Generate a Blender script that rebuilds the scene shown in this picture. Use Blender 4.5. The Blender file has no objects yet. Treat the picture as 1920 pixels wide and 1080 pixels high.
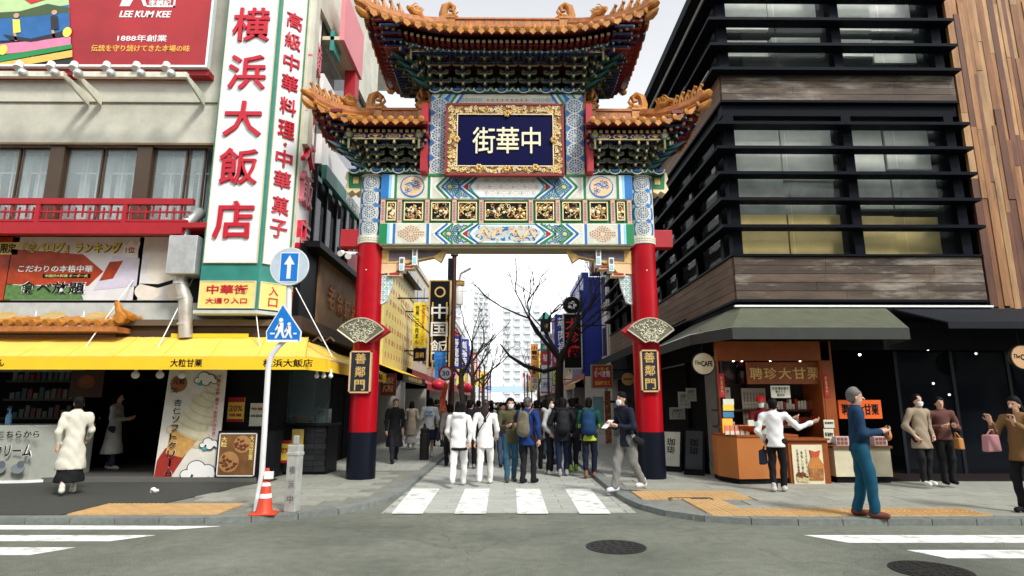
import bpy, math, random
import numpy as np
from mathutils import Matrix, Vector
random.seed(7); np.random.seed(7)
R = math.radians
sc = bpy.context.scene
COL = sc.collection
# ---------------------------------------------------------------- camera, sky, sun, exposure
F = 1120.0; TH = math.atan(217 / F); H = 1.6; YAW = math.atan(10 / F)
cam = bpy.data.cameras.new('camera'); camo = bpy.data.objects.new('camera', cam); COL.objects.link(camo)
cam.sensor_width = 36; cam.lens = 36 * F / 1920; cam.clip_start = .1; cam.clip_end = 2000
camo.location = (0, 0, H); camo.rotation_euler = (math.pi / 2 + TH, 0, -YAW)
sc.camera = camo
SUN_DIR = Vector((.42, -.60, .75)).normalized()          # towards the sun
wd = bpy.data.worlds.new('World'); sc.world = wd; wd.use_nodes = True
nt = wd.node_tree; bg = nt.nodes['Background']
sky = nt.nodes.new('ShaderNodeTexSky'); sky.sky_type = 'NISHITA'; sky.sun_disc = False
sky.sun_elevation = math.asin(SUN_DIR.z); sky.sun_rotation = math.atan2(SUN_DIR.x, SUN_DIR.y)
sky.dust_density = 1.0; sky.air_density = 1.0; sky.ozone_density = .6
hs = nt.nodes.new('ShaderNodeHueSaturation'); hs.inputs['Saturation'].default_value = .12
nt.links.new(sky.outputs[0], hs.inputs['Color']); nt.links.new(hs.outputs[0], bg.inputs[0])
bg.inputs[1].default_value = .15
sl = bpy.data.lights.new('sun', 'SUN'); sl.energy = 1.5; sl.angle = R(10); sl.color = (1, .96, .9)
slo = bpy.data.objects.new('sun', sl); COL.objects.link(slo)
slo.rotation_euler = SUN_DIR.to_track_quat('Z', 'Y').to_euler()
sc.view_settings.view_transform = 'Standard'; sc.view_settings.look = 'None'
sc.view_settings.exposure = 1.12; sc.view_settings.gamma = 1
# ---------------------------------------------------------------- pixel helpers (photo pixel -> direction)
def ray(x, y):
    u = (x - 960) / F; v = (540 - y) / F; s, c = math.sin(TH), math.cos(TH)
    X, Y, Z = u, c - s * v, s + c * v; cy, sy = math.cos(YAW), math.sin(YAW)
    return X * cy + Y * sy, -X * sy + Y * cy, Z
def W(x, y, Yd):
    r = ray(x, y); t = Yd / r[1]; return Vector((r[0] * t, Yd, H + r[2] * t))
def SX(x, y, Xd):
    r = ray(x, y); t = Xd / r[0]; return Vector((Xd, r[1] * t, H + r[2] * t))
def G(x, y, z=0.):
    r = ray(x, y); t = (z - H) / r[2]; return Vector((r[0] * t, r[1] * t, z))
def rect(xl, yt, xr, yb, Y):
    a = W(xl, yt, Y); b = W(xr, yb, Y); return a.x, b.x, b.z, a.z
# ---------------------------------------------------------------- materials
MATS = {}
def mat(name, col=(.5, .5, .5), rough=.6, metal=0., var=.15, scale=5., bump=0., rnd=0., emit=0., spec=.4, alpha=1., trans=0., stretch=None, blot=None):
    if name in MATS: return MATS[name]
    m = bpy.data.materials.new(name); m.use_nodes = True; n = m.node_tree.nodes; L = m.node_tree.links
    b = n['Principled BSDF']; b.inputs['Roughness'].default_value = rough; b.inputs['Metallic'].default_value = metal
    b.inputs['Specular IOR Level'].default_value = spec
    c4 = (*col, 1)
    tc = n.new('ShaderNodeTexCoord'); vec = tc.outputs['Object']
    if stretch:
        mp = n.new('ShaderNodeMapping'); mp.inputs['Scale'].default_value = stretch; L.new(vec, mp.inputs[0]); vec = mp.outputs[0]
    nz = n.new('ShaderNodeTexNoise'); nz.inputs['Scale'].default_value = scale; nz.inputs['Detail'].default_value = 7
    nz.inputs['Roughness'].default_value = .62; L.new(vec, nz.inputs['Vector'])
    mr = n.new('ShaderNodeMapRange'); mr.inputs[1].default_value = .25; mr.inputs[2].default_value = .75
    mr.inputs[3].default_value = 1 - var; mr.inputs[4].default_value = 1 + var * .6; L.new(nz.outputs[0], mr.inputs[0])
    fac = mr.outputs[0]
    if rnd:
        oi = n.new('ShaderNodeObjectInfo'); m2 = n.new('ShaderNodeMapRange'); m2.inputs[3].default_value = 1 - rnd; m2.inputs[4].default_value = 1 + rnd
        L.new(oi.outputs['Random'], m2.inputs[0]); mu = n.new('ShaderNodeMath'); mu.operation = 'MULTIPLY'
        L.new(fac, mu.inputs[0]); L.new(m2.outputs[0], mu.inputs[1]); fac = mu.outputs[0]
    vm = n.new('ShaderNodeVectorMath'); vm.operation = 'SCALE'; vm.inputs[0].default_value = col; L.new(fac, vm.inputs['Scale'])
    out = vm.outputs[0]
    if blot:                                             # stains: (colour, scale, threshold)
        n3 = n.new('ShaderNodeTexNoise'); n3.inputs['Scale'].default_value = blot[1]; n3.inputs['Detail'].default_value = 8; n3.inputs['Roughness'].default_value = .7; L.new(vec, n3.inputs['Vector'])
        m3 = n.new('ShaderNodeMapRange'); m3.inputs[1].default_value = blot[2]; m3.inputs[2].default_value = blot[2] + .16; L.new(n3.outputs[0], m3.inputs[0])
        mx = n.new('ShaderNodeMix'); mx.data_type = 'RGBA'; mx.inputs[7].default_value = (*blot[0], 1); L.new(m3.outputs[0], mx.inputs[0]); L.new(out, mx.inputs[6]); out = mx.outputs[2]
    L.new(out, b.inputs['Base Color'])
    if bump:
        bp = n.new('ShaderNodeBump'); bp.inputs['Strength'].default_value = bump; bp.inputs['Distance'].default_value = .02
        n2 = n.new('ShaderNodeTexNoise'); n2.inputs['Scale'].default_value = scale * 9; n2.inputs['Detail'].default_value = 4; L.new(vec, n2.inputs['Vector'])
        L.new(n2.outputs[0], bp.inputs['Height']); L.new(bp.outputs[0], b.inputs['Normal'])
    if emit:
        b.inputs['Emission Color'].default_value = c4; b.inputs['Emission Strength'].default_value = emit
    if trans: b.inputs['Transmission Weight'].default_value = trans
    if alpha < 1: b.inputs['Alpha'].default_value = alpha
    MATS[name] = m; return m
def flat(name, col, rough=.5, **k): return mat(name, col, rough, var=.07, scale=4, **k)
def glass(name, col=(.55, .6, .6), alpha=.35, rough=.03):
    if name in MATS: return MATS[name]
    m = mat(name, col, rough, var=.05, alpha=alpha, spec=.8); return m
# common
red = mat('red_lacquer', (.38, .004, .011), .30, var=.22, scale=2, spec=.2)
redp = mat('red_paint', (.38, .012, .02), .5)
ink = mat('black_paint', (.006, .007, .009), .5, spec=.12)
navyb = mat('black_navy_base', (.004, .006, .014), .4, spec=.2)
gold = mat('gold_paint', (.72, .48, .17), .35, .25, var=.25, scale=14)
goldl = mat('pale_gold', (.84, .70, .42), .45, var=.1)
cream = mat('cream_paint', (.66, .66, .54), .6, var=.2)
white = mat('white_paint', (.82, .82, .80), .5, var=.05)
pblue = mat('painted_blue', (.012, .16, .48), .5)
pcyan = mat('painted_cyan', (.30, .62, .74), .5)
pgreen = mat('painted_green', (.008, .21, .07), .5)
pdgreen = mat('painted_dark_green', (.006, .055, .042), .5)
pdblue = mat('painted_dark_blue', (.006, .025, .085), .5)
ptan = mat('painted_tan', (.78, .55, .32), .55)
tile_m = mat('glazed_ochre_tile', (.47, .19, .034), .32, var=.5, scale=9, rnd=.22)
tile_d = mat('worn_ochre_tile', (.42, .16, .05), .5, var=.5, scale=7)
maroon = mat('maroon_board', (.14, .008, .012), .5)
steel = mat('galvanised_steel', (.62, .63, .62), .38, .6, var=.25, scale=6)
dark = mat('dark_interior', (.009, .009, .011), .8, spec=.08)  # near-black colour carries the darkness of the interiors
darkm = mat('black_metal', (.008, .010, .014), .45, spec=.22)
teal = mat('teal_metal', (.03, .22, .18), .45, var=.25, scale=3)
yellow = mat('yellow_canvas', (.86, .56, .02), .6, var=.08, scale=2)
woodd = mat('dark_wood', (.055, .03, .016), .6, var=.4, scale=4, stretch=(1, 1, 6))
orange_w = mat('orange_wood', (.27, .065, .012), .45, var=.2, scale=5)
skin = mat('skin', (.56, .33, .23), .55, var=.08)
hairm = mat('black_hair', (.005, .004, .004), .65, var=.5, scale=40, spec=.12)
# ---------------------------------------------------------------- object helpers
def tag(o, label=None, cat=None, group=None, kind=None):
    if label: o['label'] = label
    if cat: o['category'] = cat
    if group: o['group'] = group
    if kind: o['kind'] = kind
    return o
def empty(name, loc=(0, 0, 0), rz=0., label=None, cat=None, group=None):
    o = bpy.data.objects.new(name, None); COL.objects.link(o); o.location = loc; o.rotation_euler = (0, 0, rz)
    o.empty_display_size = .2
    return tag(o, label, cat, group)
def link(name, me, parent=None, loc=None, rot=None, M=None):
    o = bpy.data.objects.new(name, me); COL.objects.link(o); o.parent = parent
    if loc is not None: o.location = loc
    if rot is not None: o.rotation_euler = rot
    if M is not None: o.matrix_local = M
    return o
class MB:
    def __init__(s): s.v = []; s.f = []; s.m = []; s.T = None
    def add(s, vs, fs, m=0):
        b = len(s.v)
        if s.T is not None: vs = [s.T @ Vector(q) for q in vs]
        s.v += [tuple(q) for q in vs]; s.f += [tuple(b + i for i in q) for q in fs]; s.m += [m] * len(fs); return s
    def box(s, x0, x1, y0, y1, z0, z1, m=0):
        return s.add([(x0, y0, z0), (x1, y0, z0), (x1, y1, z0), (x0, y1, z0), (x0, y0, z1), (x1, y0, z1), (x1, y1, z1), (x0, y1, z1)],
                     [(0, 3, 2, 1), (4, 5, 6, 7), (0, 1, 5, 4), (1, 2, 6, 5), (2, 3, 7, 6), (3, 0, 4, 7)], m)
    def prism(s, poly, y0, y1, m=0):                     # polygon in (x,z), extruded along y
        n = len(poly); vs = [(p[0], y0, p[1]) for p in poly] + [(p[0], y1, p[1]) for p in poly]
        a = sum(poly[i][0] * poly[(i + 1) % n][1] - poly[(i + 1) % n][0] * poly[i][1] for i in range(n))
        fr = tuple(range(n)); bk = tuple(range(2 * n - 1, n - 1, -1))
        fs = [fr, bk] + [(i, i + n, (i + 1) % n + n, (i + 1) % n) for i in range(n)]
        if (a < 0) == (y0 < y1): fs = [q[::-1] for q in fs]
        return s.add(vs, fs, m)
    def slab(s, poly, z0, z1, m=0):                      # polygon in (x,y), extruded along z
        n = len(poly); a = sum(poly[i][0] * poly[(i + 1) % n][1] - poly[(i + 1) % n][0] * poly[i][1] for i in range(n))
        if a < 0: poly = poly[::-1]
        vs = [(p[0], p[1], z0) for p in poly] + [(p[0], p[1], z1) for p in poly]
        return s.add(vs, [tuple(range(n - 1, -1, -1)), tuple(range(n, 2 * n))] + [(i, (i + 1) % n, (i + 1) % n + n, i + n) for i in range(n)], m)
    def tube(s, pts, r, n=8, m=0, cap=True):
        pts = [Vector(p) for p in pts]; k = len(pts); rs = r if isinstance(r, (list, tuple)) else [r] * k
        vs = []; up = None
        for i in range(k):
            d = (pts[min(i + 1, k - 1)] - pts[max(i - 1, 0)]).normalized()
            if up is None: up = d.orthogonal().normalized()
            up = (up - d * up.dot(d)); up = up.normalized() if up.length > 1e-6 else d.orthogonal().normalized()
            w = d.cross(up)
            for j in range(n):
                a = 2 * math.pi * j / n; vs.append(pts[i] + (up * math.cos(a) + w * math.sin(a)) * rs[i])
        fs = [(i * n + j, i * n + (j + 1) % n, (i + 1) * n + (j + 1) % n, (i + 1) * n + j) for i in range(k - 1) for j in range(n)]
        if cap: fs += [tuple(range(n - 1, -1, -1)), tuple(range((k - 1) * n, k * n))]
        return s.add(vs, fs, m)
    def lathe(s, prof, c=(0, 0, 0), n=24, m=0):          # prof: (r,z)
        vs = []; k = len(prof)
        for r, z in prof:
            for j in range(n):
                a = 2 * math.pi * j / n; vs.append((c[0] + r * math.cos(a), c[1] + r * math.sin(a), c[2] + z))
        fs = [(i * n + j, i * n + (j + 1) % n, (i + 1) * n + (j + 1) % n, (i + 1) * n + j) for i in range(k - 1) for j in range(n)]
        fs += [tuple(range(n - 1, -1, -1)), tuple(range((k - 1) * n, k * n))]
        return s.add(vs, fs, m)
    def disc(s, c, r, y0, y1, n=24, m=0, rz=None):       # disc in xz, thickness along y
        rz = rz or r
        return s.prism([(c[0] + r * math.cos(2 * math.pi * i / n), c[1] + rz * math.sin(2 * math.pi * i / n)) for i in range(n)], y0, y1, m)
    def ball(s, c, r, n=10, m=0):
        r = r if isinstance(r, (tuple, list)) else (r, r, r); vs = []; k = n // 2 + 1
        for i in range(k):
            a = math.pi * i / (k - 1) - math.pi / 2
            for j in range(n):
                b = 2 * math.pi * j / n; vs.append((c[0] + r[0] * math.cos(a) * math.cos(b), c[1] + r[1] * math.cos(a) * math.sin(b), c[2] + r[2] * math.sin(a)))
        return s.add(vs, [(i * n + j, i * n + (j + 1) % n, (i + 1) * n + (j + 1) % n, (i + 1) * n + j) for i in range(k - 1) for j in range(n)], m)
    def mesh(s, name, mats, smooth=False):
        me = bpy.data.meshes.new(name); me.from_pydata(s.v, [], s.f)
        for q in (mats if isinstance(mats, (list, tuple)) else [mats]): me.materials.append(q)
        me.polygons.foreach_set('material_index', s.m)
        if smooth:
            me.polygons.foreach_set('use_smooth', [True] * len(s.f)); me.update()
            try: me.set_sharp_from_angle(angle=R(40))
            except Exception: pass
        me.update(); return me
    def build(s, name, mats, parent=None, smooth=False, loc=None, rot=None, bevel=0.):
        o = link(name, s.mesh(name, mats, smooth), parent, loc, rot)
        if bevel:
            b = o.modifiers.new('bevel', 'BEVEL'); b.width = bevel; b.segments = 2; b.limit_method = 'ANGLE'; b.angle_limit = R(50)
        return o
def bx(name, x0, x1, y0, y1, z0, z1, m, parent=None, bevel=0.):
    return MB().box(x0, x1, y0, y1, z0, z1).build(name, m, parent, bevel=bevel)
# ---------------------------------------------------------------- lettering: built-in font, converted to a mesh
def glyphs(body, extr=.004, bold=0., spacing=1., res=2):
    key = (body, extr, bold, spacing); c = bpy.data.curves.new('t', 'FONT'); c.body = body; c.align_x = 'CENTER'; c.size = 1
    c.extrude = extr; c.offset = bold; c.resolution_u = res; c.space_line = spacing
    o = bpy.data.objects.new('t', c)
    me = bpy.data.meshes.new_from_object(o); bpy.data.objects.remove(o); bpy.data.curves.remove(c); return me
def text(body, cx, cz, w, h, m, parent, y=0., name='lettering', depth=.006, bold=.012, vertical=False, keep=False, rx=0., shear=0., spacing=1.):
    """text on a face that looks towards -Y, centred on (cx, y, cz) and fitted into w x h"""
    if any(ord(c) > 0x2e7f for c in body): bold = min(bold, .013)
    if vertical: body = '\n'.join(body)
    me = glyphs(body, 1., bold, spacing); n = len(me.vertices); a = np.zeros(n * 3, 'f'); me.vertices.foreach_get('co', a); a = a.reshape(-1, 3)
    lo, hi = a.min(0), a.max(0); sx = w / max(hi[0] - lo[0], 1e-5); sz = h / max(hi[1] - lo[1], 1e-5)
    if keep: sx = sz = min(sx, sz)
    x = (a[:, 0] - (lo[0] + hi[0]) / 2) * sx; z = (a[:, 1] - (lo[1] + hi[1]) / 2) * sz; d = -(a[:, 2] + 1) / 2 * depth
    x = x + shear * z
    me.vertices.foreach_set('co', np.stack([x, d, z], 1).astype('f').ravel()); me.materials.clear(); me.materials.append(m); me.update()
    return link(name, me, parent, (cx, y, cz), (rx, 0, 0))
def board(name, X0, X1, Z0, Z1, y, m, parent, t=.04, frame=None, fm=None, fw=.03):
    o = bx(name, X0, X1, y, y + t, Z0, Z1, m, parent)
    if frame:
        b = MB(); g = .012
        b.box(X0 - fw, X1 + fw, y - g, y + t, Z1, Z1 + fw); b.box(X0 - fw, X1 + fw, y - g, y + t, Z0 - fw, Z0)
        b.box(X0 - fw, X0, y - g, y + t, Z0, Z1); b.box(X1, X1 + fw, y - g, y + t, Z0, Z1)
        b.build(frame, fm, parent)
    return o
# ================================================================ GROUND
PZ = .08
def asphalt_mat():
    m = bpy.data.materials.new('asphalt'); m.use_nodes = True; n = m.node_tree.nodes; L = m.node_tree.links; b = n['Principled BSDF']; b.inputs['Roughness'].default_value = .85; b.inputs['Specular IOR Level'].default_value = .25; tc = n.new('ShaderNodeTexCoord')
    def noise(sc_, det, lo, hi, a, c):
        q = n.new('ShaderNodeTexNoise'); q.inputs['Scale'].default_value = sc_; q.inputs['Detail'].default_value = det; L.new(tc.outputs['Object'], q.inputs['Vector']); r = n.new('ShaderNodeMapRange'); r.inputs[1].default_value = lo; r.inputs[2].default_value = hi; r.inputs[3].default_value = a; r.inputs[4].default_value = c; L.new(q.outputs[0], r.inputs[0]); return r.outputs[0], q
    f1, q1 = noise(95, 3, .3, .7, .35, 1.7); f2, _ = noise(.55, 6, .3, .7, .66, 1.28); f3, _ = noise(7, 6, .3, .7, .86, 1.12)
    vo = n.new('ShaderNodeTexVoronoi'); vo.feature = 'DISTANCE_TO_EDGE'; vo.inputs['Scale'].default_value = .42; nw = n.new('ShaderNodeTexNoise'); nw.inputs['Scale'].default_value = 2.5; nw.inputs['Detail'].default_value = 6; L.new(tc.outputs['Object'], nw.inputs['Vector']); va = n.new('ShaderNodeVectorMath'); va.operation = 'MULTIPLY_ADD'; va.inputs[1].default_value = (.55, .55, 0); L.new(nw.outputs['Color'], va.inputs[0]); L.new(tc.outputs['Object'], va.inputs[2]); L.new(va.outputs[0], vo.inputs['Vector'])
    cr = n.new('ShaderNodeMapRange'); cr.inputs[1].default_value = .0; cr.inputs[2].default_value = .006; cr.inputs[3].default_value = .78; cr.inputs[4].default_value = 1; L.new(vo.outputs['Distance'], cr.inputs[0])
    def mul(a, c): q = n.new('ShaderNodeMath'); q.operation = 'MULTIPLY'; L.new(a, q.inputs[0]); L.new(c, q.inputs[1]); return q.outputs[0]
    f = mul(mul(f1, f2), mul(f3, cr.outputs[0])); vm = n.new('ShaderNodeVectorMath'); vm.operation = 'SCALE'; vm.inputs[0].default_value = (.150, .163, .132); L.new(f, vm.inputs['Scale']); L.new(vm.outputs[0], b.inputs['Base Color'])
    bp = n.new('ShaderNodeBump'); bp.inputs['Strength'].default_value = .5; bp.inputs['Distance'].default_value = .02; L.new(q1.outputs[0], bp.inputs['Height']); L.new(bp.outputs[0], b.inputs['Normal']); return m
asph = asphalt_mat()
asph2 = mat('old_asphalt', (.055, .058, .05), .9, var=.3, scale=12, bump=.5)
slabm = mat('paving_stone', (.30, .308, .26), .8, var=.22, scale=5, bump=.35, rnd=.09)
jointm = mat('joint_mortar', (.20, .205, .175), .9, var=.3)
kerbm = mat('kerb_granite', (.19, .21, .195), .75, var=.3, scale=12, bump=.3, rnd=.1)
tactm = mat('tactile_tile', (.56, .36, .16), .75, var=.2, scale=9, rnd=.07, bump=.2)
paint = mat('road_paint', (.80, .80, .77), .7, var=.25, scale=16, bump=.2, blot=((.27, .27, .24), 4, .515))
def brick_mat(name, c1, c2, cm, scale, bw, rh):
    m = bpy.data.materials.new(name); m.use_nodes = True; n = m.node_tree.nodes; L = m.node_tree.links; b = n['Principled BSDF']; b.inputs['Roughness'].default_value = .8
    tc = n.new('ShaderNodeTexCoord'); br = n.new('ShaderNodeTexBrick'); br.inputs['Scale'].default_value = scale
    br.inputs['Brick Width'].default_value = bw; br.inputs['Row Height'].default_value = rh; br.inputs['Mortar Size'].default_value = .012
    br.inputs['Color1'].default_value = (*c1, 1); br.inputs['Color2'].default_value = (*c2, 1); br.inputs['Mortar'].default_value = (*cm, 1)
    L.new(tc.outputs['Object'], br.inputs['Vector']); L.new(br.outputs['Color'], b.inputs['Base Color']); return m
pavfar = brick_mat('paving_far', (.37, .38, .34), (.31, .32, .285), (.17, .17, .15), 1, .6, .3)
rd = MB().add([(-400, -60, 0), (400, -60, 0), (400, 900, 0), (-400, 900, 0)], [(0, 1, 2, 3)]).build('road', asph); tag(rd, kind='structure')
KL = [(-40, 8.62), (-4.5, 8.62), (-3.8, 8.65), (-3.15, 8.80), (-2.70, 9.08), (-2.34, 9.48), (-2.08, 10.0), (-1.92, 10.65), (-1.87, 11.4), (-1.87, 190)]
KR = [(40, 8.42), (3.7, 8.44), (3.1, 8.54), (2.6, 8.78), (2.27, 9.2), (2.07, 9.75), (1.98, 10.4), (1.95, 11.2), (1.95, 190)]
def pavement(name, K, sgn):
    xo = 40 * sgn; poly = K + [(xo, 190)]
    o = MB().slab(poly, -.2, PZ - .012).build(name, jointm); tag(o, kind='structure')
    # kerb stones along the edge
    cum = [0]
    for a, b in zip(K[:-1], K[1:]): cum.append(cum[-1] + math.dist(a, b))
    def at(d):
        for i in range(len(K) - 1):
            if d <= cum[i + 1] or i == len(K) - 2:
                t = (d - cum[i]) / (cum[i + 1] - cum[i]); a, b = Vector(K[i]), Vector(K[i + 1]); return a.lerp(b, t), (b - a).normalized()
    d = cum[1] - 11; far = cum[-1] - (190 - 45)
    while d < far:
        L_ = .6; p, t = at(d + .006); q, t2 = at(d + L_ - .006)
        n1 = Vector((-t.y, t.x)) * (-1 if sgn < 0 else 1) * -1; n2 = Vector((-t2.y, t2.x)) * (-1 if sgn < 0 else 1) * -1
        w = .16; poly2 = [tuple(p - n1 * .045), tuple(q - n2 * .045), tuple(q + n2 * w), tuple(p + n1 * w)]
        MB().slab(poly2, -.05, PZ + .002).build('kerb_stone', kerbm, o); d += L_
    return o
pl = pavement('pavement_left', KL, -1); pr = pavement('pavement_right', KR, 1)
def inside(K, sgn, x, y, mg=.17):
    # true when (x,y) lies on the pavement side, mg inside the kerb
    if y > 11.3: return sgn * x > abs(K[-1][0]) + mg
    best = 9e9; sd = 0
    for a, b in zip(K[:-1], K[1:]):
        a, b = Vector(a), Vector(b); t = max(0, min(1, (Vector((x, y)) - a).dot(b - a) / (b - a).length_squared)); q = a.lerp(b, t); dd = (Vector((x, y)) - q).length
        if dd < best: best = dd; sd = (b - a).cross(Vector((x, y)) - q)
    return best > mg and (sd > 0 if sgn < 0 else sd < 0)
def slab_mesh(w, d, h=.05):
    g = .004; return MB().box(g, w - g, g, d - g, -h, 0).mesh('slab', slabm)
def lay(o, K, sgn, xr, yr, skip):
    sw, sd = .6, .45; sm = slab_mesh(sw, sd); cnt = 0
    ny = int((yr[1] - yr[0]) / sd); nx = int((xr[1] - xr[0]) / sw)
    for j in range(ny):
        for i in range(nx):
            x = xr[0] + i * sw + (sw / 2 if j % 2 else 0); y = yr[0] + j * sd
            cs = [(x, y), (x + sw, y), (x, y + sd), (x + sw, y + sd)]
            if skip(x + sw / 2, y + sd / 2): continue
            ins = [inside(K, sgn, *c) for c in cs]
            if all(ins) and cnt < 300:
                link('paving_slab', sm, o, (x, y, PZ + random.uniform(-.002, .002))); cnt += 1
TL = [(-6.15, -4.05, 8.86, 9.76)]
TR = [(2.85, 6.75, 8.66, 9.26), (2.85, 3.45, 9.26, 10.16), (2.2, 4.0, 10.16, 11.06)]
def intile(T, x, y, e=.3): return any(a - e < x < b + e and c - e * .7 < y < d + e * .7 for a, b, c, d in T)
lay(pl, KL, -1, (-5.3, -1.7), (8.7, 14.4), lambda x, y: intile(TL, x, y, .1))
lay(pr, KR, 1, (1.95, 11.2), (8.64, 13.2), lambda x, y: intile(TR, x, y, .05))
def bed(o, X0, X1, Y0, Y1, z, m, name):
    return MB().add([(X0, Y0, z), (X1, Y0, z), (X1, Y1, z), (X0, Y1, z)], [(0, 1, 2, 3)]).build(name, m, o)
MB().slab([(-30, 8.82), (-6.2, 8.82), (-6.2, 9.8), (-5.35, 9.8), (-4.75, 12.6), (-30, 12.6)], PZ - .03, PZ + .005).build('asphalt_patch', asph2, pl)
MB().slab([(-1.87 - .18, 14.4), (-1.87 - .18, 190), (-30, 190), (-30, 14.4)], PZ - .03, PZ).build('far_paving', pavfar, pl)
MB().slab([(1.95 + .18, 13.25), (1.95 + .18, 190), (30, 190), (30, 13.25)], PZ - .03, PZ).build('far_paving', pavfar, pr)
# tactile tiles: ribbed orange tiles, one object each
tb = MB(); tw = .3; tb.box(.003, tw - .003, .003, tw - .003, -.04, .006)
for k in range(4): tb.box(.02 + k * .07, .05 + k * .07, .015, tw - .015, .006, .012)
tmesh = tb.mesh('tactile', tactm)
for o, T in ((pl, TL), (pr, TR)):
    for a, b, c, d in T:
        for i in range(round((b - a) / tw)):
            for j in range(round((d - c) / tw)):
                x, y = a + i * tw, c + j * tw
                if inside(KL if o is pl else KR, -1 if o is pl else 1, x + .15, y + .15, .2): link('tactile_tile', tmesh, o, (x, y, PZ))
# the street between the kerbs: stone bed, near slabs as pieces
st = MB().add([(-1.86, 9.35, .004), (1.94, 9.35, .004), (1.94, 190, .004), (-1.86, 190, .004)], [(0, 1, 2, 3)]).build('street', pavfar); tag(st, kind='structure')
sm2 = MB().box(.005, .595, .005, .295, 0, .014).mesh('street_slab', mat('street_stone', (.39, .405, .365), .8, var=.18, scale=5, bump=.3, rnd=.08)); c = 0
for j in range(28):
    for i in range(7):
        x = -1.84 + i * .6 - (.3 if j % 2 else 0); y = 9.4 + j * .3
        if y < 11.35 and (x < -1.84 or x + .6 > 1.9): continue
        if x < -1.86 or x + .6 > 1.94: continue
        link('street_slab', sm2, st, (x, y, 0)); c += 1
# painted markings
def marking(pts, parent, z):
    ps = [G(*p) for p in pts]; MB().slab([(p.x, p.y) for p in ps], z, z + .004).build('road_marking', paint, parent)
for q in ([(734, 965), (792, 965), (824, 918), (773, 918)], [(852, 965), (911, 965), (918, 918), (872, 918)], [(970, 965), (1028, 965), (1012, 918), (967, 918)], [(1087, 965), (1145, 965), (1107, 918), (1059, 918)]):
    marking(q, st, .0145)
for q in ([(-300, 993), (330, 993), (412, 987), (-300, 984)], [(-300, 1015), (205, 1015), (290, 1004), (-300, 1004)], [(-300, 1041), (55, 1041), (140, 1027), (-300, 1027)],
          [(1590, 1018), (2300, 1018), (2300, 1004), (1508, 1004)], [(1775, 1047), (2300, 1047), (2300, 1032), (1700, 1032)]):
    marking(q, rd, .001)
def manhole(px, py, r, label):
    p = G(px, py); o = empty('manhole_cover', (p.x, p.y, .002), 0, label, 'manhole cover')
    iron = mat('cast_iron', (.035, .036, .034), .55, .5, var=.35, scale=20)
    MB().lathe([(r, 0), (r, .006), (r - .03, .007)], n=40).build('frame', iron, o)
    b = MB().lathe([(r - .045, .0), (r - .045, .008)], n=40)
    for k in range(16):
        for rr, nn in ((.8, 24), (.62, 18), (.44, 12), (.24, 7)):
            if k < nn * 2 // 3: a = 2 * math.pi * k * 1.5 / nn; x, y = math.cos(a) * rr * r, math.sin(a) * rr * r; b.box(x - .02, x + .02, y - .02, y + .02, .008, .013)
    b.build('lid', iron, o)
manhole(1155, 1026, .34, 'round iron manhole cover in the road in front of the gate crossing')
manhole(1745, 1070, .36, 'large round iron manhole cover at the bottom right edge of the road')
# utility hatch outline in the right pavement
b = MB(); p0 = G(1255, 936, PZ); p1 = G(1330, 934, PZ)
for x0, x1, y0, y1 in ((p0.x, p1.x, p0.y + .05, p0.y + .08), (p0.x, p0.x + .03, p0.y - .12, p0.y + .05), (p1.x - .03, p1.x, p0.y - .12, p0.y + .05), (p0.x + .35, p0.x + .62, p0.y - .05, p0.y + .02)): b.box(x0, x1, y0, y1, PZ + .013, PZ + .017)
b.build('hatch_joint', asph2, pr)
# ================================================================ GATE
GY = 12.95
gate = empty('chinatown_gate', (0, GY, 0), 0, 'tall painted gate with red pillars and orange tiled roofs spanning the street', 'gate')
gate_m = [pdgreen, mat('bracket_outline', (.21, .19, .085), .5), pdblue, gold]
def gl(o): return o   # parts are made in gate-local coordinates (y relative to GY)
def LW(x, y, Y): p = W(x, y, Y); return p.x, p.z
# ---- pillars
PX = 3.03
def pillar(sx):
    cx = PX * sx
    b = MB().lathe([(.30, PZ), (.30, 1.02)], (cx, 0, 0), 32); b.build('pillar_base', navyb, gate, True)
    b = MB().lathe([(.285, 1.02), (.285, 5.06)], (cx, 0, 0), 32); pil = b.build('pillar', red, gate, True)
    b = MB()
    for z in (1.9, 3.45): b.ball((cx + .02 * sx, -.285, z + 1.0), .016)
    b.build('bolt', white, pil)
    b = MB().lathe([(.29, 5.06), (.305, 5.07), (.305, 5.22), (.285, 5.23), (.285, 6.63), (.305, 6.64), (.305, 6.80), (.29, 6.81)], (cx, 0, 0), 32); cap = b.build('pillar_shaft', cream, gate, True)
    def cm(u, v, h):                       # wrap a flat pattern (u along the arc, v up) on the shaft
        a = u / .285; r = .286 + h; return (cx + r * math.sin(a), -r * math.cos(a), v)
    P = Pat(cm)
    for k in range(4):
        zc = 5.40 + k * .354
        Q = Pat(cm); Q.rosette(0, zc, .155); Q.build('painted_medallion', cap)
        for s in (-1, 1):
            P.poly([(s * .17, zc - .15), (s * .25, zc - .13), (s * .27, zc), (s * .25, zc + .13), (s * .17, zc + .15), (s * .205, zc)], 'b')
            if k < 3: P.poly([(s * .04, zc + .177), (s * .12, zc + .12), (s * .19, zc + .15), (s * .19, zc + .2), (s * .12, zc + .235)], 'b')
    for s in (0, 1):
        for k in range(-7, 8):
            z = 5.11 + s * 1.575; P.h = .021
            P.rect(k * .055 - .018, z, k * .055 + .018, z + .012, 'k'); P.rect(k * .055 - .018, z + .05, k * .055 + .018, z + .062, 'k'); P.h = .003
    P.build('painted_petals', cap)
    return pil
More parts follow.
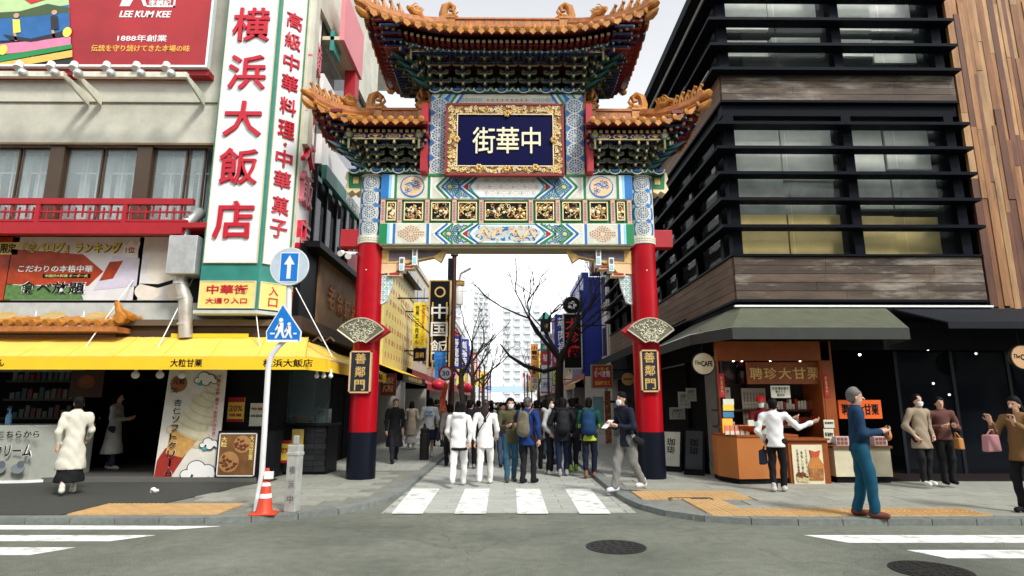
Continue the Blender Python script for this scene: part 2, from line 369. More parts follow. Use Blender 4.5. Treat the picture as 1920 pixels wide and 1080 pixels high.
class Pat:
    K = {'b': 0, 'c': 1, 'g': 2, 'w': 3, 't': 4, 'r': 5, 'k': 6, 'y': 7, 'd': 8, 'p': 9}
    def __init__(s, fn, h=.003): s.fn = fn; s.h = h; s.v = []; s.f = []; s.m = []
    def poly(s, pts, c, h=None):
        h = s.h if h is None else h
        a = sum(pts[i][0] * pts[(i + 1) % len(pts)][1] - pts[(i + 1) % len(pts)][0] * pts[i][1] for i in range(len(pts)))
        if a < 0: pts = pts[::-1]
        n = len(s.v); s.v += [s.fn(u, v, h) for u, v in pts]; s.f.append(tuple(range(n, n + len(pts)))); s.m.append(s.K[c])
    def rect(s, u0, v0, u1, v1, c, h=None): s.poly([(u0, v0), (u1, v0), (u1, v1), (u0, v1)], c, h)
    def disc(s, u, v, r, c, h=None, n=20, rv=None): s.poly([(u + r * math.cos(2 * math.pi * i / n), v + (rv or r) * math.sin(2 * math.pi * i / n)) for i in range(n)], c, h)
    def ring(s, u, v, r, n, du, dv, c, h=None, ph=0, clip=None):
        for i in range(n):
            a = 2 * math.pi * (i + ph) / n; ca, sa = math.cos(a), math.sin(a); cu, cv = u + r * ca, v + r * sa
            if clip and not clip(cu, cv): continue
            q = [(-du, -dv), (du, -dv * .6), (du * 1.2, 0), (du, dv * .6), (-du, dv)]
            s.poly([(cu + x * ca - y * sa, cv + x * sa + y * ca) for x, y in q], c, h)
    def band(s, pts, w, c, h=None):        # a polyline stroke
        for (a, b), (d, e) in zip(pts[:-1], pts[1:]):
            L_ = math.hypot(d - a, e - b) or 1; nx, ny = -(e - b) / L_ * w / 2, (d - a) / L_ * w / 2
            s.poly([(a - nx, b - ny), (d - nx, e - ny), (d + nx, e + ny), (a + nx, b + ny)], c, h)
    def rosette(s, u, v, r):
        s.disc(u, v, r * 1.03, 'd', .002); s.disc(u, v, r * .97, 'w', .004); s.disc(u, v, r * .88, 'p', .005); s.h = .007
        s.disc(u, v, r * .17, 't'); s.ring(u, v, r * .40, 8, r * .12, r * .085, 'b'); s.ring(u, v, r * .72, 14, r * .10, r * .09, 'd', ph=.5); s.h = .003
    def build(s, name, parent):
        me = bpy.data.meshes.new(name); me.from_pydata(s.v, [], s.f)
        for q in (pblue, pcyan, pgreen, white, ptan, redp, mat('pattern_ink', (.10, .11, .12), .6), gold, pdblue, mat('pattern_pale', (.50, .58, .58), .6)): me.materials.append(q)
        me.polygons.foreach_set('material_index', s.m); me.update(); o = link(name, me, parent); o['kind'] = 'stuff'; return o
for sx in (-1, 1): pillar(sx)
# ---- beams across (front faces at y = -.33 local)
YB = GY - .33
def zz(y, Y=YB): return W(950, y, Y).z
ub0, ub1 = zz(374), zz(327); mp0, mp1 = zz(417.5), zz(375); lb0, lb1 = zz(459), zz(418)
BX = 2.80
def beam(name, z0, z1, flip):
    o = bx(name, -BX, BX, -.33, .33, z0, z1, cream, gate, .03); P = Pat(lambda u, v, h: (u, -.332 - h, v)); zc = (z0 + z1) / 2; hh = (z1 - z0) / 2 - .02
    A, B_ = ('b', 'g') if not flip else ('g', 'b')
    for s in (-1, 1):
        f = lambda u: s * u
        P.rect(f(2.79), zc - hh, f(2.62), zc + hh, A); P.rect(f(2.62), zc - hh, f(2.56), zc + hh, 'c'); P.rect(f(2.56), zc - hh, f(2.50), zc + hh, 'w'); P.rect(f(2.50), zc - hh, f(2.44), zc + hh, B_)
        P.rect(f(1.76), zc - hh, f(1.70), zc + hh, B_); P.rect(f(1.70), zc - hh, f(1.66), zc + hh, 'w')
        if not flip:                          # blue medallion with a tan dragon curl
            P.disc(f(2.10), zc, .27, 'b', .003, 24, hh * .94); P.disc(f(2.10), zc + .01, .245, 't', .005, 24, hh * .82)
            for q in range(9):
                a = q * .7; P.ring(f(2.10) + .13 * math.cos(a), zc + .12 * math.sin(a * 1.3), .035, 5, .018, .012, 'b', .007)
            P.band([(f(2.10) - .16, zc + .04), (f(2.10) - .05, zc + .09), (f(2.10) + .05, zc), (f(2.10) + .16, zc + .05)], .03, 'b', .008)
        else:                                 # rust-coloured scroll lozenge
            for q in range(5):
                r = .05 + q * .05; P.ring(f(2.10), zc, r, 8 + q * 5, .017, .013, 't', .004, clip=lambda u, v: abs(v - zc) < hh * .88 * (1 - abs(u - f(2.10)) / .36))
                P.ring(f(2.10), zc, r + .024, 8 + q * 5, .012, .012, 'r', .005, ph=.5, clip=lambda u, v: abs(v - zc) < hh * .88 * (1 - abs(u - f(2.10)) / .36))
        # chevron field with rosettes
        for cu, w, col in ((1.63, .035, 'w'), (1.56, .05, B_), (1.50, .03, 'w'), (1.44, .045, A)):
            P.band([(f(cu - .26), zc + hh), (f(cu), zc), (f(cu - .26), zc - hh)], w, col, .004)
        for cu, w, col in ((.74, .05, A), (.67, .03, 'w'), (.61, .045, B_)):
            P.band([(f(cu + .0), zc + hh), (f(cu - .36 + .60), zc), (f(cu), zc - hh)][0:0] or [(f(cu), zc + hh), (f(cu + .34), zc), (f(cu), zc - hh)], w, col, .004)
        cl = lambda u, v: abs(v - zc) < hh * .96 and (s * u) < 1.40 - .0 - abs(v - zc) * .9 + .0 and (s * u) > .98 + (hh - abs(v - zc)) * 0 + .0
        P.disc(f(1.27), zc, .035, 't', .006)
        for q in range(1, 5): P.ring(f(1.27), zc, .03 + q * .045, 7 + q * 5, .025, .017, 'bg'[q % 2], .005, clip=lambda u, v: abs(v - zc) < hh * .95 and s * u < 1.40 - .26 * abs(v - zc) / hh and s * u > 1.12 - .34 * abs(v - zc) / hh)
        for vv in (-1, 1):
            for q in range(1, 5): P.ring(f(1.0), zc + vv * hh, .03 + q * .045, 6 + q * 5, .023, .017, 'gb'[q % 2], .005, clip=lambda u, v: abs(v - zc) < hh * .95 and s * u > 1.14 - .34 * abs(v - zc) / hh and s * u < 1.38 - .26 * abs(v - zc) / hh and math.hypot(u - f(1.27), v - zc) > .2)
        P.poly([(f(.97), zc), (f(.86), zc + .09), (f(.86), zc - .09)], 'r', .005)
    # central cartouche
    e = hh * .86; ctr = [(-.80, zc), (-.72, zc + e * .5), (-.60, zc + e), (.60, zc + e), (.72, zc + e * .5), (.80, zc), (.72, zc - e * .5), (.60, zc - e), (-.60, zc - e), (-.72, zc - e * .5)]
    P.poly([(u * 1.06, zc + (v - zc) * 1.14) for u, v in ctr], A if not flip else 'g', .004); P.poly([(u * 1.03, zc + (v - zc) * 1.07) for u, v in ctr], 'c', .006); P.poly(ctr, 'w', .008)
    if not flip:
        for i in range(-5, 6):
            for j in (-1, 0, 1):
                if abs(i) == 5 and j: continue
                u, v = i * .13 + (.065 if j else 0), zc + j * hh * .55
                if abs(u) > .68: continue
                P.ring(u, v, .05, 6, .008, .03, 't', .010); P.disc(u, v, .028, 'c' if (i + j) % 2 else 'w', .011, 8); P.disc(u, v, .010, 'g', .012, 6)
    else:
        rn = random.Random(41); P.poly([(u * .93, zc + (v - zc) * .86) for u, v in ctr], 'p', .009)
        for s in (-1, 1):                     # two facing dragons, tan coils on blue scroll
            for k in range(46):
                u, v = s * rn.uniform(.06, .68), zc + rn.uniform(-.68, .68) * hh
                if abs(u) > .62 and abs(v - zc) > hh * .3: continue
                a = rn.random() * 6.28; r = rn.uniform(.03, .055); P.band([(u + r * math.cos(a + q * .7), v + r * .75 * math.sin(a + q * .7)) for q in range(5)], .026, 'b' if k % 3 == 0 else 't', .011 + .0002 * k)
            pts = [(s * (.12 + k * .036), zc + math.sin(k * .75) * hh * .38) for k in range(15)]; P.band(pts, .06, 't', .021)
        P.disc(0, zc + hh * .5, .05, 'b', .012)
    P.build('painted_pattern', o); return o
beam('upper_beam', ub0, ub1, False); beam('lower_beam', lb0, lb1, True)
bx('beam_underside', -2.72, 2.72, -.27, .27, lb0 - .06, lb0 - .002, mat('olive_paint', (.30, .26, .15), .6), gate)
mid = bx('frieze_board', -BX + .02, BX - .02, -.26, .26, mp0 - .012, mp1 + .012, pgreen, gate)
carv = [gold, pdgreen, goldl, mat('carved_rust', (.35, .10, .05), .5)]
def carved(X0, X1, Z0, Z1, seed):
    rn = random.Random(seed); o = bx('carved_panel', X0, X1, -.285, -.258, Z0, Z1, ink, gate); b = MB(); fw = .022
    for q in ((X0 - fw, X1 + fw, Z1, Z1 + fw), (X0 - fw, X1 + fw, Z0 - fw, Z0), (X0 - fw, X0, Z0, Z1), (X1, X1 + fw, Z0, Z1)): b.box(q[0], q[1], -.31, -.262, q[2], q[3])
    b.build('panel_frame', goldl, o); b = MB(); w, h = X1 - X0, Z1 - Z0
    for k in range(int(14 + 50 * w)):
        x, z = rn.uniform(X0 + .03, X1 - .03), rn.uniform(Z0 + .03, Z1 - .03); a = rn.random() * 6.3; r = rn.uniform(.02, .05)
        pts = [(x + r * (1 - t / 7) * 1.6 * math.cos(a + t * .8), -.288 - .004 * (t % 3), z + r * (1 - t / 7) * 1.6 * math.sin(a + t * .8)) for t in range(6)]
        pts = [(min(max(p[0], X0 + .012), X1 - .012), p[1], min(max(p[2], Z0 + .012), Z1 - .012)) for p in pts]
        b.tube(pts, [rn.uniform(.010, .02) * (1 - t / 8) for t in range(6)], 5, rn.choice([0, 0, 1, 2, 3]))
    for k in range(3 if w < .6 else 8):
        x = X0 + w * (k + .5) / (3 if w < .6 else 8); b.ball((x + rn.uniform(-.03, .03), -.292, rn.uniform(Z0 + h * .3, Z0 + h * .7)), (rn.uniform(.03, .055), .02, rn.uniform(.03, .05)), 8, rn.choice([0, 2]))
    b.build('carving', carv, o)
for k, (a, c_) in enumerate(((728, 740), (760, 791), (811, 842), (861, 892), (911, 987), (1006, 1037), (1056, 1087), (1107, 1138), (1158, 1170))):
    x0, z1 = LW(a, 381, GY - .28); x1, z0 = LW(c_, 412, GY - .28); carved(x0, x1, z0, z1, 11 + min(k, 8 - k))
for a in (718, 749, 801, 852, 902.5, 995.5, 1046, 1097, 1149, 1180):
    x, _ = LW(a, 396, GY - .3); o = bx('frieze_post', x - .048, x + .048, -.318, -.255, mp0 - .008, mp1 + .008, mat('post_pink_tan', (.62, .40, .30), .55), gate)
    P = Pat(lambda u, v, h: (u, -.319 - h, v)); zc = (mp0 + mp1) / 2
    for k in range(-3, 4): P.ring(x, zc + k * .062, .02, 5, .010, .007, 'rbk'[k % 3], .003)
    P.build('painted_scroll', o)
# ---- corner spandrels below the lower beam
sp_m = [gold, mat('spandrel_relief', (.16, .13, .15), .6, var=.6, scale=40), pcyan, mat('wave_green', (.10, .42, .26), .5), redp, ptan, white]
for s in (-1, 1):
    b = MB(); x0 = 2.76
    b.prism([(s * x0, lb0 - .06), (s * 1.34, lb0 - .06), (s * 1.46, lb0 - .33), (s * 1.62, lb0 - .22), (s * 1.95, lb0 - .29), (s * 2.2, lb0 - .36), (s * x0, lb0 - .36)], -.10, .10, 0)
    b.prism([(s * (x0 - .16), lb0 - .075), (s * 1.42, lb0 - .075), (s * 1.60, lb0 - .19), (s * 1.95, lb0 - .26), (s * (x0 - .16), lb0 - .31)], -.112, -.101, 1)
    b.prism([(s * x0, lb0 - .36), (s * 2.30, lb0 - .36), (s * 2.45, lb0 - .56), (s * x0, lb0 - .60)], -.09, .09, 5)
    for cx, cz, rr in ((2.02, lb0 - .23, .19), (2.30, lb0 - .40, .15)):      # scroll brackets with a white-banded edge
        b.box(s * cx - .055, s * cx + .055, -.20, .12, cz - rr, cz + rr, 6); b.box(s * cx - .035, s * cx + .035, -.208, -.20, cz - rr * .8, cz - rr * .1, 2); b.box(s * cx - .035, s * cx + .035, -.208, -.20, cz + rr * .1, cz + rr * .8, 1)
    for cx, cz in ((2.18, lb0 - .44), (2.46, lb0 - .60)):
        b.box(s * cx - .15, s * cx + .15, -.14, .11, cz - .055, cz + .015, 5); b.box(s * cx - .11, s * cx + .11, -.15, -.141, cz - .03, cz + .01, 4)
    o = b.build('corner_bracket', sp_m, gate)
    b = MB(); zt = lb0 - .62; b.prism([(s * x0, zt), (s * (x0 - .27), zt), (s * (x0 - .24), zt - .25), (s * (x0 - .13), zt - .60), (s * (x0), zt - .66)], -.06, .06, 6)
    for k in range(7):
        for q in range(3):
            z = zt - .05 - k * .085; x = x0 - .05 - q * .075
            if x < x0 - .27 + k * .02: continue
            b.tube([(s * (x + .03 * math.cos(a * .9)), -.064, z + .028 * math.sin(a * .9)) for a in range(7)], .0085, 4, 2 if (k + q) % 2 else 3)
    b.build('wave_drop', sp_m, gate)
    # green cloud-edged beam end outside the pillar and red block below it
    b = MB(); xa, xb = 3.30, 3.62
    b.prism([(s * xa, 6.75), (s * xb, 6.75), (s * (xb + .03), 6.60), (s * (xb - .02), 6.5), (s * (xb + .03), 6.35), (s * (xb - .05), 6.25), (s * (xb - .15), 6.31), (s * (xb - .22), 6.24), (s * xa, 6.30)], -.16, .16, 0)
    b.prism([(s * xa, 6.71), (s * (xb - .04), 6.71), (s * (xb - .07), 6.36), (s * xa, 6.36)], -.172, -.161, 1); b.box(min(s * 3.34, s * 3.46), max(s * 3.34, s * 3.46), -.182, -.173, 6.46, 6.62, 2)
    b.build('beam_end', [goldl, pgreen, gold], gate)
    b = MB(); b.box(min(s * 3.29, s * 3.70), max(s * 3.29, s * 3.70), -.10, .18, 5.02, 5.42); b.build('tie_beam_end', redp, gate, bevel=.01)
# ---- central storey: side strips with medallions, board above, red edge boards, plaque
zb, zt_ = zz(325), zz(172)
for s in (-1, 1):
    x0, _ = LW(806, 260, YB); x1, _ = LW(840, 260, YB); cx = s * abs((x0 + x1) / 2); hw_ = abs(x1 - x0) / 2
    o = bx('medallion_strip', cx - hw_, cx + hw_, -.33, -.05, zb - .02, zz(185), cream, gate); P = Pat(lambda u, v, h: (u, -.331 - h, v)); n = 5; dz = (zz(185) - zb) / n
    for k in range(n):
        zc = zb + (k + .5) * dz; Q = Pat(P.fn); Q.rosette(cx, zc, hw_ * .92); Q.build('painted_medallion', o)
        for q in (-1, 1):
            P.poly([(cx + q * hw_, zc + dz * .5 - .10), (cx + q * hw_ * .45, zc + dz * .5), (cx + q * hw_, zc + dz * .5 + .10)], 'b', .005); P.poly([(cx + q * hw_, zc - .10), (cx + q * hw_ * .93, zc), (cx + q * hw_, zc + .10)], 'b', .002)
    P.build('painted_petals', o)
    bx('green_rail', cx - hw_ - .02, cx + hw_ + .02, -.345, -.03, zb - .085, zb - .022, pgreen, gate)
    xr = s * (abs(cx) + hw_ + .09); bx('edge_board', min(xr - .07, xr + .07), max(xr - .07, xr + .07), -.62, .3, zb - .06, zz(205), maroon if False else redp, gate)
cb = bx('plaque_beam', -1.72, 1.72, -.30, .30, zz(198), zz(175), cream, gate); P = Pat(lambda u, v, h: (u, -.302 - h, v)); zc = (zz(198) + zz(175)) / 2; hh = (zz(175) - zz(198)) / 2 - .01
for s in (-1, 1):
    for k, cc in enumerate('gcwbcgwb'): P.band([(s * (1.68 - k * .07), zc - hh), (s * (1.50 - k * .07), zc + hh)], .05, cc, .004)
    for k in range(5): P.ring(s * (.62 + k * .10), zc, .035, 6, .012, .009, 'bk'[k % 2], .004)
for k in range(-4, 5): P.disc(k * .11, zc, .045, 't', .004, 10); P.disc(k * .11, zc, .02, 'b', .006, 8)
P.build('painted_pattern', cb)
# wall behind the brackets so that the sky does not show through the core
bx('core_wall', -1.75, 1.75, -.10, .25, zb, zz(100, 12.3), pdgreen, gate)
def cloud_strip(x0, x1, z, y, name='cloud_moulding'):
    b = MB(); n = max(2, round((x1 - x0) / .26)); w = (x1 - x0) / n
    b.box(x0, x1, y, y + .3, z - .05, z + .03, 0)
    for k in range(n):
        cx = x0 + (k + .5) * w; dn = k % 2
        pts = [(cx - w * .5, z + .05), (cx - w * .42, z - .02), (cx - w * .2, z - (.01 if dn else .05)), (cx, z + (.06 if dn else -.06)), (cx + w * .2, z - (.01 if dn else .05)), (cx + w * .42, z - .02), (cx + w * .5, z + .05)]
        b.tube([(p[0], y - .012, p[1]) for p in pts], .014, 5, 1)
        b.prism([(cx - w * .36, z + .045), (cx - w * .2, z + .0), (cx + w * .2, z + .0), (cx + w * .36, z + .045)], y - .01, y + .01, 2 + dn)
    return b.build(name, [pdgreen, mat('mould_edge', (.66, .68, .62), .5), pblue, pgreen], gate)
cloud_strip(-1.78, 1.78, zz(171), -.36)
for s in (-1, 1): cloud_strip(min(s * 1.80, s * 3.52), max(s * 1.80, s * 3.52), zz(322), -.36)
# plaque
X0, X1, Z0, Z1 = rect(838, 195, 1057, 328, GY - .55); x0, x1, z0, z1 = rect(859, 215, 1037, 311, GY - .55); tilt = .0
pq = bx('name_plaque', x0 - .02, x1 + .02, -.53, -.46, z0 - .02, z1 + .02, mat('plaque_blue', (.0015, .002, .042), .4, var=.05, spec=.08), gate)
b = MB(); b.box(X0, X1, -.56, -.44, Z1 - .03, Z1 + .02, 1); b.box(X0, X1, -.56, -.44, Z0 - .02, Z0 + .03, 1); b.box(X0 - .02, X0 + .03, -.56, -.44, Z0, Z1, 1); b.box(X1 - .03, X1 + .02, -.56, -.44, Z0, Z1, 1)
for q in ((X0, X1, z1, Z1), (X0, X1, Z0, z0), (X0, x0, z0, z1), (x1, X1, z0, z1)): b.box(q[0], q[1], -.545, -.44, q[2], q[3], 2)
rn = random.Random(5)
def inframe(x, z): return (X0 + .03 < x < X1 - .03 and Z0 + .03 < z < Z1 - .03) and not (x0 - .01 < x < x1 + .01 and z0 - .01 < z < z1 + .01)
for k in range(1700):
    x, z = rn.uniform(X0, X1), rn.uniform(Z0, Z1)
    if not inframe(x, z): continue
    a = rn.random() * 6.3; r = rn.uniform(.022, .05); pts = [(x + r * (1 - t / 8) * math.cos(a + t * .95), -.558, z + r * (1 - t / 8) * math.sin(a + t * .95)) for t in range(7)]
    if all(inframe(p[0], p[2]) for p in pts): b.tube(pts, .0125, 4, 0 if rn.random() < .6 else 3)
for x, z in ((0, z1 + .02), (0, z0 - .08), (-.62, z0 - .05), (.62, z0 - .05), (x0 - .02, (z0 + z1) / 2), (x1 + .02, (z0 + z1) / 2)):
    for k in range(6): b.ball((x + .05 * math.cos(k), -.575, z + .05 * math.sin(k)), .036, 8, 0)
for q in ((x0 - .012, x1 + .012, z1, z1 + .02), (x0 - .012, x1 + .012, z0 - .02, z0), (x0 - .02, x0, z0, z1), (x1, x1 + .02, z0, z1)): b.box(q[0], q[1], -.565, -.53, q[2], q[3], 3)
b.build('plaque_frame', [gold, mat('plaque_red_edge', (.25, .02, .02), .5), mat('frame_background_brown', (.20, .09, .02), .5), goldl], pq)  # brown is the frame background behind the gilt curls
cw = (x1 - x0)
for ch, px in (('街', 907), ('華', 952), ('中', 996)):
    cx, cz = LW(px, 263, GY - .55); text(ch, cx, cz, .50 if ch != '中' else .42, .62, mat('character_ivory', (.86, .78, .52), .4), pq, -.53, 'raised_character', .03, .006)
# ---- roofs
def roof(X0, X1, hipL, hipR, hd, z0, lift, zr, inset, name):
    """tiled roof in gate-local coordinates: eaves at y=-hd..hd, ridge at y=0; hips where hipL/hipR"""
    yc = 0.; hw = (X1 - X0) / 2; cx = (X0 + X1) / 2
    rl, rr_ = (X0 + inset if hipL else X0), (X1 - inset if hipR else X1)
    def lf(x):
        t = (x - cx) / hw; a = -t if t < 0 else t
        if (t < 0 and not hipL) or (t > 0 and not hipR): return 0.
        w = max(0., (a - .25) / .75); return w * w
    def eave(x, sgn=-1): l = lf(x); return Vector((x + (.10 * l if x > cx else -.10 * l), sgn * (hd + .10 * l), z0 + lift * l))
    def surf(x, s, sgn=-1):
        e = eave(x, sgn); q = Vector((min(max(x, rl), rr_), 0, zr)); p = e.lerp(q, s); p.z -= .16 * math.sin(math.pi * s) * (1 - .3 * s); return p
    def send(side, v, s):                        # hipped end, v in -1..1 from front to back
        xe = X0 if side < 0 else X1; l = abs(v) ** 2.2
        e = Vector((xe + side * .10 * l, v * (hd + .10 * l), z0 + lift * l)); q = Vector((rl if side < 0 else rr_, 0, zr)); p = e.lerp(q, s); p.z -= .16 * math.sin(math.pi * s) * (1 - .3 * s); return p
    rt = empty(name, (0, 0, 0)); rt.parent = gate
    b = MB(); nx, ns = 28, 6
    def grid(fn, nu, flip):
        for off, m in ((0, 0), (-.07, 1)):
            vs = [fn(i / nu, j / ns) + Vector((0, 0, off)) for i in range(nu + 1) for j in range(ns + 1)]
            fs = [(i * (ns + 1) + j, (i + 1) * (ns + 1) + j, (i + 1) * (ns + 1) + j + 1, i * (ns + 1) + j + 1) for i in range(nu) for j in range(ns)]
            if flip != (off < 0): fs = [q[::-1] for q in fs]
            b.add(vs, fs, m)
        vs = []; 
        for i in range(nu + 1): e = fn(i / nu, 0); vs += [e, e + Vector((0, 0, -.07))]
        b.add(vs, [(2 * i, 2 * i + 1, 2 * i + 3, 2 * i + 2) for i in range(nu)], 1)
    grid(lambda u, s: surf(X0 + u * (X1 - X0), s, -1), nx, False); grid(lambda u, s: surf(X0 + u * (X1 - X0), s, 1), nx, True)
    if hipL: grid(lambda u, s: send(-1, u * 2 - 1, s), 14, True)
    if hipR: grid(lambda u, s: send(1, u * 2 - 1, s), 14, False)
    b.build('roof_deck', [tile_d, maroon], rt)
    # tile rows: a roll with its round end, and the pointed drip tile between
    def tiles(fn, n, nrm):
        for i in range(n):
            u = (i + .5) / n; pts = [fn(u, s) + Vector((0, 0, .03)) for s in (0., .15, .4, .7, 1.)]; d = (pts[0] - pts[1]).normalized(); b = MB()
            b.tube([pts[0] + d * .03] + pts[1:], .047, 7)
            q = pts[0] + d * .03; b.tube([q - d * .01, q + d * .018, q + d * .026], [.066, .066, .05], 14); b.tube([q + d * .026, q + d * .032], [.034, .03], 10)
            b.build('roof_tile', tile_m, rt, True)
            if i < n - 1:
                a, c = fn((i + .62) / n, 0), fn((i + 1.38) / n, 0); mid_ = (a + c) / 2; r = (c - a) * .5; dn = Vector((0, 0, -1)); o_ = Vector(nrm) * .035
                pl_ = [-1, -.75, -.3, 0, .3, .75, 1]; dz = [.015, .06, .085, .115, .085, .06, .015]
                top = [mid_ + r * k + o_ + Vector((0, 0, .02)) for k in pl_]; bot = [mid_ + r * k + o_ + dn * z for k, z in zip(pl_, dz)]; bk = [p - Vector(nrm) * .03 for p in top + bot]
                m = len(pl_); vs = top + bot + bk; fs = [(j, j + m, j + m + 1, j + 1) for j in range(m - 1)] + [(j + 2 * m, j + 2 * m + 1, j + 3 * m + 1, j + 3 * m) for j in range(m - 1)] + [(j + m, j + 3 * m, j + 3 * m + 1, j + m + 1) for j in range(m - 1)] + [(j, j + 1, j + 2 * m + 1, j + 2 * m) for j in range(m - 1)]
                MB().add(vs, fs).build('drip_tile', tile_m, rt)
    n = round((X1 - X0) / .222); tiles(lambda u, s: surf(X0 + u * (X1 - X0), s, -1), n, (0, -1, 0))
    ne = round(2 * hd / .23)
    if hipL: tiles(lambda u, s: send(-1, u * 2 - 1, s), ne, (-1, 0, 0))
    if hipR: tiles(lambda u, s: send(1, u * 2 - 1, s), ne, (1, 0, 0))
    # main ridge: courses of brick
    b = MB(); x = rl - .05
    while x < rr_ + .04:
        x2 = min(x + .23, rr_ + .05); b.box(x + .003, x2 - .003, -.09, .09, zr - .04, zr + .11); x = x2
    b.box(rl - .06, rr_ + .06, -.12, .12, zr + .11, zr + .15); b.box(rl - .06, rr_ + .06, -.12, .12, zr - .1, zr - .04)
    b.tube([(rl - .06, 0, zr + .17), (rr_ + .06, 0, zr + .17)], .055, 10); b.build('main_ridge', tile_d, rt)
    # hip ridges with beasts
    for side, on in ((-1, hipL), (1, hipR)):
        if not on: continue
        for v in (-1, 1):
            b = MB(); pts = [send(side, v, s) + Vector((0, 0, .07)) for s in (0, .08, .2, .35, .5, .65, .8, .95)]
            d = (pts[0] - pts[1]).normalized(); pts[0] += d * .04 + Vector((0, 0, .05))
            b.tube(pts, .085, 8); b.tube([p + Vector((0, 0, .09)) for p in pts], .05, 8); b.tube([p + Vector((side * .0, v * .0, .045)) for p in pts], .1, 4); b.build('hip_ridge', tile_d, rt, True)
            t = MB(); e = pts[0]; t.tube([e - d * .05, e + d * .10, e + d * .16 + Vector((0, 0, .03))], [.085, .09, .05], 8); e2 = send(side, v, 0) + Vector((0, 0, -.12)); dh = Vector((side, v, 0)).normalized()
            t.tube([e2 - dh * .15, e2, e2 + dh * .10 + Vector((0, 0, .04)), e2 + dh * .18 + Vector((0, 0, .10))], [.06, .09, .07, .025], 8); t.build('corner_finial', tile_m, rt, True)
            if v < 0:
                for k, s in enumerate((.04, .13, .22, .31, .40)):
                    p = send(side, v, s) + Vector((0, 0, .20)); o = link('ridge_beast', BEAST, rt, p, (0, 0, math.atan2(v, side) + math.pi / 2)); o.scale = (1, 1, 1 + .15 * (k % 2))
                p = send(side, v, .60) + Vector((0, 0, .20)); o = link('ridge_dragon', DRAGON, rt, p, (0, 0, math.atan2(v, side) + math.pi / 2))
        o = link('ridge_end_dragon', CHIWEN, rt, ((rl if side < 0 else rr_), 0, zr + .10), (0, 0, 0)); o.scale = (side, 1, 1)
    # rafters: square fliers over round ones (ends smaller than a fingernail in the photo: joined)
    b = MB()
    def raft(fn, n, nrm):
        N = Vector(nrm)
        for i in range(n):
            p = fn((i + .5) / n, 0); q = p - N * .16 + Vector((0, 0, -.155)); s = .034; t = N.cross(Vector((0, 0, 1)))
            def ob(c, hs, ln, m0, m1):
                vs = [c + t * a * hs + Vector((0, 0, z * hs)) - N * (0 if k == 0 else ln) for k in (0, 1) for a, z in ((-1, -1), (1, -1), (1, 1), (-1, 1))]
                b.add(vs, [(0, 3, 2, 1)] , m1); b.add(vs, [(4, 5, 6, 7), (0, 1, 5, 4), (1, 2, 6, 5), (2, 3, 7, 6), (3, 0, 4, 7)], m0)
            ob(q, s, .5, 0, 1); c2 = q - N * .20 + Vector((0, 0, -.13)); b.tube([c2, c2 - N * .4], .032, 8, 2); b.ball(c2, .030, 6, 3)
    raft(lambda u, s: surf(X0 + u * (X1 - X0), s, -1), round((X1 - X0) / .125), (0, -1, 0))
    if hipL: raft(lambda u, s: send(-1, u * 2 - 1, s), round(2 * hd / .13), (-1, 0, 0))
    if hipR: raft(lambda u, s: send(1, u * 2 - 1, s), round(2 * hd / .13), (1, 0, 0))
    o = b.build('rafter_ends', [maroon, mat('rafter_gold', (.30, .22, .085), .5), pdblue, mat('rafter_bead', (.16, .34, .40), .4)], rt); o['kind'] = 'stuff'
    # soffit boards under the eaves (dark red)
    b = MB(); ya = -hd + .12
    b.box(X0 + (.25 if hipL else 0), X1 - (.25 if hipR else 0), ya + .30, hd - .42, z0 - .16, z0 - .10); b.build('soffit', maroon, rt)
    return rt, surf, send
# small glazed figures
b = MB(); b.tube([(0, .03, -.06), (0, .03, .05), (0, 0, .12), (0, -.03, .17)], [.05, .06, .045, .035], 8); b.ball((0, -.05, .19), (.038, .05, .038), 8); b.tube([(0, .06, 0), (0, .11, .04), (0, .10, .12)], [.02, .018, .008], 6)
for s in (-1, 1): b.tube([(s * .03, -.02, .10), (s * .035, -.06, 0), (s * .035, -.08, -.05)], .017, 6); b.ball((s * .026, -.04, .225), .014, 6)
BEAST = b.mesh('beast', tile_m, True)
b = MB(); b.tube([(0, .16, -.05), (0, .10, .04), (0, 0, .08), (0, -.12, .06), (0, -.20, .12), (0, -.27, .10)], [.07, .09, .10, .085, .08, .05], 8)
for k in range(5): b.tube([(0, .10 - k * .05, .12), (0, .14 - k * .05, .24 + .03 * (k % 2)), (0, .20 - k * .05, .30)], [.035, .025, .006], 6)
for s in (-1, 1): b.tube([(s * .05, -.18, .16), (s * .07, -.12, .25), (s * .08, -.05, .28)], [.02, .015, .005], 5)
DRAGON = b.mesh('dragon', tile_m, True)
b = MB(); b.box(-.16, .20, -.12, .12, -.14, .10); b.tube([(.10, 0, .05), (.14, 0, .22), (.10, 0, .40), (-.02, 0, .47), (-.11, 0, .40), (-.08, 0, .30), (0, 0, .32)], [.12, .11, .10, .085, .07, .055, .03], 9)
b.tube([(.05, 0, .12), (-.14, 0, .16), (-.24, 0, .10)], [.10, .08, .04], 8); b.tube([(-.1, 0, .18), (-.2, 0, .3), (-.16, 0, .42)], [.05, .035, .01], 6)
for s in (-1, 1): b.ball((-.12, s * .07, .2), .03, 6)
CHIWEN = b.mesh('ridge_dragon', tile_m, True)
TZ0 = W(950, 54, GY - 1.55).z; TX = abs(W(690, 30, GY - 1.55).x)
top_roof, tsurf, tsend = roof(-TX, TX, True, True, 1.50, TZ0, .42, W(950, 41, GY).z - .12, 1.55, 'top_roof')
SZ0 = W(740, 224, GY - 1.1).z; SXo = abs(W(590, 205, GY - 1.1).x); SXi = abs(W(799, 225, GY - 1.1).x)
roof(-SXo, -SXi, True, False, 1.05, SZ0, .42, SZ0 + .62, 1.05, 'side_roof'); roof(SXi, SXo, False, True, 1.05, SZ0, .42, SZ0 + .62, 1.05, 'side_roof')
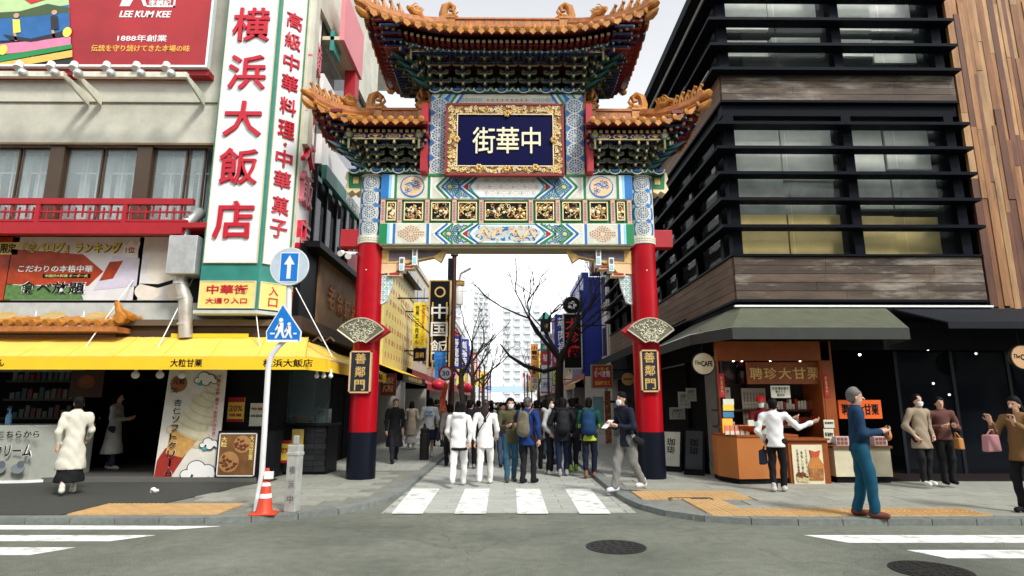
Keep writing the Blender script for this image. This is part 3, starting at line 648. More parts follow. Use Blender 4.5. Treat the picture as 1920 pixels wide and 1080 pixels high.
for s in (-1, 1):      # end scroll where the side roof meets the core
    o = link('ridge_end_dragon', CHIWEN, gate, (s * (SXi + .16), 0, SZ0 + .76)); o.scale = (-s * 1.1, 1, 1.25)
# ---- bracket sets (dougong): outlined arms and blocks stepping out tier by tier
def oarm(b, cx, y, z, w, h, t, m):               # arm across x with pale outline, front face at y
    up = min(.06, w * .2); hw = w / 2
    pl_ = [(cx - hw, z + h), (cx - hw, z + h * .45), (cx - hw + up, z), (cx + hw - up, z), (cx + hw, z + h * .45), (cx + hw, z + h)]
    b.prism(pl_, y, y + t, 1); g = .011; pi = [(cx - hw + g, z + h - g), (cx - hw + g, z + h * .45 + g * .4), (cx - hw + up + g * .5, z + g), (cx + hw - up - g * .5, z + g), (cx + hw - g, z + h * .45 + g * .4), (cx + hw - g, z + h - g)]
    b.prism(pi, y - .004, y - .0005, m)
def oblk(b, cx, y, z, w, h, t, m):
    b.box(cx - w / 2, cx + w / 2, y, y + t, z, z + h, 1); g = .010; b.box(cx - w / 2 + g, cx + w / 2 - g, y - .004, y - .0005, z + g, z + h - g, m)
def bracket_mesh(tiers, dy, dz, w0, dw, seed=0):
    b = MB()
    for k in range(tiers):
        y = -k * dy; z = k * dz; w = w0 + dw * (k % 2) ; m = 0 if k % 2 == 0 else 2
        oblk(b, 0, y - .03, z - .005, .085, .05, .12, m)
        oarm(b, 0, y, z + .03, w, .062, .06, m)
        for s in (-1, 1): oblk(b, s * (w / 2 - .035), y - .012, z + .085, .07, .045, .09, 2 - m)
        b.box(-.032, .032, y - dy - .02, y + .25, z + .045, z + dz + .01, 0 if m else 2)              # outward arm
        b.box(-.026, .026, y - dy - .034, y - dy - .02, z + .05, z + .05 + dz * .8, 1)
        b.box(-.012, .012, y - dy - .04, y - dy - .034, z + .07, z + .07 + dz * .4, 3)
    return b.mesh('bracket_set', gate_m)
T_DY, T_DZ, TT = .155, .115, 5
tb_z = zz(167, GY - .42); TBM = bracket_mesh(TT, T_DY, T_DZ, .34, .12); TBC = bracket_mesh(TT, T_DY, T_DZ, .13, .04)
for k in range(7): link('bracket_set', TBM, gate, ((k - 3) * .50, -.42 + .1, tb_z))
for s in (-1, 1):
    for k in range(4): link('bracket_set', TBC, gate, (s * (1.74 + k * .135), -.32 + k * .0, tb_z + .11 * k * .9), (0, 0, s * R(8 * k)))
    for k in range(3): o = link('bracket_set', TBC, gate, (s * (1.76), -.30, tb_z + .02 * k), (0, 0, s * R(35 + 18 * k))); o.scale = (1, 1.25, 1)
    for k in range(3): link('bracket_set', TBM, gate, (s * 1.78, -.05 + k * .48 - .2, tb_z), (0, 0, s * R(90)))
    for k in range(4):                              # pointed cantilever tips at the corner
        b = MB(); z = tb_z + .10 + k * .13; l = .34 + k * .19; d = Vector((s * .75, -.66, 0)); o0 = Vector((s * 1.74, -.34, z)); t = Vector((d.y, -d.x, 0)) * .06
        e = o0 + d * l; vs = [o0 + t, o0 - t, e - t * .7, e + d * .2 + Vector((0, 0, .05)), e + t * .7]; vs += [v + Vector((0, 0, -.08)) for v in vs[:3]] + [vs[3] + Vector((0, 0, -.02)), vs[4] + Vector((0, 0, -.08))]
        b.add(vs, [(0, 1, 2, 3, 4)[::-1], (5, 6, 7, 8, 9)], 0); b.add(vs, [(i, (i + 1) % 5, (i + 1) % 5 + 5, i + 5) for i in range(5)], 0); b.build('cantilever_arm', gate_m, gate)
# painted purlin boards on top of the brackets
def purlin(x0, x1, yl, z0, z1):
    o = bx('purlin_board', x0, x1, yl, yl + .12, z0, z1, pdblue, gate); P = Pat(lambda u, v, h: (u, yl - .001 - h, v)); zc = (z0 + z1) / 2; hh = (z1 - z0) / 2; n = max(3, round((x1 - x0) / .42)); w = (x1 - x0) / n
    for k in range(n):
        c_ = x0 + (k + .5) * w
        P.band([(c_ - w * .42, zc), (c_ - w * .3, zc + hh * .6), (c_ + w * .3, zc + hh * .6), (c_ + w * .42, zc), (c_ + w * .3, zc - hh * .6), (c_ - w * .3, zc - hh * .6), (c_ - w * .42, zc)], .016, 'y', .003)
        if k % 2: P.poly([(c_ - w * .2, zc + hh * .35), (c_ + w * .2, zc + hh * .35), (c_, zc - hh * .45)], 't', .004)
        else:
            for q in range(-3, 4): P.ring(c_ + q * w * .07, zc, .016, 4, .010, .006, 'tw'[q % 2], .004)
    P.band([(x0, z0 + .01), (x1, z0 + .01)], .016, 'y', .003); P.build('painted_pattern', o)
    for s_, xx in ((-1, x0), (1, x1)):
        q = MB(); q.tube([(xx, yl - .03, zc - .3), (xx, yl - .03, zc - .08)], .025, 6, 1); q.disc((xx, zc + .02), .095, yl - .05, yl - .02, 18, 0); q.disc((xx, zc + .02), .06, yl - .06, yl - .05, 14, 1)
        for k in range(8): q.ball((xx + .075 * math.cos(k * .785), yl - .055, zc + .02 + .075 * math.sin(k * .785)), .014, 5, 1)
        q.build('lotus_boss', [pdgreen, gate_m[1]], o)
tp0 = W(950, 98, GY - 1.06).z; tp1 = W(950, 82, GY - 1.06).z
purlin(-W(1130, 90, GY - 1.06).x, W(1130, 90, GY - 1.06).x, -1.06, tp0, tp1)
S_DY, S_DZ = .13, .115
sb_z = zz(316, GY - .42); SBM = bracket_mesh(4, S_DY, S_DZ, .30, .1); SBC = bracket_mesh(4, S_DY, S_DZ, .13, .03)
sp0 = W(950, 262, GY - .82).z; sp1 = W(950, 250, GY - .82).z
for s in (-1, 1):
    for k in range(3): link('bracket_set', SBM, gate, (s * (2.02 + k * .42), -.30, sb_z))
    for k in range(4): link('bracket_set', SBC, gate, (s * (3.06 + k * .13), -.26, sb_z + .07 * k), (0, 0, s * R(10 * k)))
    for k in range(3): o = link('bracket_set', SBC, gate, (s * 3.10, -.25, sb_z + .02 * k), (0, 0, s * R(40 + 20 * k))); o.scale = (1, 1.3, 1)
    for k in range(2): link('bracket_set', SBM, gate, (s * 3.12, -.05 + k * .42, sb_z), (0, 0, s * R(90)))
    for k in range(4):
        b = MB(); z = sb_z + .08 + k * .11; l = .28 + k * .17; d = Vector((s * .78, -.62, 0)); o0 = Vector((s * 3.10, -.28, z)); t = Vector((d.y, -d.x, 0)) * .055
        e = o0 + d * l; vs = [o0 + t, o0 - t, e - t * .7, e + d * .2 + Vector((0, 0, .05)), e + t * .7]; vs += [v + Vector((0, 0, -.07)) for v in vs[:3]] + [vs[3] + Vector((0, 0, -.02)), vs[4] + Vector((0, 0, -.07))]
        b.add(vs, [(0, 1, 2, 3, 4)[::-1], (5, 6, 7, 8, 9)], 2); b.add(vs, [(i, (i + 1) % 5, (i + 1) % 5 + 5, i + 5) for i in range(5)], 0); b.build('cantilever_arm', gate_m, gate)
    bx('bracket_core', min(s * 1.86, s * 3.2), max(s * 1.86, s * 3.2), -.12, .2, zz(330), sp1, pdgreen, gate)
    xa, xb = W(655, 256, GY - .82).x, W(786, 256, GY - .82).x
    purlin(*((xa, xb) if s < 0 else (-xb, -xa)), -.82, sp0, sp1)
# ---- fans and name boards on the pillars
fanm = [mat('fan_bronze', (.20, .19, .13), .45, .5), mat('fan_filigree', (.56, .54, .40), .4, .3), redp]
for s, fx, fy, cx_, bt in ((-1, 674, 620, 676, (658, 737)), (1, 1222, 620, 1219, (656, 735))):
    c0 = W(fx, 642, GY - .48); fan = empty('fan_lamp', (c0.x, -.42, c0.z)); fan.parent = gate; rr1 = W(fx, 596, GY - .48).z - c0.z; hw_ = .49
    arc = [(hw_ * math.sin(a), rr1 * .72 + rr1 * .28 * math.cos(a * 1.4)) for a in np.linspace(-1.0, 1.0, 13)]; arc = [(hw_ * t, rr1 * (1 - .48 * t * t)) for t in np.linspace(-1, 1, 13)]
    low = [(.12, 0), (.06, .03), (0, .045), (-.06, .03), (-.12, 0)]
    poly = [tuple(p) for p in arc][::-1]; poly = poly + [(-.12, 0), (-.06, .03), (0, .045), (.06, .03), (.12, 0)]
    MB().prism(poly, -.02, .03, 0).build('fan_plate', fanm[0], fan)
    b = MB(); b.tube([(p[0], -.025, p[1]) for p in poly + [poly[0]]], .016, 5, 1); rn = random.Random(3)
    for k in range(170):
        t = rn.uniform(-.93, .93); v = rn.uniform(.08, .95); x = t * (.10 + (hw_ - .10) * v) * .95; z = v * rr1 * (1 - .48 * (x / hw_) ** 2); 
        zmin = max(0, (abs(x) - .12) / (hw_ - .12)) * rr1 * .52
        if z < zmin + .03: continue
        a = rn.random() * 6.28; r = rn.uniform(.014, .03); b.tube([(x + r * math.cos(a + q), -.026, z + r * math.sin(a + q)) for q in range(4)], [.005, .011, .010, .004], 4, 1)
    b.build('filigree', fanm, fan)
    MB().prism([(p[0] * 1.02 - s * .10 , p[1] * 1.0 - .01) for p in poly], .05, .25, 0).build('red_backing', redp, fan)
    X0, Z1 = LW(cx_ - 19, bt[0], GY - .33); X1, Z0 = LW(cx_ + 18, bt[1], GY - .33); nb = bx('name_board', X0 + .03, X1 - .03, -.335, -.27, Z0 + .03, Z1 - .03, mat('board_black', (.012, .018, .028), .5), gate)
    b = MB()
    for q in ((X0, X1, Z1 - .03, Z1), (X0, X1, Z0, Z0 + .03), (X0, X0 + .03, Z0, Z1), (X1 - .03, X1, Z0, Z1)): b.box(q[0], q[1], -.355, -.26, q[2], q[3])
    b.build('board_frame', mat('frame_tan', (.62, .42, .22), .5), nb)
    for k, ch in enumerate('善鄰門'): text(ch, (X0 + X1) / 2, Z1 - .16 - k * .275, .22, .22, gold, nb, -.335, 'raised_character', .012, .02)
    b = MB(); b.tube([(s * 3.36, -.1, 4.86), (s * 3.42, -.25, 4.82)], .03, 8); b.tube([(s * 3.46, -.22, 4.80), (s * 3.44, -.34, 4.74)], [.055, .07], 12); b.tube([(s * 3.6, -.2, 4.86), (s * 3.62, -.33, 4.80)], [.05, .065], 12); b.tube([(s * 3.3, -.1, 4.88), (s * 3.62, -.18, 4.87)], .015, 6)
    if s < 0: b.build('floodlight', white, gate, True)
# ================================================================ LEFT RESTAURANT
def rebase(root, loc):
    loc = Vector(loc); root.location = loc
    for c in root.children: c.location = Vector(c.location) - loc
YL = 12.9; XS = -4.6; XW = -22.0
wallm = mat('cream_wall', (.54, .53, .44), .75, var=.28, scale=1.3, bump=.15, blot=((.40, .38, .30), .8, .58))
greyw = mat('pale_grey_wall', (.50, .52, .48), .7, var=.2)
brownf = mat('brown_frame', (.07, .045, .028), .5)
pane = glass('window_glass', (.42, .52, .52), .30); paned = glass('dark_glass', (.02, .025, .03), .55)
curt = mat('sheer_curtain', (.62, .68, .66), .8, var=.12, scale=3)
lb = empty('restaurant_building', (0, 0, 0), 0, 'cream restaurant building with red balcony railing at the left corner', 'building')
def zl(y, Y=YL): return W(200, y, Y).z
zA, zB, zC, zD, zE, zF = zl(138), zl(268), zl(436), zl(442), zl(566), zl(600)
XT = -6.3                                               # where the sign tower starts
bx('upper_wall', XW, XS, YL, YL + .3, zB, 15, wallm, lb); bx('wall_ledge', XW, XT, YL - .05, YL - .002, zl(193), zA, wallm, lb, .01)
bx('window_head', XW, XT - .1, YL - .03, YL + .1, zB - .05, zB - .002, mat('brown_head', (.22, .14, .07), .6), lb)
bx('side_wall', XS - .3, XS, YL + .3, 19.5, 11.2, 15, wallm, lb)
bx('roof_slab', XW, XS, YL, 24, 15, 15.3, greyw, lb); bx('floor_slab', XW, XS - .02, YL + .02, 24, zD - .5, zD - .02, greyw, lb); bx('upper_floor_slab', XW, XS - .35, YL + .35, 24, zB + .2, zB + .4, greyw, lb)
bx('room_back', XW, XS - .4, YL + 2.4, YL + 2.5, zD, zB + .2, mat('room_wall', (.34, .33, .30), .8), lb)
# windows: wide posts, sashes, panes, muntins, curtains behind
for a, c_ in ((85, 112), (250, 278)):
    x0, x1 = W(a, 330, YL).x, W(c_, 330, YL).x; bx('window_post', x0, x1, YL + .03, YL + .25, zC, zB - .05, brownf, lb)
edges = [-260, -170, -80, 12, 28, 105, 112, 180, 184, 250, 280, 340, 344, 372]
def sash(pxa, pxb):
    x0, x1 = W(pxa, 330, YL).x, W(pxb, 330, YL).x; y = YL + .14; t = .035; z0, z1 = zC + .02, zB - .06; w = empty('window', (0, 0, 0)); w.parent = lb; b = MB()
    b.box(x0, x1, y, y + .05, z1 - t, z1); b.box(x0, x1, y, y + .05, z0, z0 + t); b.box(x0, x0 + t, y, y + .05, z0, z1); b.box(x1 - t, x1, y, y + .05, z0, z1); b.build('frame', brownf, w)
    bx('pane', x0 + t, x1 - t, y + .02, y + .03, z0 + t, z1 - t, pane, w); b = MB(); zm = zl(312); b.box(x0 + t, x1 - t, y + .28, y + .30, zm - .015, zm + .015)
    for k in (1, 2): xx = x0 + (x1 - x0) * k / 3; b.box(xx - .012, xx + .012, y + .28, y + .30, z0, z1)
    b.build('muntins', white, w); n = 9; c = MB()
    for q0, q1 in ((.05, .34), (.62, .95)):
        for k in range(n): u0 = x0 + (x1 - x0) * (q0 + (q1 - q0) * k / n); u1 = x0 + (x1 - x0) * (q0 + (q1 - q0) * (k + 1) / n); c.add([(u0, y + .42 + .03 * (k % 2), z0), (u1, y + .42 + .03 * ((k + 1) % 2), z0), (u1, y + .42 + .03 * ((k + 1) % 2), z1), (u0, y + .42 + .03 * (k % 2), z1)], [(0, 1, 2, 3)])
    c.build('curtain', curt, w)
for a, c_ in ((-280, -190), (-186, -95), (-70, 22), (26, 84), (113, 180), (184, 249), (279, 341), (345, 376)): sash(a, c_)
# balcony with red railing
bx('balcony_floor', XW, XT, YL - .62, YL + .02, zl(441), zl(432), redp, lb)
rail = empty('balcony_railing', (0, 0, 0)); rail.parent = lb; yr = YL - .55
def zr_(y): return W(200, y, yr).z
bx('top_rail', XW, W(364, 378, yr).x, yr - .05, yr + .05, zr_(384), zr_(373), redp, rail); bx('lower_rail', XW, W(352, 415, yr).x, yr - .03, yr + .03, zr_(416), zr_(412), redp, rail); bx('mid_rail', XW, W(356, 398, yr).x, yr - .02, yr + .02, zr_(399), zr_(396), redp, rail)
bx('bottom_beam', XW, W(345, 430, yr).x, yr - .09, yr + .09, zr_(440), zr_(427), redp, rail)
for px in (-250, -92, 72, 235): x = W(px, 400, yr).x; bx('post', x - .045, x + .045, yr - .044, yr + .044, zr_(430), zr_(376), redp, rail)
for k in range(44):
    px = -215 + k * 13.2; x = W(px, 400, yr).x; up = k % 2
    if px < 352: bx('baluster', x - .014, x + .014, yr - .016, yr + .016, zr_(413 if up else 407), zr_(384 if not up else 389), redp, rail)
# poster band: black frame and the strip below
bx('poster_band', XW, XT, YL - .02, YL + .2, zE - .03, zD + .02, darkm, lb); bx('lower_strip', XW, XT + .6, YL - .05, YL + .2, zF - .4, zE - .03, greyw, lb)
# small tiled eave over the shop
ev = empty('tiled_eave', (0, 0, 0)); ev.parent = lb; x1 = W(246, 610, YL - .3).x; zt2 = zl(597, YL - .05)
bx('eave_deck', XW, x1, YL - .75, YL - .05, zt2 - .36, zt2 - .26, tile_d, ev); k = 0
while True:
    x = x1 - .12 - k * .265; k += 1
    if x < -12.5: break
    b = MB(); b.tube([(x + .14, YL - .05, zt2), (x, YL - .72, zt2 - .19)], .062, 10); b.tube([(x, YL - .70, zt2 - .19), (x - .01, YL - .76, zt2 - .21)], .085, 14); b.build('eave_tile', tile_m, ev, True)
b = MB(); b.tube([(x1 + .05, YL - .1, zt2 - .05), (x1 + .10, YL - .5, zt2 - .02), (x1 + .02, YL - .75, zt2 + .06)], [.07, .08, .07], 10); b.tube([(x1 + .02, YL - .72, zt2 + .0), (x1 - .04, YL - .8, zt2 + .25)], [.09, .05], 10); b.tube([(x1 + .06, YL - .76, zt2 - .08), (x1 + .06, YL - .83, zt2 - .09)], .11, 16); b.build('eave_end_tile', tile_m, ev, True)
bx('wood_fascia', x1 - .3, XS + .06, YL - .30, YL + .1, zl(655, YL - .3), zl(612, YL - .3), woodd, lb); b = MB()
for k in range(16): x = x1 + .2 + k * .26; b.tube([(x, YL - .31, zl(640, YL - .3)), (x + .12, YL - .32, zl(632, YL - .3)), (x + .2, YL - .31, zl(640, YL - .3))], .02, 5)
b.build('carved_trim', mat('carved_brown', (.10, .06, .03), .6), lb)
bx('fascia_cap', x1 - .3, XS + .10, YL - .38, YL + .1, zl(611, YL - .3), zl(600, YL - .3), mat('brown_beam', (.12, .085, .06), .6), lb)
# shop room
shelf = mat('shop_shelf', (.05, .045, .04), .6); fl = mat('shop_floor', (.08, .075, .07), .6)
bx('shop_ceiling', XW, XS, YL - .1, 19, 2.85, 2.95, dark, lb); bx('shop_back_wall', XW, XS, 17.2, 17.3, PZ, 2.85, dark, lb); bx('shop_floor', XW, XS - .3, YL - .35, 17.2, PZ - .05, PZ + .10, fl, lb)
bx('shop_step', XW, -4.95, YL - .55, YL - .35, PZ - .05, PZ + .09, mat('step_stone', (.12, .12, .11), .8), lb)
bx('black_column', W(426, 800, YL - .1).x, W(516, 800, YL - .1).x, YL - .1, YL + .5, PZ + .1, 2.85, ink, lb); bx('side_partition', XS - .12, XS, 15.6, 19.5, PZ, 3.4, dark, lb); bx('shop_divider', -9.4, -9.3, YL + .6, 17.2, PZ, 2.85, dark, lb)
for k in range(3):
    z = 1.25 + k * .42; s_ = bx('display_shelf', -11.6, -9.5, YL + 1.2, YL + 1.6, z, z + .04, shelf, lb); b = MB(); rn = random.Random(k)
    for q in range(15): x = -11.5 + q * .135; h = rn.uniform(.12, .28); b.box(x, x + .10, YL + 1.25, YL + 1.4, z + .042, z + .042 + h, rn.randrange(4))
    b.build('shelf_goods', [mat('goods_pale', (.16, .15, .13), .6), mat('goods_red', (.12, .01, .01), .5), mat('goods_grey', (.10, .10, .10), .5), mat('goods_blue', (.03, .06, .09), .5)], s_)
b = MB(); b.box(-11.6, -9.3, YL + .7, YL + .74, 2.30, 2.72, 0)
for k in range(16): b.box(-11.5 + k * .13, -11.4 + k * .13, YL + .69, YL + .70, 2.34, 2.66, 1 if k % 5 else 2)
b.build('menu_strip', [mat('strip_grey', (.22, .22, .22), .5), mat('strip_pale', (.42, .43, .42), .5), redp], lb)
hp = empty('hanging_banner', (0, 0, 0)); hp.parent = lb; x0, x1_, z0_, z1_ = rect(135, 695, 190, 745, YL + .5); bx('banner_cloth', x0, x1_, YL + .5, YL + .52, z0_, z1_, mat('banner_dark', (.06, .02, .012), .6), hp); b = MB(); b.disc(((x0 + x1_) / 2, (z0_ + z1_) / 2 + .05), .2, YL + .488, YL + .498, 20, 0, .15); b.disc(((x0 + x1_) / 2, (z0_ + z1_) / 2 + .09), .15, YL + .48, YL + .487, 20, 1, .10); b.build('bowl_picture', [mat('bowl_dark', (.16, .05, .015), .5), orange_w], hp)
# corner display behind the pillar: glass case, counter with black tiled front, wares
ct = empty('corner_counter', (0, 0, 0)); ct.parent = lb; X0, X1 = -5.0, -3.95; yf = 13.6
bx('counter_top', X0 - .05, X1 + .06, yf - .06, yf + .9, 1.12, 1.17, darkm, ct); bx('counter_body', X0, X1, yf + .02, yf + .86, PZ, 1.12, ink, ct); tm = MB().box(.004, .246, -.018, 0, .004, .116).mesh('t', mat('black_tile', (.02, .022, .026), .3, rnd=.3))
for j in range(8):
    for i in range(4): link('front_tile', tm, ct, (X0 + .01 + i * .25 + (.0 if j % 2 else .02), yf + .018, PZ + .06 + j * .12))
bx('glass_screen', X0, X1, yf, yf + .02, 1.18, 2.5, glass('case_glass', (.15, .22, .25), .25), ct); bw = MB().lathe([(.10, 0), (.24, .10), (.27, .16), (.25, .16), (.20, .06)], (X0 + .35, yf + .3, 1.175), 20); bw.build('copper_bowl', mat('copper', (.45, .14, .05), .3, .7), ct, True)
bx('price_poster', X1 - .75, X1 - .50, yf - .09, yf - .07, .62, 1.05, mat('poster_yellow', (.75, .55, .15), .6), ct); b = MB(); rn = random.Random(4)
for k in range(26): x = rn.uniform(X0 + .6, X1 - .1); b.box(x, x + .06, yf + .3, yf + .4, 1.175, 1.175 + rn.uniform(.08, .35), rn.randrange(3))
b.build('bottles', [mat('glass_green', (.05, .12, .10), .2), steel, mat('dark_blue_pack', (.02, .05, .12), .4)], ct)
bx('display_back', X0 - .3, XS - .14, 15.0, 15.05, 1.2, 2.6, mat('case_back', (.03, .06, .075), .4), ct)
# side face over the street: fascia bands, windows, carved board (X planes face the street)
def sideband(name, X, t, za, zb_, Y0, Y1, m): return bx(name, X - t, X, Y0, Y1, zb_, za, m, lb)
pinkm = mat('pink_panel', (.62, .22, .24), .6, var=.1, scale=1.5)
f0 = SX(671, 133, -4.15); f1 = SX(651, 0, -4.15); yend = SX(680, 122, -4.15).y
sideband('pink_fascia', -4.15, .12, f1.z + .2, f0.z, 13.75, yend, pinkm); bx('fascia_soffit', XS - .1, -4.15 - .12, 13.75, yend, f0.z, f0.z + .1, mat('cream_soffit', (.55, .50, .36), .7), lb)
bx('red_pier', -4.5, -4.2, yend - .5, yend - .1, f0.z - 1.1, f0.z, redp, lb)
t1 = SX(637, 118, XS + .2); sideband('teal_sign_strip', XS + .2, .1, t1.z + .55, t1.z, 13.75, t1.y, teal)
w1, w0 = SX(651, 318, XS + .05), SX(668, 392, XS + .05); sideband('white_band', XS + .05, .2, w1.z, w0.z, 13.8, 20, white); sideband('mid_band', XS, .2, w1.z + 1.6, w1.z + .9, 13.75, 20, white)
ts = sideband('teal_sign_strip', XS + .22, .12, w0.z - .06, w0.z - .42, 13.75, SX(672, 398, XS + .2).y, teal)
tx = text('酒家菜館', 0, 0, 1.5, .28, white, lb, 0, 'lettering', .006, .02); tx.location = (XS + .226, 16.2, w0.z - .24); tx.rotation_euler = (0, 0, R(90))
bx('side_window_dark', XS - .15, XS - .1, 13.75, 20, w0.z - 2.0, 11.2, paned, lb); bx('side_room', XS - 1.6, XS - 1.5, 13.7, 20, 4.5, 11.2, dark, lb)
for k in range(7): bx('window_mullion', XS - .1, XS - .02, 13.8 + k * .9, 13.88 + k * .9, w0.z - 2.0, w0.z, darkm, lb)
lg = SX(665, 520, XS + .3); sideband('dark_ledge', XS + .35, .5, lg.z + .14, lg.z, 13.2, 20, ink); cbd1, cbd0 = SX(610, 485, XS + .1).z, SX(655, 640, XS + .1).z
wb = bx('carved_board', XS - .02, XS + .10, 14.1, 18.2, cbd0 + .1, cbd1, mat('board_brown', (.26, .15, .07), .65, var=.4, scale=2), lb); bx('board_surround', XS - .15, XS + .05, 12.95, 14.08, cbd0, cbd1, ink, lb)
for k, ch in enumerate('老金軒楼'): q = text(ch, 0, 0, .55, .62, mat('carved_orange', (.50, .20, .07), .6), wb, 0, 'carved_character', .03, .02); q.location = (XS + .101, 15.1 + k * .75, cbd1 - .85 - .06 * k); q.rotation_euler = (0, 0, R(90))
sideband('lower_ledge', XS + .25, .45, cbd0 + .08, cbd0 - .2, 12.6, 19, woodd); sideband('red_panel', XS + .06, .1, lg.z + .9, lg.z + .15, 16.6, 18.6, redp)
rebase(lb, (-8, YL, 0))
# ---- billboard
bb = empty('billboard', (0, 0, 0), 0, 'red billboard with white brand lettering over the cream wall', 'billboard'); yb = YL - .38
X1, zb0 = W(389, 127, yb).x, W(389, 127, yb).z; bw0 = -13.2
bx('panel', bw0, X1 - .05, yb, yb + .1, zb0 + .05, 13.4, mat('billboard_red', (.36, .022, .028), .5, var=.35, scale=.6), bb); b = MB(); b.box(bw0, X1, yb - .03, yb + .12, zb0, zb0 + .05); b.box(X1 - .05, X1, yb - .03, yb + .12, zb0 + .05, 13.4); b.build('frame', white, bb); bx('under_rail', bw0, X1, yb + .08, YL, zb0 - .14, zb0 - .01, redp, bb)
def BP(px, py): p = W(px, py, yb); return p.x, p.z
def pic(b, pts, y, m): b.prism([BP(*p) for p in pts], y - .004, y, m)
b = MB(); L1 = [(0, 122), (-140, 122), (-150, -60), (-10, -60), (120, -60), (132, 60), (138, 122)]
bl = [mat('bottle_black', (.02, .02, .025), .4), mat('label_sky', (.45, .62, .30), .5), mat('label_water', (.02, .13, .36), .45, var=.3, scale=2), mat('label_pink', (.70, .22, .36), .5), mat('label_green', (.02, .25, .07), .5), mat('label_gold', (.75, .48, .10), .4), mat('label_red', (.6, .03, .03), .5), mat('label_hill', (.06, .10, .04), .6), skin, mat('label_yellow', (.8, .7, .1), .5)]
y = yb - .004; pic(b, L1, y, 0); pic(b, [(-140, -60), (126, -60), (131, 25), (-140, 25)], y - .006, 1); pic(b, [(-140, 30), (-60, 14), (10, 30), (60, 20), (130, 10), (133, 75), (-140, 80)], y - .012, 2); pic(b, [(-140, 30), (-90, 10), (-30, 26), (40, 22), (90, 8), (131, 16), (131, 24), (60, 32), (0, 36), (-140, 44)], y - .014, 7)
pic(b, [(30, -10), (60, 8), (100, -4), (120, -40), (20, -40)], y - .018, 6); pic(b, [(-140, 84), (0, 84), (134, 70), (134, 88), (0, 104), (-140, 104)], y - .02, 3); pic(b, [(-140, 106), (0, 106), (136, 84), (137, 92), (0, 118), (-140, 118)], y - .022, 4); pic(b, [(-140, 119), (0, 119), (137, 95), (137, 108), (60, 121), (-140, 123)], y - .02, 5)
pic(b, [(8, 66), (60, 74), (112, 62), (126, 56), (118, 70), (60, 80), (20, 76)], y - .026, 0)
for cx, cy, m in ((33, 38, 9), (104, 32, 0)):          # two generic boat figures
    pic(b, [(cx - 7, cy), (cx + 6, cy), (cx + 8, cy + 24), (cx - 6, cy + 26)], y - .028, m); b.disc(BP(cx, cy - 7), .065, y - .034, y - .03, 12, 8); pic(b, [(cx - 6, cy + 26), (cx - 1, cy + 26), (cx + 2, cy + 40), (cx - 3, cy + 40)], y - .026, 8)
for cx, cy in ((8, 95), (128, 62)): b.disc(BP(cx, cy), .10, y - .034, y - .03, 16, 9, .13)
b.build('bottle_label_picture', bl, bb)
def BT(s, px, py, w, h, m, bold=.015, sh=0.): p = BP(px, py); return text(s, p[0], p[1], w, h, m, bb, yb, 'lettering', .012, bold, shear=sh)
BT('LEE KUM KEE', 273, 27, 1.17, .17, white, .02, .15); BT('1888年創業', 267, 72, 1.13, .17, white, .004); BT('伝統を守り続けてきた本場の味', 264, 91, 2.26, .17, mat('gold_text', (.78, .42, .08), .5), .012); BT('李錦記', 300, 6, .52, .16, white)
BT('LEE KUM KEE', 73, 87, .5, .07, mat('text_purple', (.25, .03, .12), .5)); BT('PREMIUM OYSTER SAUCE', 70, 97, .95, .07, MATS['text_purple']); BT('淨重 750 克 NET WT. 750g', 70, 107, .95, .07, white)
b = MB(); q = [BP(226, 12), BP(328, 12), BP(328, -12), (BP(230, -12))]; b.prism([BP(225, 12), BP(243, 12), BP(252, -4), BP(264, -4), BP(270, 12), BP(276, 12), BP(268, -14), BP(236, -14)], yb - .012, yb, 0); b.box(BP(276, 12)[0], BP(328, 12)[0], yb - .012, yb, BP(0, 12)[1], BP(0, 9)[1], 0); b.box(BP(325, 12)[0], BP(328, 12)[0], yb - .012, yb, BP(0, 12)[1], BP(0, -14)[1], 0); b.build('logo', white, bb)
rebase(bb, (-9, yb, zb0))
# ---- lamp bars below the billboard
lm = [mat('lamp_white', (.72, .72, .69), .4), steel]
def lampbar(pxa, pxb, lamps, struts, label):
    yq = 12.0; z = W(200, 141, yq).z; o = empty('lamp_bar', (0, 0, 0), 0, label, 'lamp bar', 'lamp bars under the billboard'); x0, x1 = W(pxa, 141, yq).x, W(pxb, 141, yq).x; bx('bar', x0, x1, yq - .05, yq + .05, z - .06, z + .06, cream, o)
    for px in struts:
        x = W(px, 141, yq).x; MB().add([(x, yq + .05, z + .04), (x, yq + .05, z - .06), (x, YL - .06, z - .28), (x, YL - .06, z - .02), (x + .04, yq + .05, z + .04), (x + .04, yq + .05, z - .06), (x + .04, YL - .06, z - .28), (x + .04, YL - .06, z - .02)], [(0, 3, 2, 1), (4, 5, 6, 7), (0, 1, 5, 4), (1, 2, 6, 5), (2, 3, 7, 6), (3, 0, 4, 7)]).build('strut', cream, o)
    for px in lamps:
        x = W(px, 141, yq).x; l = MB(); l.tube([(x + .12, yq - .12, z - .02), (x + .12, yq - .06, z)], [.10, .08], 14, 1); l.ball((x + .12, yq - .12, z - .02), (.09, .09, .09), 12, 1); l.tube([(x - .02, yq - .10, z + .10), (x - .05, yq - .02, z + .26)], [.085, .075], 14, 0); l.tube([(x + .1, yq - .1, z + .03), (x - .01, yq - .08, z + .14)], .025, 6, 1); l.build('lamp', lm, o, True)
    rebase(o, ((x0 + x1) / 2, yq, z))
lampbar(-150, 122, (-60, 40, 100), (-140, 117), 'cream lamp bar with spotlights at the far left under the billboard')
lampbar(140, 352, (143, 204, 260, 316), (142, 347), 'cream lamp bar with four spotlights next to the sign tower')
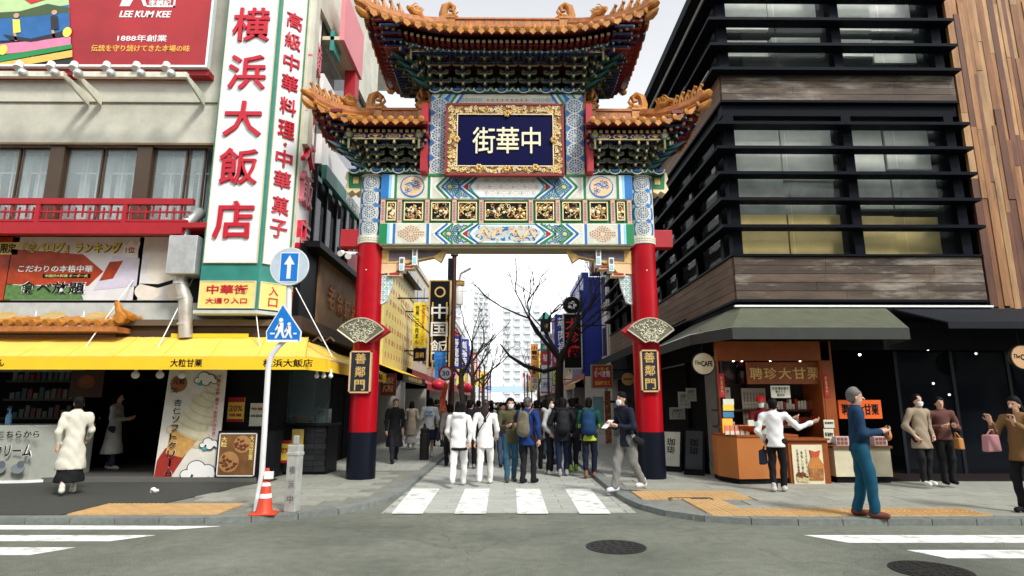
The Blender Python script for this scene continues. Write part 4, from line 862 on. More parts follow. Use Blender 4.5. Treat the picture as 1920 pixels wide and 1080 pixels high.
# ---- corner sign tower
tw = empty('sign_tower', (0, 0, 0), 0, 'white and teal corner sign tower with big red characters', 'sign tower')
T0, T1, T2, T3, T4 = (-6.62, 12.88), (-6.42, 12.3), (-5.2, 12.3), (-4.75, 12.75), (-4.75, 13.72)
ztb, zpt = W(430, 582, 12.3).z, W(430, 492, 12.3).z
MB().slab([T0, T1, T2, T3, T4, (-6.0, 13.7)], ztb, 13.6).build('tower_body', teal, tw)
MB().slab([(T0[0] - .03, T0[1]), (T1[0] - .05, T1[1] - .06), (T2[0] + .03, T2[1] - .06), (T3[0] + .06, T3[1] - .03), (T4[0] + .06, T4[1]), (-6.0, 13.7)], ztb - .07, ztb - .002).build('tower_sill', greyw, tw)
pw = mat('lightbox_white', (.80, .81, .80), .35, var=.05, scale=2); pcr = mat('panel_trim', (.70, .62, .42), .5); rl = mat('letter_red', (.52, .012, .03), .35)
def face(A, B_, zlo, zhi, mrg):
    A, B_ = Vector(A), Vector(B_); d = (B_ - A); L_ = d.length; ang = math.atan2(d.y, d.x); f = empty('face', (A.x, A.y, 0), ang); f.parent = tw; f.name = 'sign_face'
    bx('panel', mrg, L_ - mrg, -.035, -.002, zlo, zhi, pw, f); b = MB()
    for q in ((mrg - .02, mrg, zlo - .02, zhi), (L_ - mrg, L_ - mrg + .02, zlo - .02, zhi), (mrg, L_ - mrg, zlo - .02, zlo)): b.box(q[0], q[1], -.045, -.002, q[2], q[3])
    b.build('panel_trim', pcr, f); return f, L_
f1_, l1 = face(T1, T2, zpt, 13.5, .07); f2_, l2 = face(T2, T3, zpt, 13.5, .06); f3_, l3 = face(T3, T4, zpt, 13.5, .08)
for ch, py in zip('横浜大飯店', (48, 137, 224, 313, 413)): z = W(440, py, 12.28).z; text(ch, l1 / 2, z, .84, .84, rl, f1_, -.035, 'raised_character', .05, .013)
for k, ch in enumerate('高級中華料理・中華菓子'):
    py = [40, 78, 118, 157, 200, 243, 271, 298, 338, 386, 429][k]; z = W(515, py, 12.5).z; text(ch, l2 / 2, z, .38 if ch != '・' else .07, .40 if ch != '・' else .07, rl, f2_, -.035, 'raised_character', .04, .01)
for ch, py in zip('横浜大飯店', (100, 190, 276, 352, 440)): z = W(560, py, 13.1).z; text(ch, l3 / 2, z, .70, .80, mat('letter_pink', (.62, .16, .19), .4) if ch != '大' and ch != '店' else rl, f3_, -.035, 'raised_character', .10, .01)
ysg = mat('sign_yellow', (.80, .64, .20), .5); z0, z1 = W(420, 577, 12.3).z, W(420, 529, 12.3).z
for f, L_, tx_ in ((f1_, l1, ('中華街', '大通り入口')), (f2_, l2, ('入', '口')), (f3_, l3, ('中華街', '入口'))):
    sgn = bx('yellow_sign', .05, L_ - .05, -.045, -.004, z0, z1, ysg, f); b = MB()
    for q in ((.03, .05, z0, z1), (L_ - .05, L_ - .03, z0, z1), (.03, L_ - .03, z1, z1 + .02), (.03, L_ - .03, z0 - .02, z0)): b.box(q[0], q[1], -.055, -.004, q[2], q[3])
    b.build('trim', pcr, sgn); hh = (z1 - z0); w_ = min(.85, L_ - .2); single = len(tx_[0]) == 1
    text(tx_[0], L_ / 2, z0 + hh * .70, w_ if not single else .2, hh * (.36 if not single else .36), rl, sgn, -.045, 'lettering', .012, .02); text(tx_[1], L_ / 2, z0 + hh * .26, w_ if not single else .2, hh * (.22 if not single else .34), rl, sgn, -.045, 'lettering', .012, .01)
rebase(tw, (-5.7, 12.8, ztb))
# ---- posters over the eave
def lpost(pxa, pxb, label, fn):
    X0, X1, Z0, Z1 = rect(pxa, 444, pxb, 563, YL - .06); o = empty('poster', (0, 0, 0), 0, label, 'poster'); fn(o, X0, X1, Z0, Z1); rebase(o, ((X0 + X1) / 2, YL - .06, Z0))
roast = mat('roast_red', (.42, .05, .012), .3, var=.6, scale=2.5); porc = mat('porcelain', (.72, .70, .70), .4, var=.2, scale=2)
def p2(o, X0, X1, Z0, Z1):
    y = YL - .06; bx('sheet', X0, X1, y, y + .03, Z0, Z1, porc, o); w, h = X1 - X0, Z1 - Z0; b = MB()
    b.prism([(X0 + .02, Z0 + h * .25), (X0 + w * .62, Z0 + h * .22), (X0 + w * .72, Z0 + h * .45), (X0 + w * .55, Z0 + h * .72), (X0 + .02, Z0 + h * .80)], y - .004, y, 0); b.prism([(X0 + .02, Z0 + .01), (X0 + w * .6, Z0 + .01), (X0 + w * .55, Z0 + h * .2), (X0 + .02, Z0 + h * .24)], y - .005, y, 1)
    b.prism([(X0 + w * .66, Z0 + h * .15), (X1 - .05, Z0 + h * .22), (X1 - .05, Z0 + h * .66), (X0 + w * .78, Z0 + h * .7)], y - .004, y, 2); b.prism([(X0 + w * .70, Z0 + h * .3), (X0 + w * .80, Z0 + h * .34), (X0 + w * .86, Z0 + h * .62), (X0 + w * .76, Z0 + h * .6)], y - .008, y - .005, 0); b.prism([(X0 + w * .27, Z0 + h * .345), (X0 + w * .63, Z0 + h * .345), (X0 + w * .63, Z0 + h * .41), (X0 + w * .27, Z0 + h * .41)], y - .009, y - .006, 4)
    b.prism([(X0 + w * .85, Z0 + h * .72), (X0 + w * .96, Z0 + h * .72), (X0 + w * .975, Z0 + h * .93), (X0 + w * .94, Z0 + h * .86), (X0 + w * .905, Z0 + h * .95), (X0 + w * .87, Z0 + h * .86), (X0 + w * .845, Z0 + h * .92)], y - .008, y - .003, 3); b.build('picture', [roast, mat('lettuce', (.10, .22, .06), .6, var=.5, scale=12), mat('plate_lilac', (.62, .58, .68), .4), white, ink], o)
    text('『食べログ』ランキング', X0 + w * .465, Z0 + h * .822, w * .75, h * .18, woodd, o, y - .002, 'lettering_shadow', .004, .013); text('『食べログ』ランキング', X0 + w * .46, Z0 + h * .83, w * .74, h * .17, mat('text_yellow', (.85, .75, .06), .5), o, y - .008, 'lettering', .010, .03); text('こだわりの本格中華', X0 + w * .36, Z0 + h * .49, w * .56, h * .11, white, o, y - .010, 'lettering', .006, .02); text('中国四大料理 オーダー式', X0 + w * .45, Z0 + h * .378, w * .32, h * .045, ysg, o, y - .012, 'lettering', .004, .01)
    text('食べ放題', X0 + w * .36, Z0 + h * .19, w * .50, h * .20, white, o, y - .010, 'lettering', .006, .03); text('食べ放題', X0 + w * .36, Z0 + h * .19, w * .48, h * .19, ink, o, y - .017, 'lettering', .006, .012); text('1位', X0 + w * .905, Z0 + h * .79, w * .07, h * .10, redp, o, y - .009, 'lettering', .004, .02)
lpost(25, 257, 'poster of roast meat with yellow and black lettering above the tiled eave', p2)
def p1(o, X0, X1, Z0, Z1): y = YL - .06; bx('sheet', X0, X1, y, y + .03, Z0, Z1, roast, o); bx('title_strip', X0, X1, y - .004, y, Z1 - .4, Z1 - .12, ysg, o); text('限定', X1 - .22, Z1 - .26, .32, .22, ink, o, y - .004)
lpost(-140, 19, 'red roast poster cut off by the left edge of the picture', p1)
def p3(o, X0, X1, Z0, Z1):
    y = YL - .06; w, h = X1 - X0, Z1 - Z0; bx('sheet', X0, X1, y, y + .03, Z0, Z1, porc, o); b = MB(); b.disc((X0 + w * .62, Z0 + h * .5), w * .4, y - .004, y, 24, 0, h * .26); b.disc((X0 + w * .3, Z0 + h * .14), w * .28, y - .004, y, 20, 0, h * .14); b.disc((X0 + w * .85, Z0 + h * .14), w * .14, y - .004, y, 20, 0, h * .14); b.prism([(X0 + w * .1, Z0 + h * .26), (X0 + w * .5, Z0 + h * .19), (X1 - .02, Z0 + h * .3), (X1 - .02, Z0 + h * .36), (X0 + w * .5, Z0 + h * .25)], y - .008, y - .005, 1); b.build('picture', [mat('bun_white', (.78, .72, .62), .5), ink], o)
lpost(263, 338, 'poster of white steamed buns beside the metal duct', p3)
for k, px in enumerate((8, 100, 182)):
    p = W(px, 590, YL - .35); o = empty('eave_floodlight', p, 0, ['small floodlight above the tiled eave at the left picture edge', 'small floodlight above the tiled eave under the roast poster', 'small floodlight above the tiled eave, nearest to the duct'][k], 'floodlight', 'floodlights over the tiled eave')
    MB().add([(-.2, -.10, -.10), (.12, -.10, -.13), (.2, .06, -.02), (-.12, .06, .0), (-.2, -.06, -.02), (.12, -.06, -.05), (.2, .10, .06), (-.12, .10, .08)], [(0, 3, 2, 1), (4, 5, 6, 7), (0, 1, 5, 4), (1, 2, 6, 5), (2, 3, 7, 6), (3, 0, 4, 7)]).build('head', mat('lamp_amber', (.45, .32, .12), .4), o); MB().tube([(.1, .05, -.05), (.35, .2, -.08), (.42, .3, 0), (.42, .33, .22)], .02, 7).build('arm', white, o)
# ---- duct with box
dk = empty('vent_duct', (0, 0, 0), 0, 'galvanised vent duct with square box beside the sign tower', 'duct'); yd = YL - .4
P_ = lambda px, py, dy=0: W(px, py, yd + dy)
MB().tube([P_(375, 400, .4), P_(362, 408, .1), P_(350, 418), P_(345, 430), P_(345, 446)], .13, 16).build('upper_elbow', steel, dk, True); X0, X1, Z0, Z1 = rect(320, 442, 366, 514, yd - .2); bx('filter_box', X0, X1, yd - .25, yd + .25, Z0, Z1, steel, dk, .015)
MB().tube([P_(340, 512), P_(338, 528), P_(342, 545), P_(348, 562), P_(348, 580), P_(348, 634)], .14, 16).build('lower_pipe', mat('stained_duct', (.52, .48, .42), .45, .4, var=.4, scale=3), dk, True); b = MB()
for py in (430, 532, 560, 608): p = P_(346 if py != 532 else 339, py); MB().tube([(p.x, p.y, p.z - .02), (p.x, p.y, p.z + .02)], .152, 16).build('duct_seam', steel, dk)
rebase(dk, (P_(345, 514).x, yd, P_(345, 634).z))
# ---- yellow awning
aw = empty('yellow_awning', (0, 0, 0), 0, 'long yellow awning with black lettering over the left shop', 'awning'); ya, yw = 11.45, YL - .32
za, zv, zw = W(200, 668, ya).z, W(200, 693, ya).z, W(200, 632, yw).z; xc = W(572, 690, ya).x
fr = [(XW, ya), (xc, ya), (-3.62, 12.35), (-3.62, 14.9)]; bk = [(XW, yw), (xc - .35, yw), (XS + .12, 12.85), (XS + .12, 14.9)]
n = len(fr); pyc = mat('pale_yellow_canvas', (.80, .58, .11), .6, var=.14, scale=1.5, bump=.05)
for i in range(n - 1):                                   # canvas bays with a little sag between the ribs
    a0, a1, c0, c1 = Vector((*bk[i], zw)), Vector((*bk[i + 1], zw)), Vector((*fr[i], za)), Vector((*fr[i + 1], za)); nb = max(1, round((c1 - c0).length / .9)); nu, nv = nb * 6, 5; b = MB(); vs = []
    for u in range(nu + 1):
        for v in range(nv + 1): p = a0.lerp(a1, u / nu).lerp(c0.lerp(c1, u / nu), v / nv); p.z -= .030 * math.sin(math.pi * v / nv) * (.4 + .6 * abs(math.sin(math.pi * u / 6))) + .004 * math.sin(u * 1.9 + v); vs.append(p)
    fs = [(u * (nv + 1) + v, u * (nv + 1) + v + 1, (u + 1) * (nv + 1) + v + 1, (u + 1) * (nv + 1) + v) for u in range(nu) for v in range(nv)]; b.add(vs, fs); b.add([v - Vector((0, 0, .012)) for v in vs], [f[::-1] for f in fs]); b.build('canopy', pyc, aw, True)
    for u in range(0, nb + 1): p, q = a0.lerp(a1, u / nb), c0.lerp(c1, u / nb); MB().tube([p + Vector((0, 0, .004)), p.lerp(q, .5) + Vector((0, 0, -.010)), q + Vector((0, 0, .004))], .008, 5).build('seam', yellow, aw)
for i in range(n - 1):
    a, c_ = Vector(fr[i]), Vector(fr[i + 1]); d = (c_ - a).normalized(); nn = Vector((d.y, -d.x)) * .012; MB().slab([tuple(a), tuple(c_), tuple(c_ + nn), tuple(a + nn)], zv, za).build('valance', yellow, aw)
b = MB(); b.tube([(p[0], p[1] + .02, za - .01) for p in fr], .02, 6); b.build('front_bar', steel, aw)
bx('top_flap', W(322, 630, yw - .03).x, W(466, 630, yw - .03).x, yw - .06, yw - .02, zw - .02, zw + .07, yellow, aw)
def AT(s, px, w, h, bold=.02): p = W(px, 683, ya); text(s, p.x, (za + zv) / 2, w, h, ink, aw, ya - .014, 'lettering', .004, bold)
AT('大粒甘栗', 350, .60, .15); AT('横浜大飯店', 540, .94, .15); AT('ん', 2, .14, .13); q = text('甜蜜栗', 0, 0, .26, .16, ink, aw, 0, 'lettering', .004, .02); q.location = (-3.78, 12.05, (za + zv) / 2 - .0); q.rotation_euler = (0, 0, math.atan2(12.35 - ya, -3.62 - xc)); q.location = (xc + .34 * (-3.62 - xc) * 2, ya + .34 * (12.35 - ya) * 2 - .014, (za + zv) / 2)
for px0, py0, px1, py1 in ((250, 525, 155, 658), (364, 518, 292, 660), (472, 515, 488, 655), (555, 540, 623, 669)):
    a = W(px0, py0, YL - .1); c_ = W(px1, py1, 12.0); MB().tube([a, c_], .011, 6).build('tie_rod', white, aw)
b = MB()
for px in (254, 300, 341): p = W(px, 703, ya + .3); l = MB(); l.ball(p, .075, 12); l.tube([(p.x, p.y, p.z + .03), (p.x, p.y, p.z + .16)], .03, 8); l.build('spot_lamp', lm[0], aw, True)
for px in (594, 607, 620): p = W(px, 705, 12.3); l = MB(); l.ball(p, .05, 10); l.tube([(p.x, p.y, p.z + .02), (p.x, p.y, p.z + .14)], .025, 8); l.build('spot_lamp', lm[0], aw, True)
rebase(aw, (-8, ya, zv))
# ---- things at the shop front
o = empty('soft_cream_counter', (0, 0, 0), 0, 'white curved soft cream counter with black lettering at the far left', 'counter'); yc_ = 12.25; x1 = W(106, 860, yc_).x; zt3, zb3 = W(20, 800, yc_).z, PZ + .005
pts = [(x1 - 3.2, yc_ - .15), (x1 - 1.2, yc_ - .12), (x1 - .5, yc_), (x1 - .12, yc_ + .2), (x1, yc_ + .6), (x1, yc_ + 1.0), (x1 - 3.2, yc_ + 1.0)]
MB().slab(pts, zb3 + .05, zt3).build('body', mat('counter_white', (.34, .36, .31), .5), o); MB().slab([(p[0], p[1] - .02) for p in pts], zb3, zb3 + .05).build('foot_rim', white, o); MB().slab([(p[0] - .02, p[1] + .04) for p in pts], zt3, zt3 + .03).build('counter_top', steel, o)
text('お求めはこちらから', x1 - 1.05, zt3 - .14, 1.5, .14, ink, o, yc_ - .135, 'lettering', .004, .02); text('ソフトクリーム', x1 - 1.05, zt3 - .45, 1.35, .24, white, o, yc_ - .14, 'lettering', .004, .06); text('ソフトクリーム', x1 - 1.05, zt3 - .45, 1.3, .22, ink, o, yc_ - .145, 'lettering', .004, .03); b = MB()
for k in range(4): cx = x1 - 1.7 + k * .36; b.disc((cx, zb3 + .28), .13, yc_ - .15, yc_ - .13, 16, 0, .09); b.disc((cx + .05, zb3 + .36), .07, yc_ - .154, yc_ - .15, 12, 1)
b.build('animal_shapes', [mat('shape_grey', (.22, .25, .26), .6), mat('shape_dark', (.12, .14, .16), .6)], o)
b = MB().lathe([(.05, 0), (.055, .02), (.055, .18), (.03, .22), (.015, .24), (.015, .30)], (W(16, 790, yc_ + .3).x, yc_ + .3, zt3 + .03), 14); b.box(W(16, 790, yc_ + .3).x - .05, W(16, 790, yc_ + .3).x + .01, yc_ + .28, yc_ + .32, zt3 + .33, zt3 + .35)
pb = b.build('pump_bottle', mat('bottle_blue', (.12, .30, .50), .35), None, True); tag(pb, 'blue and white pump bottle standing on the soft cream counter', 'bottle'); rebase(o, (x1 - 1, yc_ + .3, PZ))
# ice cream banner, leaning
ib = empty('ice_cream_banner', (0, 0, 0), 0, 'tall white banner with a soft ice cream cone leaning at the shop front', 'banner'); Yb = YL - .45
q0, q1, q2, q3 = W(318, 692, Yb), W(425, 692, Yb), W(405, 907, Yb), W(286, 907, Yb); bz0 = q3.z
def IB(u, v): a = q3.lerp(q2, u); b_ = q0.lerp(q1, u); p = a.lerp(b_, v); return p.x, p.z
def ip(b, pts, k, m): b.prism([IB(*p) for p in pts], Yb - .003 - .003 * k, Yb - .0005 - .003 * (k - 1) if k else Yb, m)
b = MB(); b.prism([IB(0, 0), IB(1, 0), IB(1, 1), IB(0, 1)], Yb, Yb + .03, 0); b.build('sheet', mat('banner_cream', (.74, .71, .62), .5), ib)
icm = [mat('soft_cream', (.70, .64, .44), .4, var=.2, scale=6), mat('waffle', (.60, .34, .10), .5, var=.35, scale=9), mat('sleeve_red', (.35, .03, .02), .5), white, ink, mat('cloud_teal', (.05, .40, .45), .5), mat('cream_shade', (.58, .54, .34), .4, var=.2, scale=6), mat('seal_brown', (.36, .13, .05), .5)]
b = MB(); ip(b, [(-.0, 0), (.22, 0), (.50, .28), (.40, .36), (.12, .30), (.02, .2)], 1, 2); ip(b, [(.14, .26), (.42, .22), (.62, .36), (.78, .50), (.45, .56), (.20, .50)], 2, 1)
rn = random.Random(6); ax0, ax1 = Vector(IB(.44, .40)), Vector(IB(.84, .86)); ad = (ax1 - ax0).normalized(); pn = Vector((ad.y, -ad.x))
for k in range(9):                                       # swirl: stacked tilted layers, light over shade
    t = k / 8; c = ax0.lerp(ax1, t) + pn * (.05 * math.sin(k * 2.2)); ra = .40 * (1 - t) ** .75 + .05
    for g, m in ((1.0, 6), (.90, 0)):
        sh = pn * (-.025 if m == 0 else 0) + ad * (.03 if m == 0 else 0); pts = []
        for a in np.linspace(0, 6.2832, 26)[:-1]: q = c + sh + pn * math.cos(a) * ra * g + (ad * .82 + pn * .35) * math.sin(a) * ra * .42 * g; pts.append((q.x, q.y))
        kk = 3 + 2 * k + (1 if m == 0 else 0); b.prism(pts, Yb - .0036 - .0012 * kk, Yb - .0037 - .0012 * (kk - 1), m)
tip = [ax1 - pn * .06, ax1 + pn * .07, ax1 + ad * .16 + pn * .05, ax1 + ad * .20 - pn * .01]; b.prism([(q.x, q.y) for q in tip], Yb - .027, Yb - .024, 0)
for cu, cv, s in ((.72, .10, 1.0), (.84, .34, .55), (.66, .91, .65)):       # cartoon clouds: black rim, white fill
    for lay, (g, m) in enumerate(((1.0, 4), (.87, 3))):
        for nd, (du, dv, r) in enumerate(((-.20, -.02, .10), (-.05, .035, .15), (.13, .01, .13), (.25, -.03, .09), (.02, -.04, .12), (.04, -.01, .13))): x, z = IB(cu + du * s, cv + dv * s); r2 = r * s * (1 if m == 4 else 1) - (.014 if m == 3 else 0); b.disc((x, z), r2 * 1.25, Yb - .030 - .004 * lay - .0005 * nd, Yb - .0285 - .004 * lay - .0005 * nd, 18, m, r2)
    x, z = IB(cu - .12 * s, cv - .07 * s); b.disc((x, z), .09 * s, Yb - .0385, Yb - .036, 14, 5, .05 * s)
x, z = IB(.2, .87); b.disc((x, z), .17, Yb - .012, Yb - .002, 24, 7); b.build('cone_picture', icm, ib)
for k, ch in enumerate('杏仁ソフトクリーム'):
    x, z = IB(.245 - .0 * k, .70 - k * .074)
    if ch == 'ー': bx('long_vowel_bar', x - .02, x + .02, Yb - .046, Yb - .041, z - .06, z + .06, ink, ib); continue
    text(ch, x, z, .17, .145, white, ib, Yb - .040, 'lettering', .003, .03); text(ch, x, z, .155, .135, ink, ib, Yb - .044, 'lettering', .003, .012)
for k, ch in enumerate('中華街名物横浜大飯店の自信作'): x, z = IB(.90, .93 - k * .037 - (.02 if k > 4 else 0)); text(ch, x, z, .07, .07, rl, ib, Yb - .040, 'lettering', .003, .01)
x, z = IB(.2, .89); text('元祖', x, z, .24, .13, ink, ib, Yb - .013, 'lettering', .003, .02); x, z = IB(.14, .81); text('Since\n1996', x, z, .16, .11, ink, ib, Yb - .013, 'lettering', .003); rebase(ib, (q3.x + .4, Yb, bz0))

# chestnut poster box, discount sheets
cbx = empty('poster_stand', (0, 0, 0), 0, 'black stand with a chestnut poster left of the sign pole', 'poster stand'); X0, X1, Z0, Z1 = rect(412, 810, 482, 918, 12.35); bx('box', X0 - .03, X1 + .28, 12.36, 12.75, PZ + .09, Z1 + .02, ink, cbx); X0p, X1p, Z0p, Z1p = rect(413, 812, 477, 893, 12.35); ps = bx('poster', X0p, X1p, 12.335, 12.358, Z0p, Z1p, mat('poster_brown', (.20, .09, .03), .5, var=.5, scale=5), cbx); b = MB(); rn = random.Random(2)
for q in ((X0p, X1p, Z1p - .02, Z1p), (X0p, X1p, Z0p, Z0p + .02), (X0p, X0p + .02, Z0p, Z1p), (X1p - .02, X1p, Z0p, Z1p)): b.box(q[0], q[1], 12.325, 12.336, q[2], q[3], 0)
for cx, cz, r in ((.3, .33, .20), (.62, .74, .17)):
    X, Z = X0p + (X1p - X0p) * cx, Z0p + (Z1p - Z0p) * cz; b.disc((X, Z), r, 12.328, 12.335, 22, 1)
    for k in range(22): a = rn.random() * 6.3; q = r * .8 * math.sqrt(rn.random()); b.ball((X + q * math.cos(a), 12.33, Z + q * math.sin(a) * .9), (.034, .012, .028), 8, 2)
b.build('chestnut_picture', [white, mat('basket', (.42, .22, .08), .6), mat('chestnut', (.16, .045, .018), .35)], ps); text('大粒甘栗', X1p - .1, Z0p + (Z1p - Z0p) * .66, .09, .48, ysg, ps, 12.334, 'lettering', .005, .02, True); text('大粒', X0p + .1, Z1p - .17, .12, .2, ysg, ps, 12.334, 'lettering', .005, .02, True); rebase(cbx, (X0, 12.5, PZ))
def sheet(px0, py0, px1, py1, Y, m, label, lines, name='discount_sheet', cat='notice'):
    X0, X1, Z0, Z1 = rect(px0, py0, px1, py1, Y); o = empty(name, ((X0 + X1) / 2, Y, Z0), 0, label, cat); w, h = X1 - X0, Z1 - Z0; bx('sheet', -w / 2, w / 2, 0, .012, 0, h, m, o)
    for s_, cz, hh, tm_ in lines:
        if s_ is None: bx('band', -w / 2 + .004, w / 2 - .004, -.004, -.0005, h * (cz - hh / 2), h * (cz + hh / 2), tm_, o)
        else: text(s_, 0, h * cz, w * .8, h * hh, tm_, o, -.004, 'lettering', .003, .015)
    return o
ysh = mat('sheet_yellow', (.80, .58, .08), .5)
sheet(429, 745, 456, 791, YL - .115, ysh, 'yellow and red twenty percent sheet on the black column', [(None, .9, .2, redp), (None, .06, .12, redp), ('20%', .55, .25, redp), ('増量', .28, .12, redp)])
sheet(470, 756, 493, 799, YL - .115, cream, 'white certificate sheet on the black column', [('特選', .75, .12, redp), ('甘栗 認定証', .45, .12, ink)])
sheet(520, 826, 543, 868, 13.2, ysh, 'yellow twenty percent sheet leaning at the corner counter behind the stone post', [(None, .93, .14, redp), (None, .06, .12, redp), ('20%', .55, .25, redp)])
MB_ = MB(); p = G(288, 925, PZ); 
for k in range(7): MB_.ball((.05 * math.cos(k * 2.2), .04 * math.sin(k * 1.7), .045 + .025 * math.sin(k)), (.038, .034, .032), 8)
o = MB_.build('crumpled_paper', white, None, True, p); tag(o, 'crumpled white scrap lying on the asphalt below the ice cream banner', 'litter')
# ================================================================ RIGHT CAFE BUILDING
YR = 12.9; XC = 5.05; XE = W(1850, 561, YR).x
rb = empty('cafe_building', (0, 0, 0), 0, 'dark louvred corner building with weathered wood bands on the right', 'building')
def zr(y, Y=YR): return W(1600, y, Y).z
plank = mat('weathered_plank', (.085, .058, .040), .75, var=.7, scale=2.2, rnd=.3, bump=.2, stretch=(.4, 1, 2.2), blot=((.27, .245, .20), 1.5, .50)); plank2 = mat('weathered_plank_side', (.20, .13, .085), .75, var=.4, scale=2.5, rnd=.15, stretch=(1, .5, 3))
louv = mat('louver_black', (.004, .006, .010), .55, spec=.05); YE = 29.0
bandz = [(zr(562), zr(482)), (zr(190), zr(141))]
for z0, z1 in bandz:
    n = 5 if z0 < 6 else 4; h = (z1 - z0) / n
    for k in range(n):
        x = XC
        while x < XE - .05:
            L_ = random.uniform(1.6, 2.6); x2 = min(x + L_, XE); x2 = XE if XE - x2 < .5 else x2; bx('plank', x + .003, x2 - .003, YR - .02 - random.uniform(0, .006), YR + .04, z0 + k * h + .005, z0 + (k + 1) * h - .005, plank, rb); x = x2
        y = YR + .05
        while y < YE - .1: y2 = min(y + random.uniform(1.8, 2.8), YE); bx('plank', XC - .02 - random.uniform(0, .006), XC + .04, y + .003, y2 - .003, z0 + k * h + .005, z0 + (k + 1) * h - .005, plank2, rb); y = y2
    bx('band_backing', XC + .02, XE, YR + .045, YR + .2, z0, z1, dark, rb); bx('band_backing_side', XC + .045, XC + .2, YR + .2, YE, z0, z1, dark, rb)
    bx('band_cap', XC - .06, XE + .02, YR - .08, YR + .3, z1 + .002, z1 + .05, louv, rb); bx('band_cap_side', XC - .06, XC + .3, YR + .3, YE, z1 + .002, z1 + .05, louv, rb); bx('band_foot', XC - .05, XE + .02, YR - .06, YR + .3, z0 - .06, z0 - .002, louv, rb); bx('band_foot_side', XC - .05, XC + .3, YR + .3, YE, z0 - .06, z0 - .002, louv, rb)
def storey(z0, z1, lz, blinds):
    for z in lz:
        bx('louver', XC - .28, XE + .02, YR - .26, YR + .06, z - .035, z + .035, louv, rb); bx('louver', XC - .28, XC + .02, YR + .06, YE, z - .035, z + .035, louv, rb)
    for x in (XC + .02, W(1592, 350, YR).x, XE - .35): bx('post', x, x + .22, YR + .02, YR + .24, z0, z1, louv, rb)
    for k in range(9): y = YR + .6 + k * 1.9; bx('post', XC + .02, XC + .2, y, y + .18, z0, z1, louv, rb)
    xs = [XC + .24, W(1592, 350, YR).x]; xe = [xs[1], XE - .35]
    for a, c_ in zip((xs[0], xs[1] + .22), xe):
        m = (a + c_) / 2
        for p, q in ((a, m - .02), (m + .02, c_)): w = bx('window', p, q, YR + .20, YR + .215, z0, z1, glass('cafe_glass', (.10, .13, .13), .09, .02), rb)
        for lo, hi, mt in blinds:  # pale and grey blinds also stand in for reflections on the panes
            for p, q in ((a + .03, m - .02), (m + .02, c_ - .03)):
                d = random.uniform(-.06, .05); bx('blind_reflection', p, q, YR + .42 + random.uniform(0, .2), YR + .64, z0 + (z1 - z0) * max(0, lo + (d if lo > .1 else 0)), z0 + (z1 - z0) * min(1, hi), mt if random.random() < .8 else bpale, rb)
        for lo, hi, mt in (): bx('blind_reflection', a + .03, c_ - .03, YR + .42, YR + .44, z0 + (z1 - z0) * lo, z0 + (z1 - z0) * hi, mt, rb)
    for k in range(9):
        y = YR + .8 + k * 1.9; bx('window', XC + .18, XC + .195, y, y + 1.7, z0, z1, glass('cafe_glass', (.1, .1, .1), .16), rb)
        for q in range(len(lz) - 1):
            if random.random() < .62: zz0 = lz[q] + .16; bx('sky_reflection', XC + .30, XC + .32, y + .12, y + random.uniform(.9, 1.6), zz0, zz0 + .24, mat('sky_reflection_white', (.80, .80, .78), .6), rb)  # white strips imitate sky reflected in the side panes
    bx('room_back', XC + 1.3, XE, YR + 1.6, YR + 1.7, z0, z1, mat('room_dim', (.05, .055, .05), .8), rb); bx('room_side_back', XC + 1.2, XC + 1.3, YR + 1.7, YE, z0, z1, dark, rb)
bpale = mat('blind_reflection_pale', (.74, .76, .72), .6, var=.2)
by = mat('blind_yellow', (.74, .60, .24), .7, var=.3, scale=1.2); bg_ = mat('blind_reflection_grey', (.70, .75, .66), .7, var=.4, scale=.9); bd = mat('blind_dark', (.28, .32, .28), .6, var=.5, scale=1.5)
storey(zr(478), zr(216), [zr(y) for y in (430, 380, 332, 285, 240)], ((.0, .32, by), (.34, .62, bd), (.64, 1., bg_)))
storey(zr(140), zr(140) + 3.2, [zr(y) for y in (140, 95, 48, 3, -44)], ((.0, .12, bg_), (.26, .40, bg_), (.52, .8, bg_)))
bx('lintel', XC, XE, YR + .05, YR + .3, zr(216), zr(192), louv, rb); bx('lintel_side', XC + .05, XC + .3, YR + .3, YE, zr(216), zr(192), louv, rb); bx('roof', XC, 18, YR + .05, YE, zr(140) + 3.2, zr(140) + 3.5, louv, rb); bx('corner_top_band', XC - .02, XC + .1, YR + .1, YE, zr(140) + 2.3, zr(140) + 3.1, greyw, rb)
bx('floor_slab', XC + .05, 18, YR + .25, YE, zr(482) - .3, zr(482) - .02, dark, rb); bx('floor_slab', XC + .05, 18, YR + .25, YE, zr(190), zr(190) + .2, dark, rb)
bx('end_wall', XC, 18, YE, YE + .3, 0, zr(140) + 3.4, mat('tile_grey_wall', (.46, .45, .42), .7), rb)
bx('room_end_wall', XE - .12, XE + .03, YR + .27, YR + 1.75, zr(562), 14.3, dark, rb)
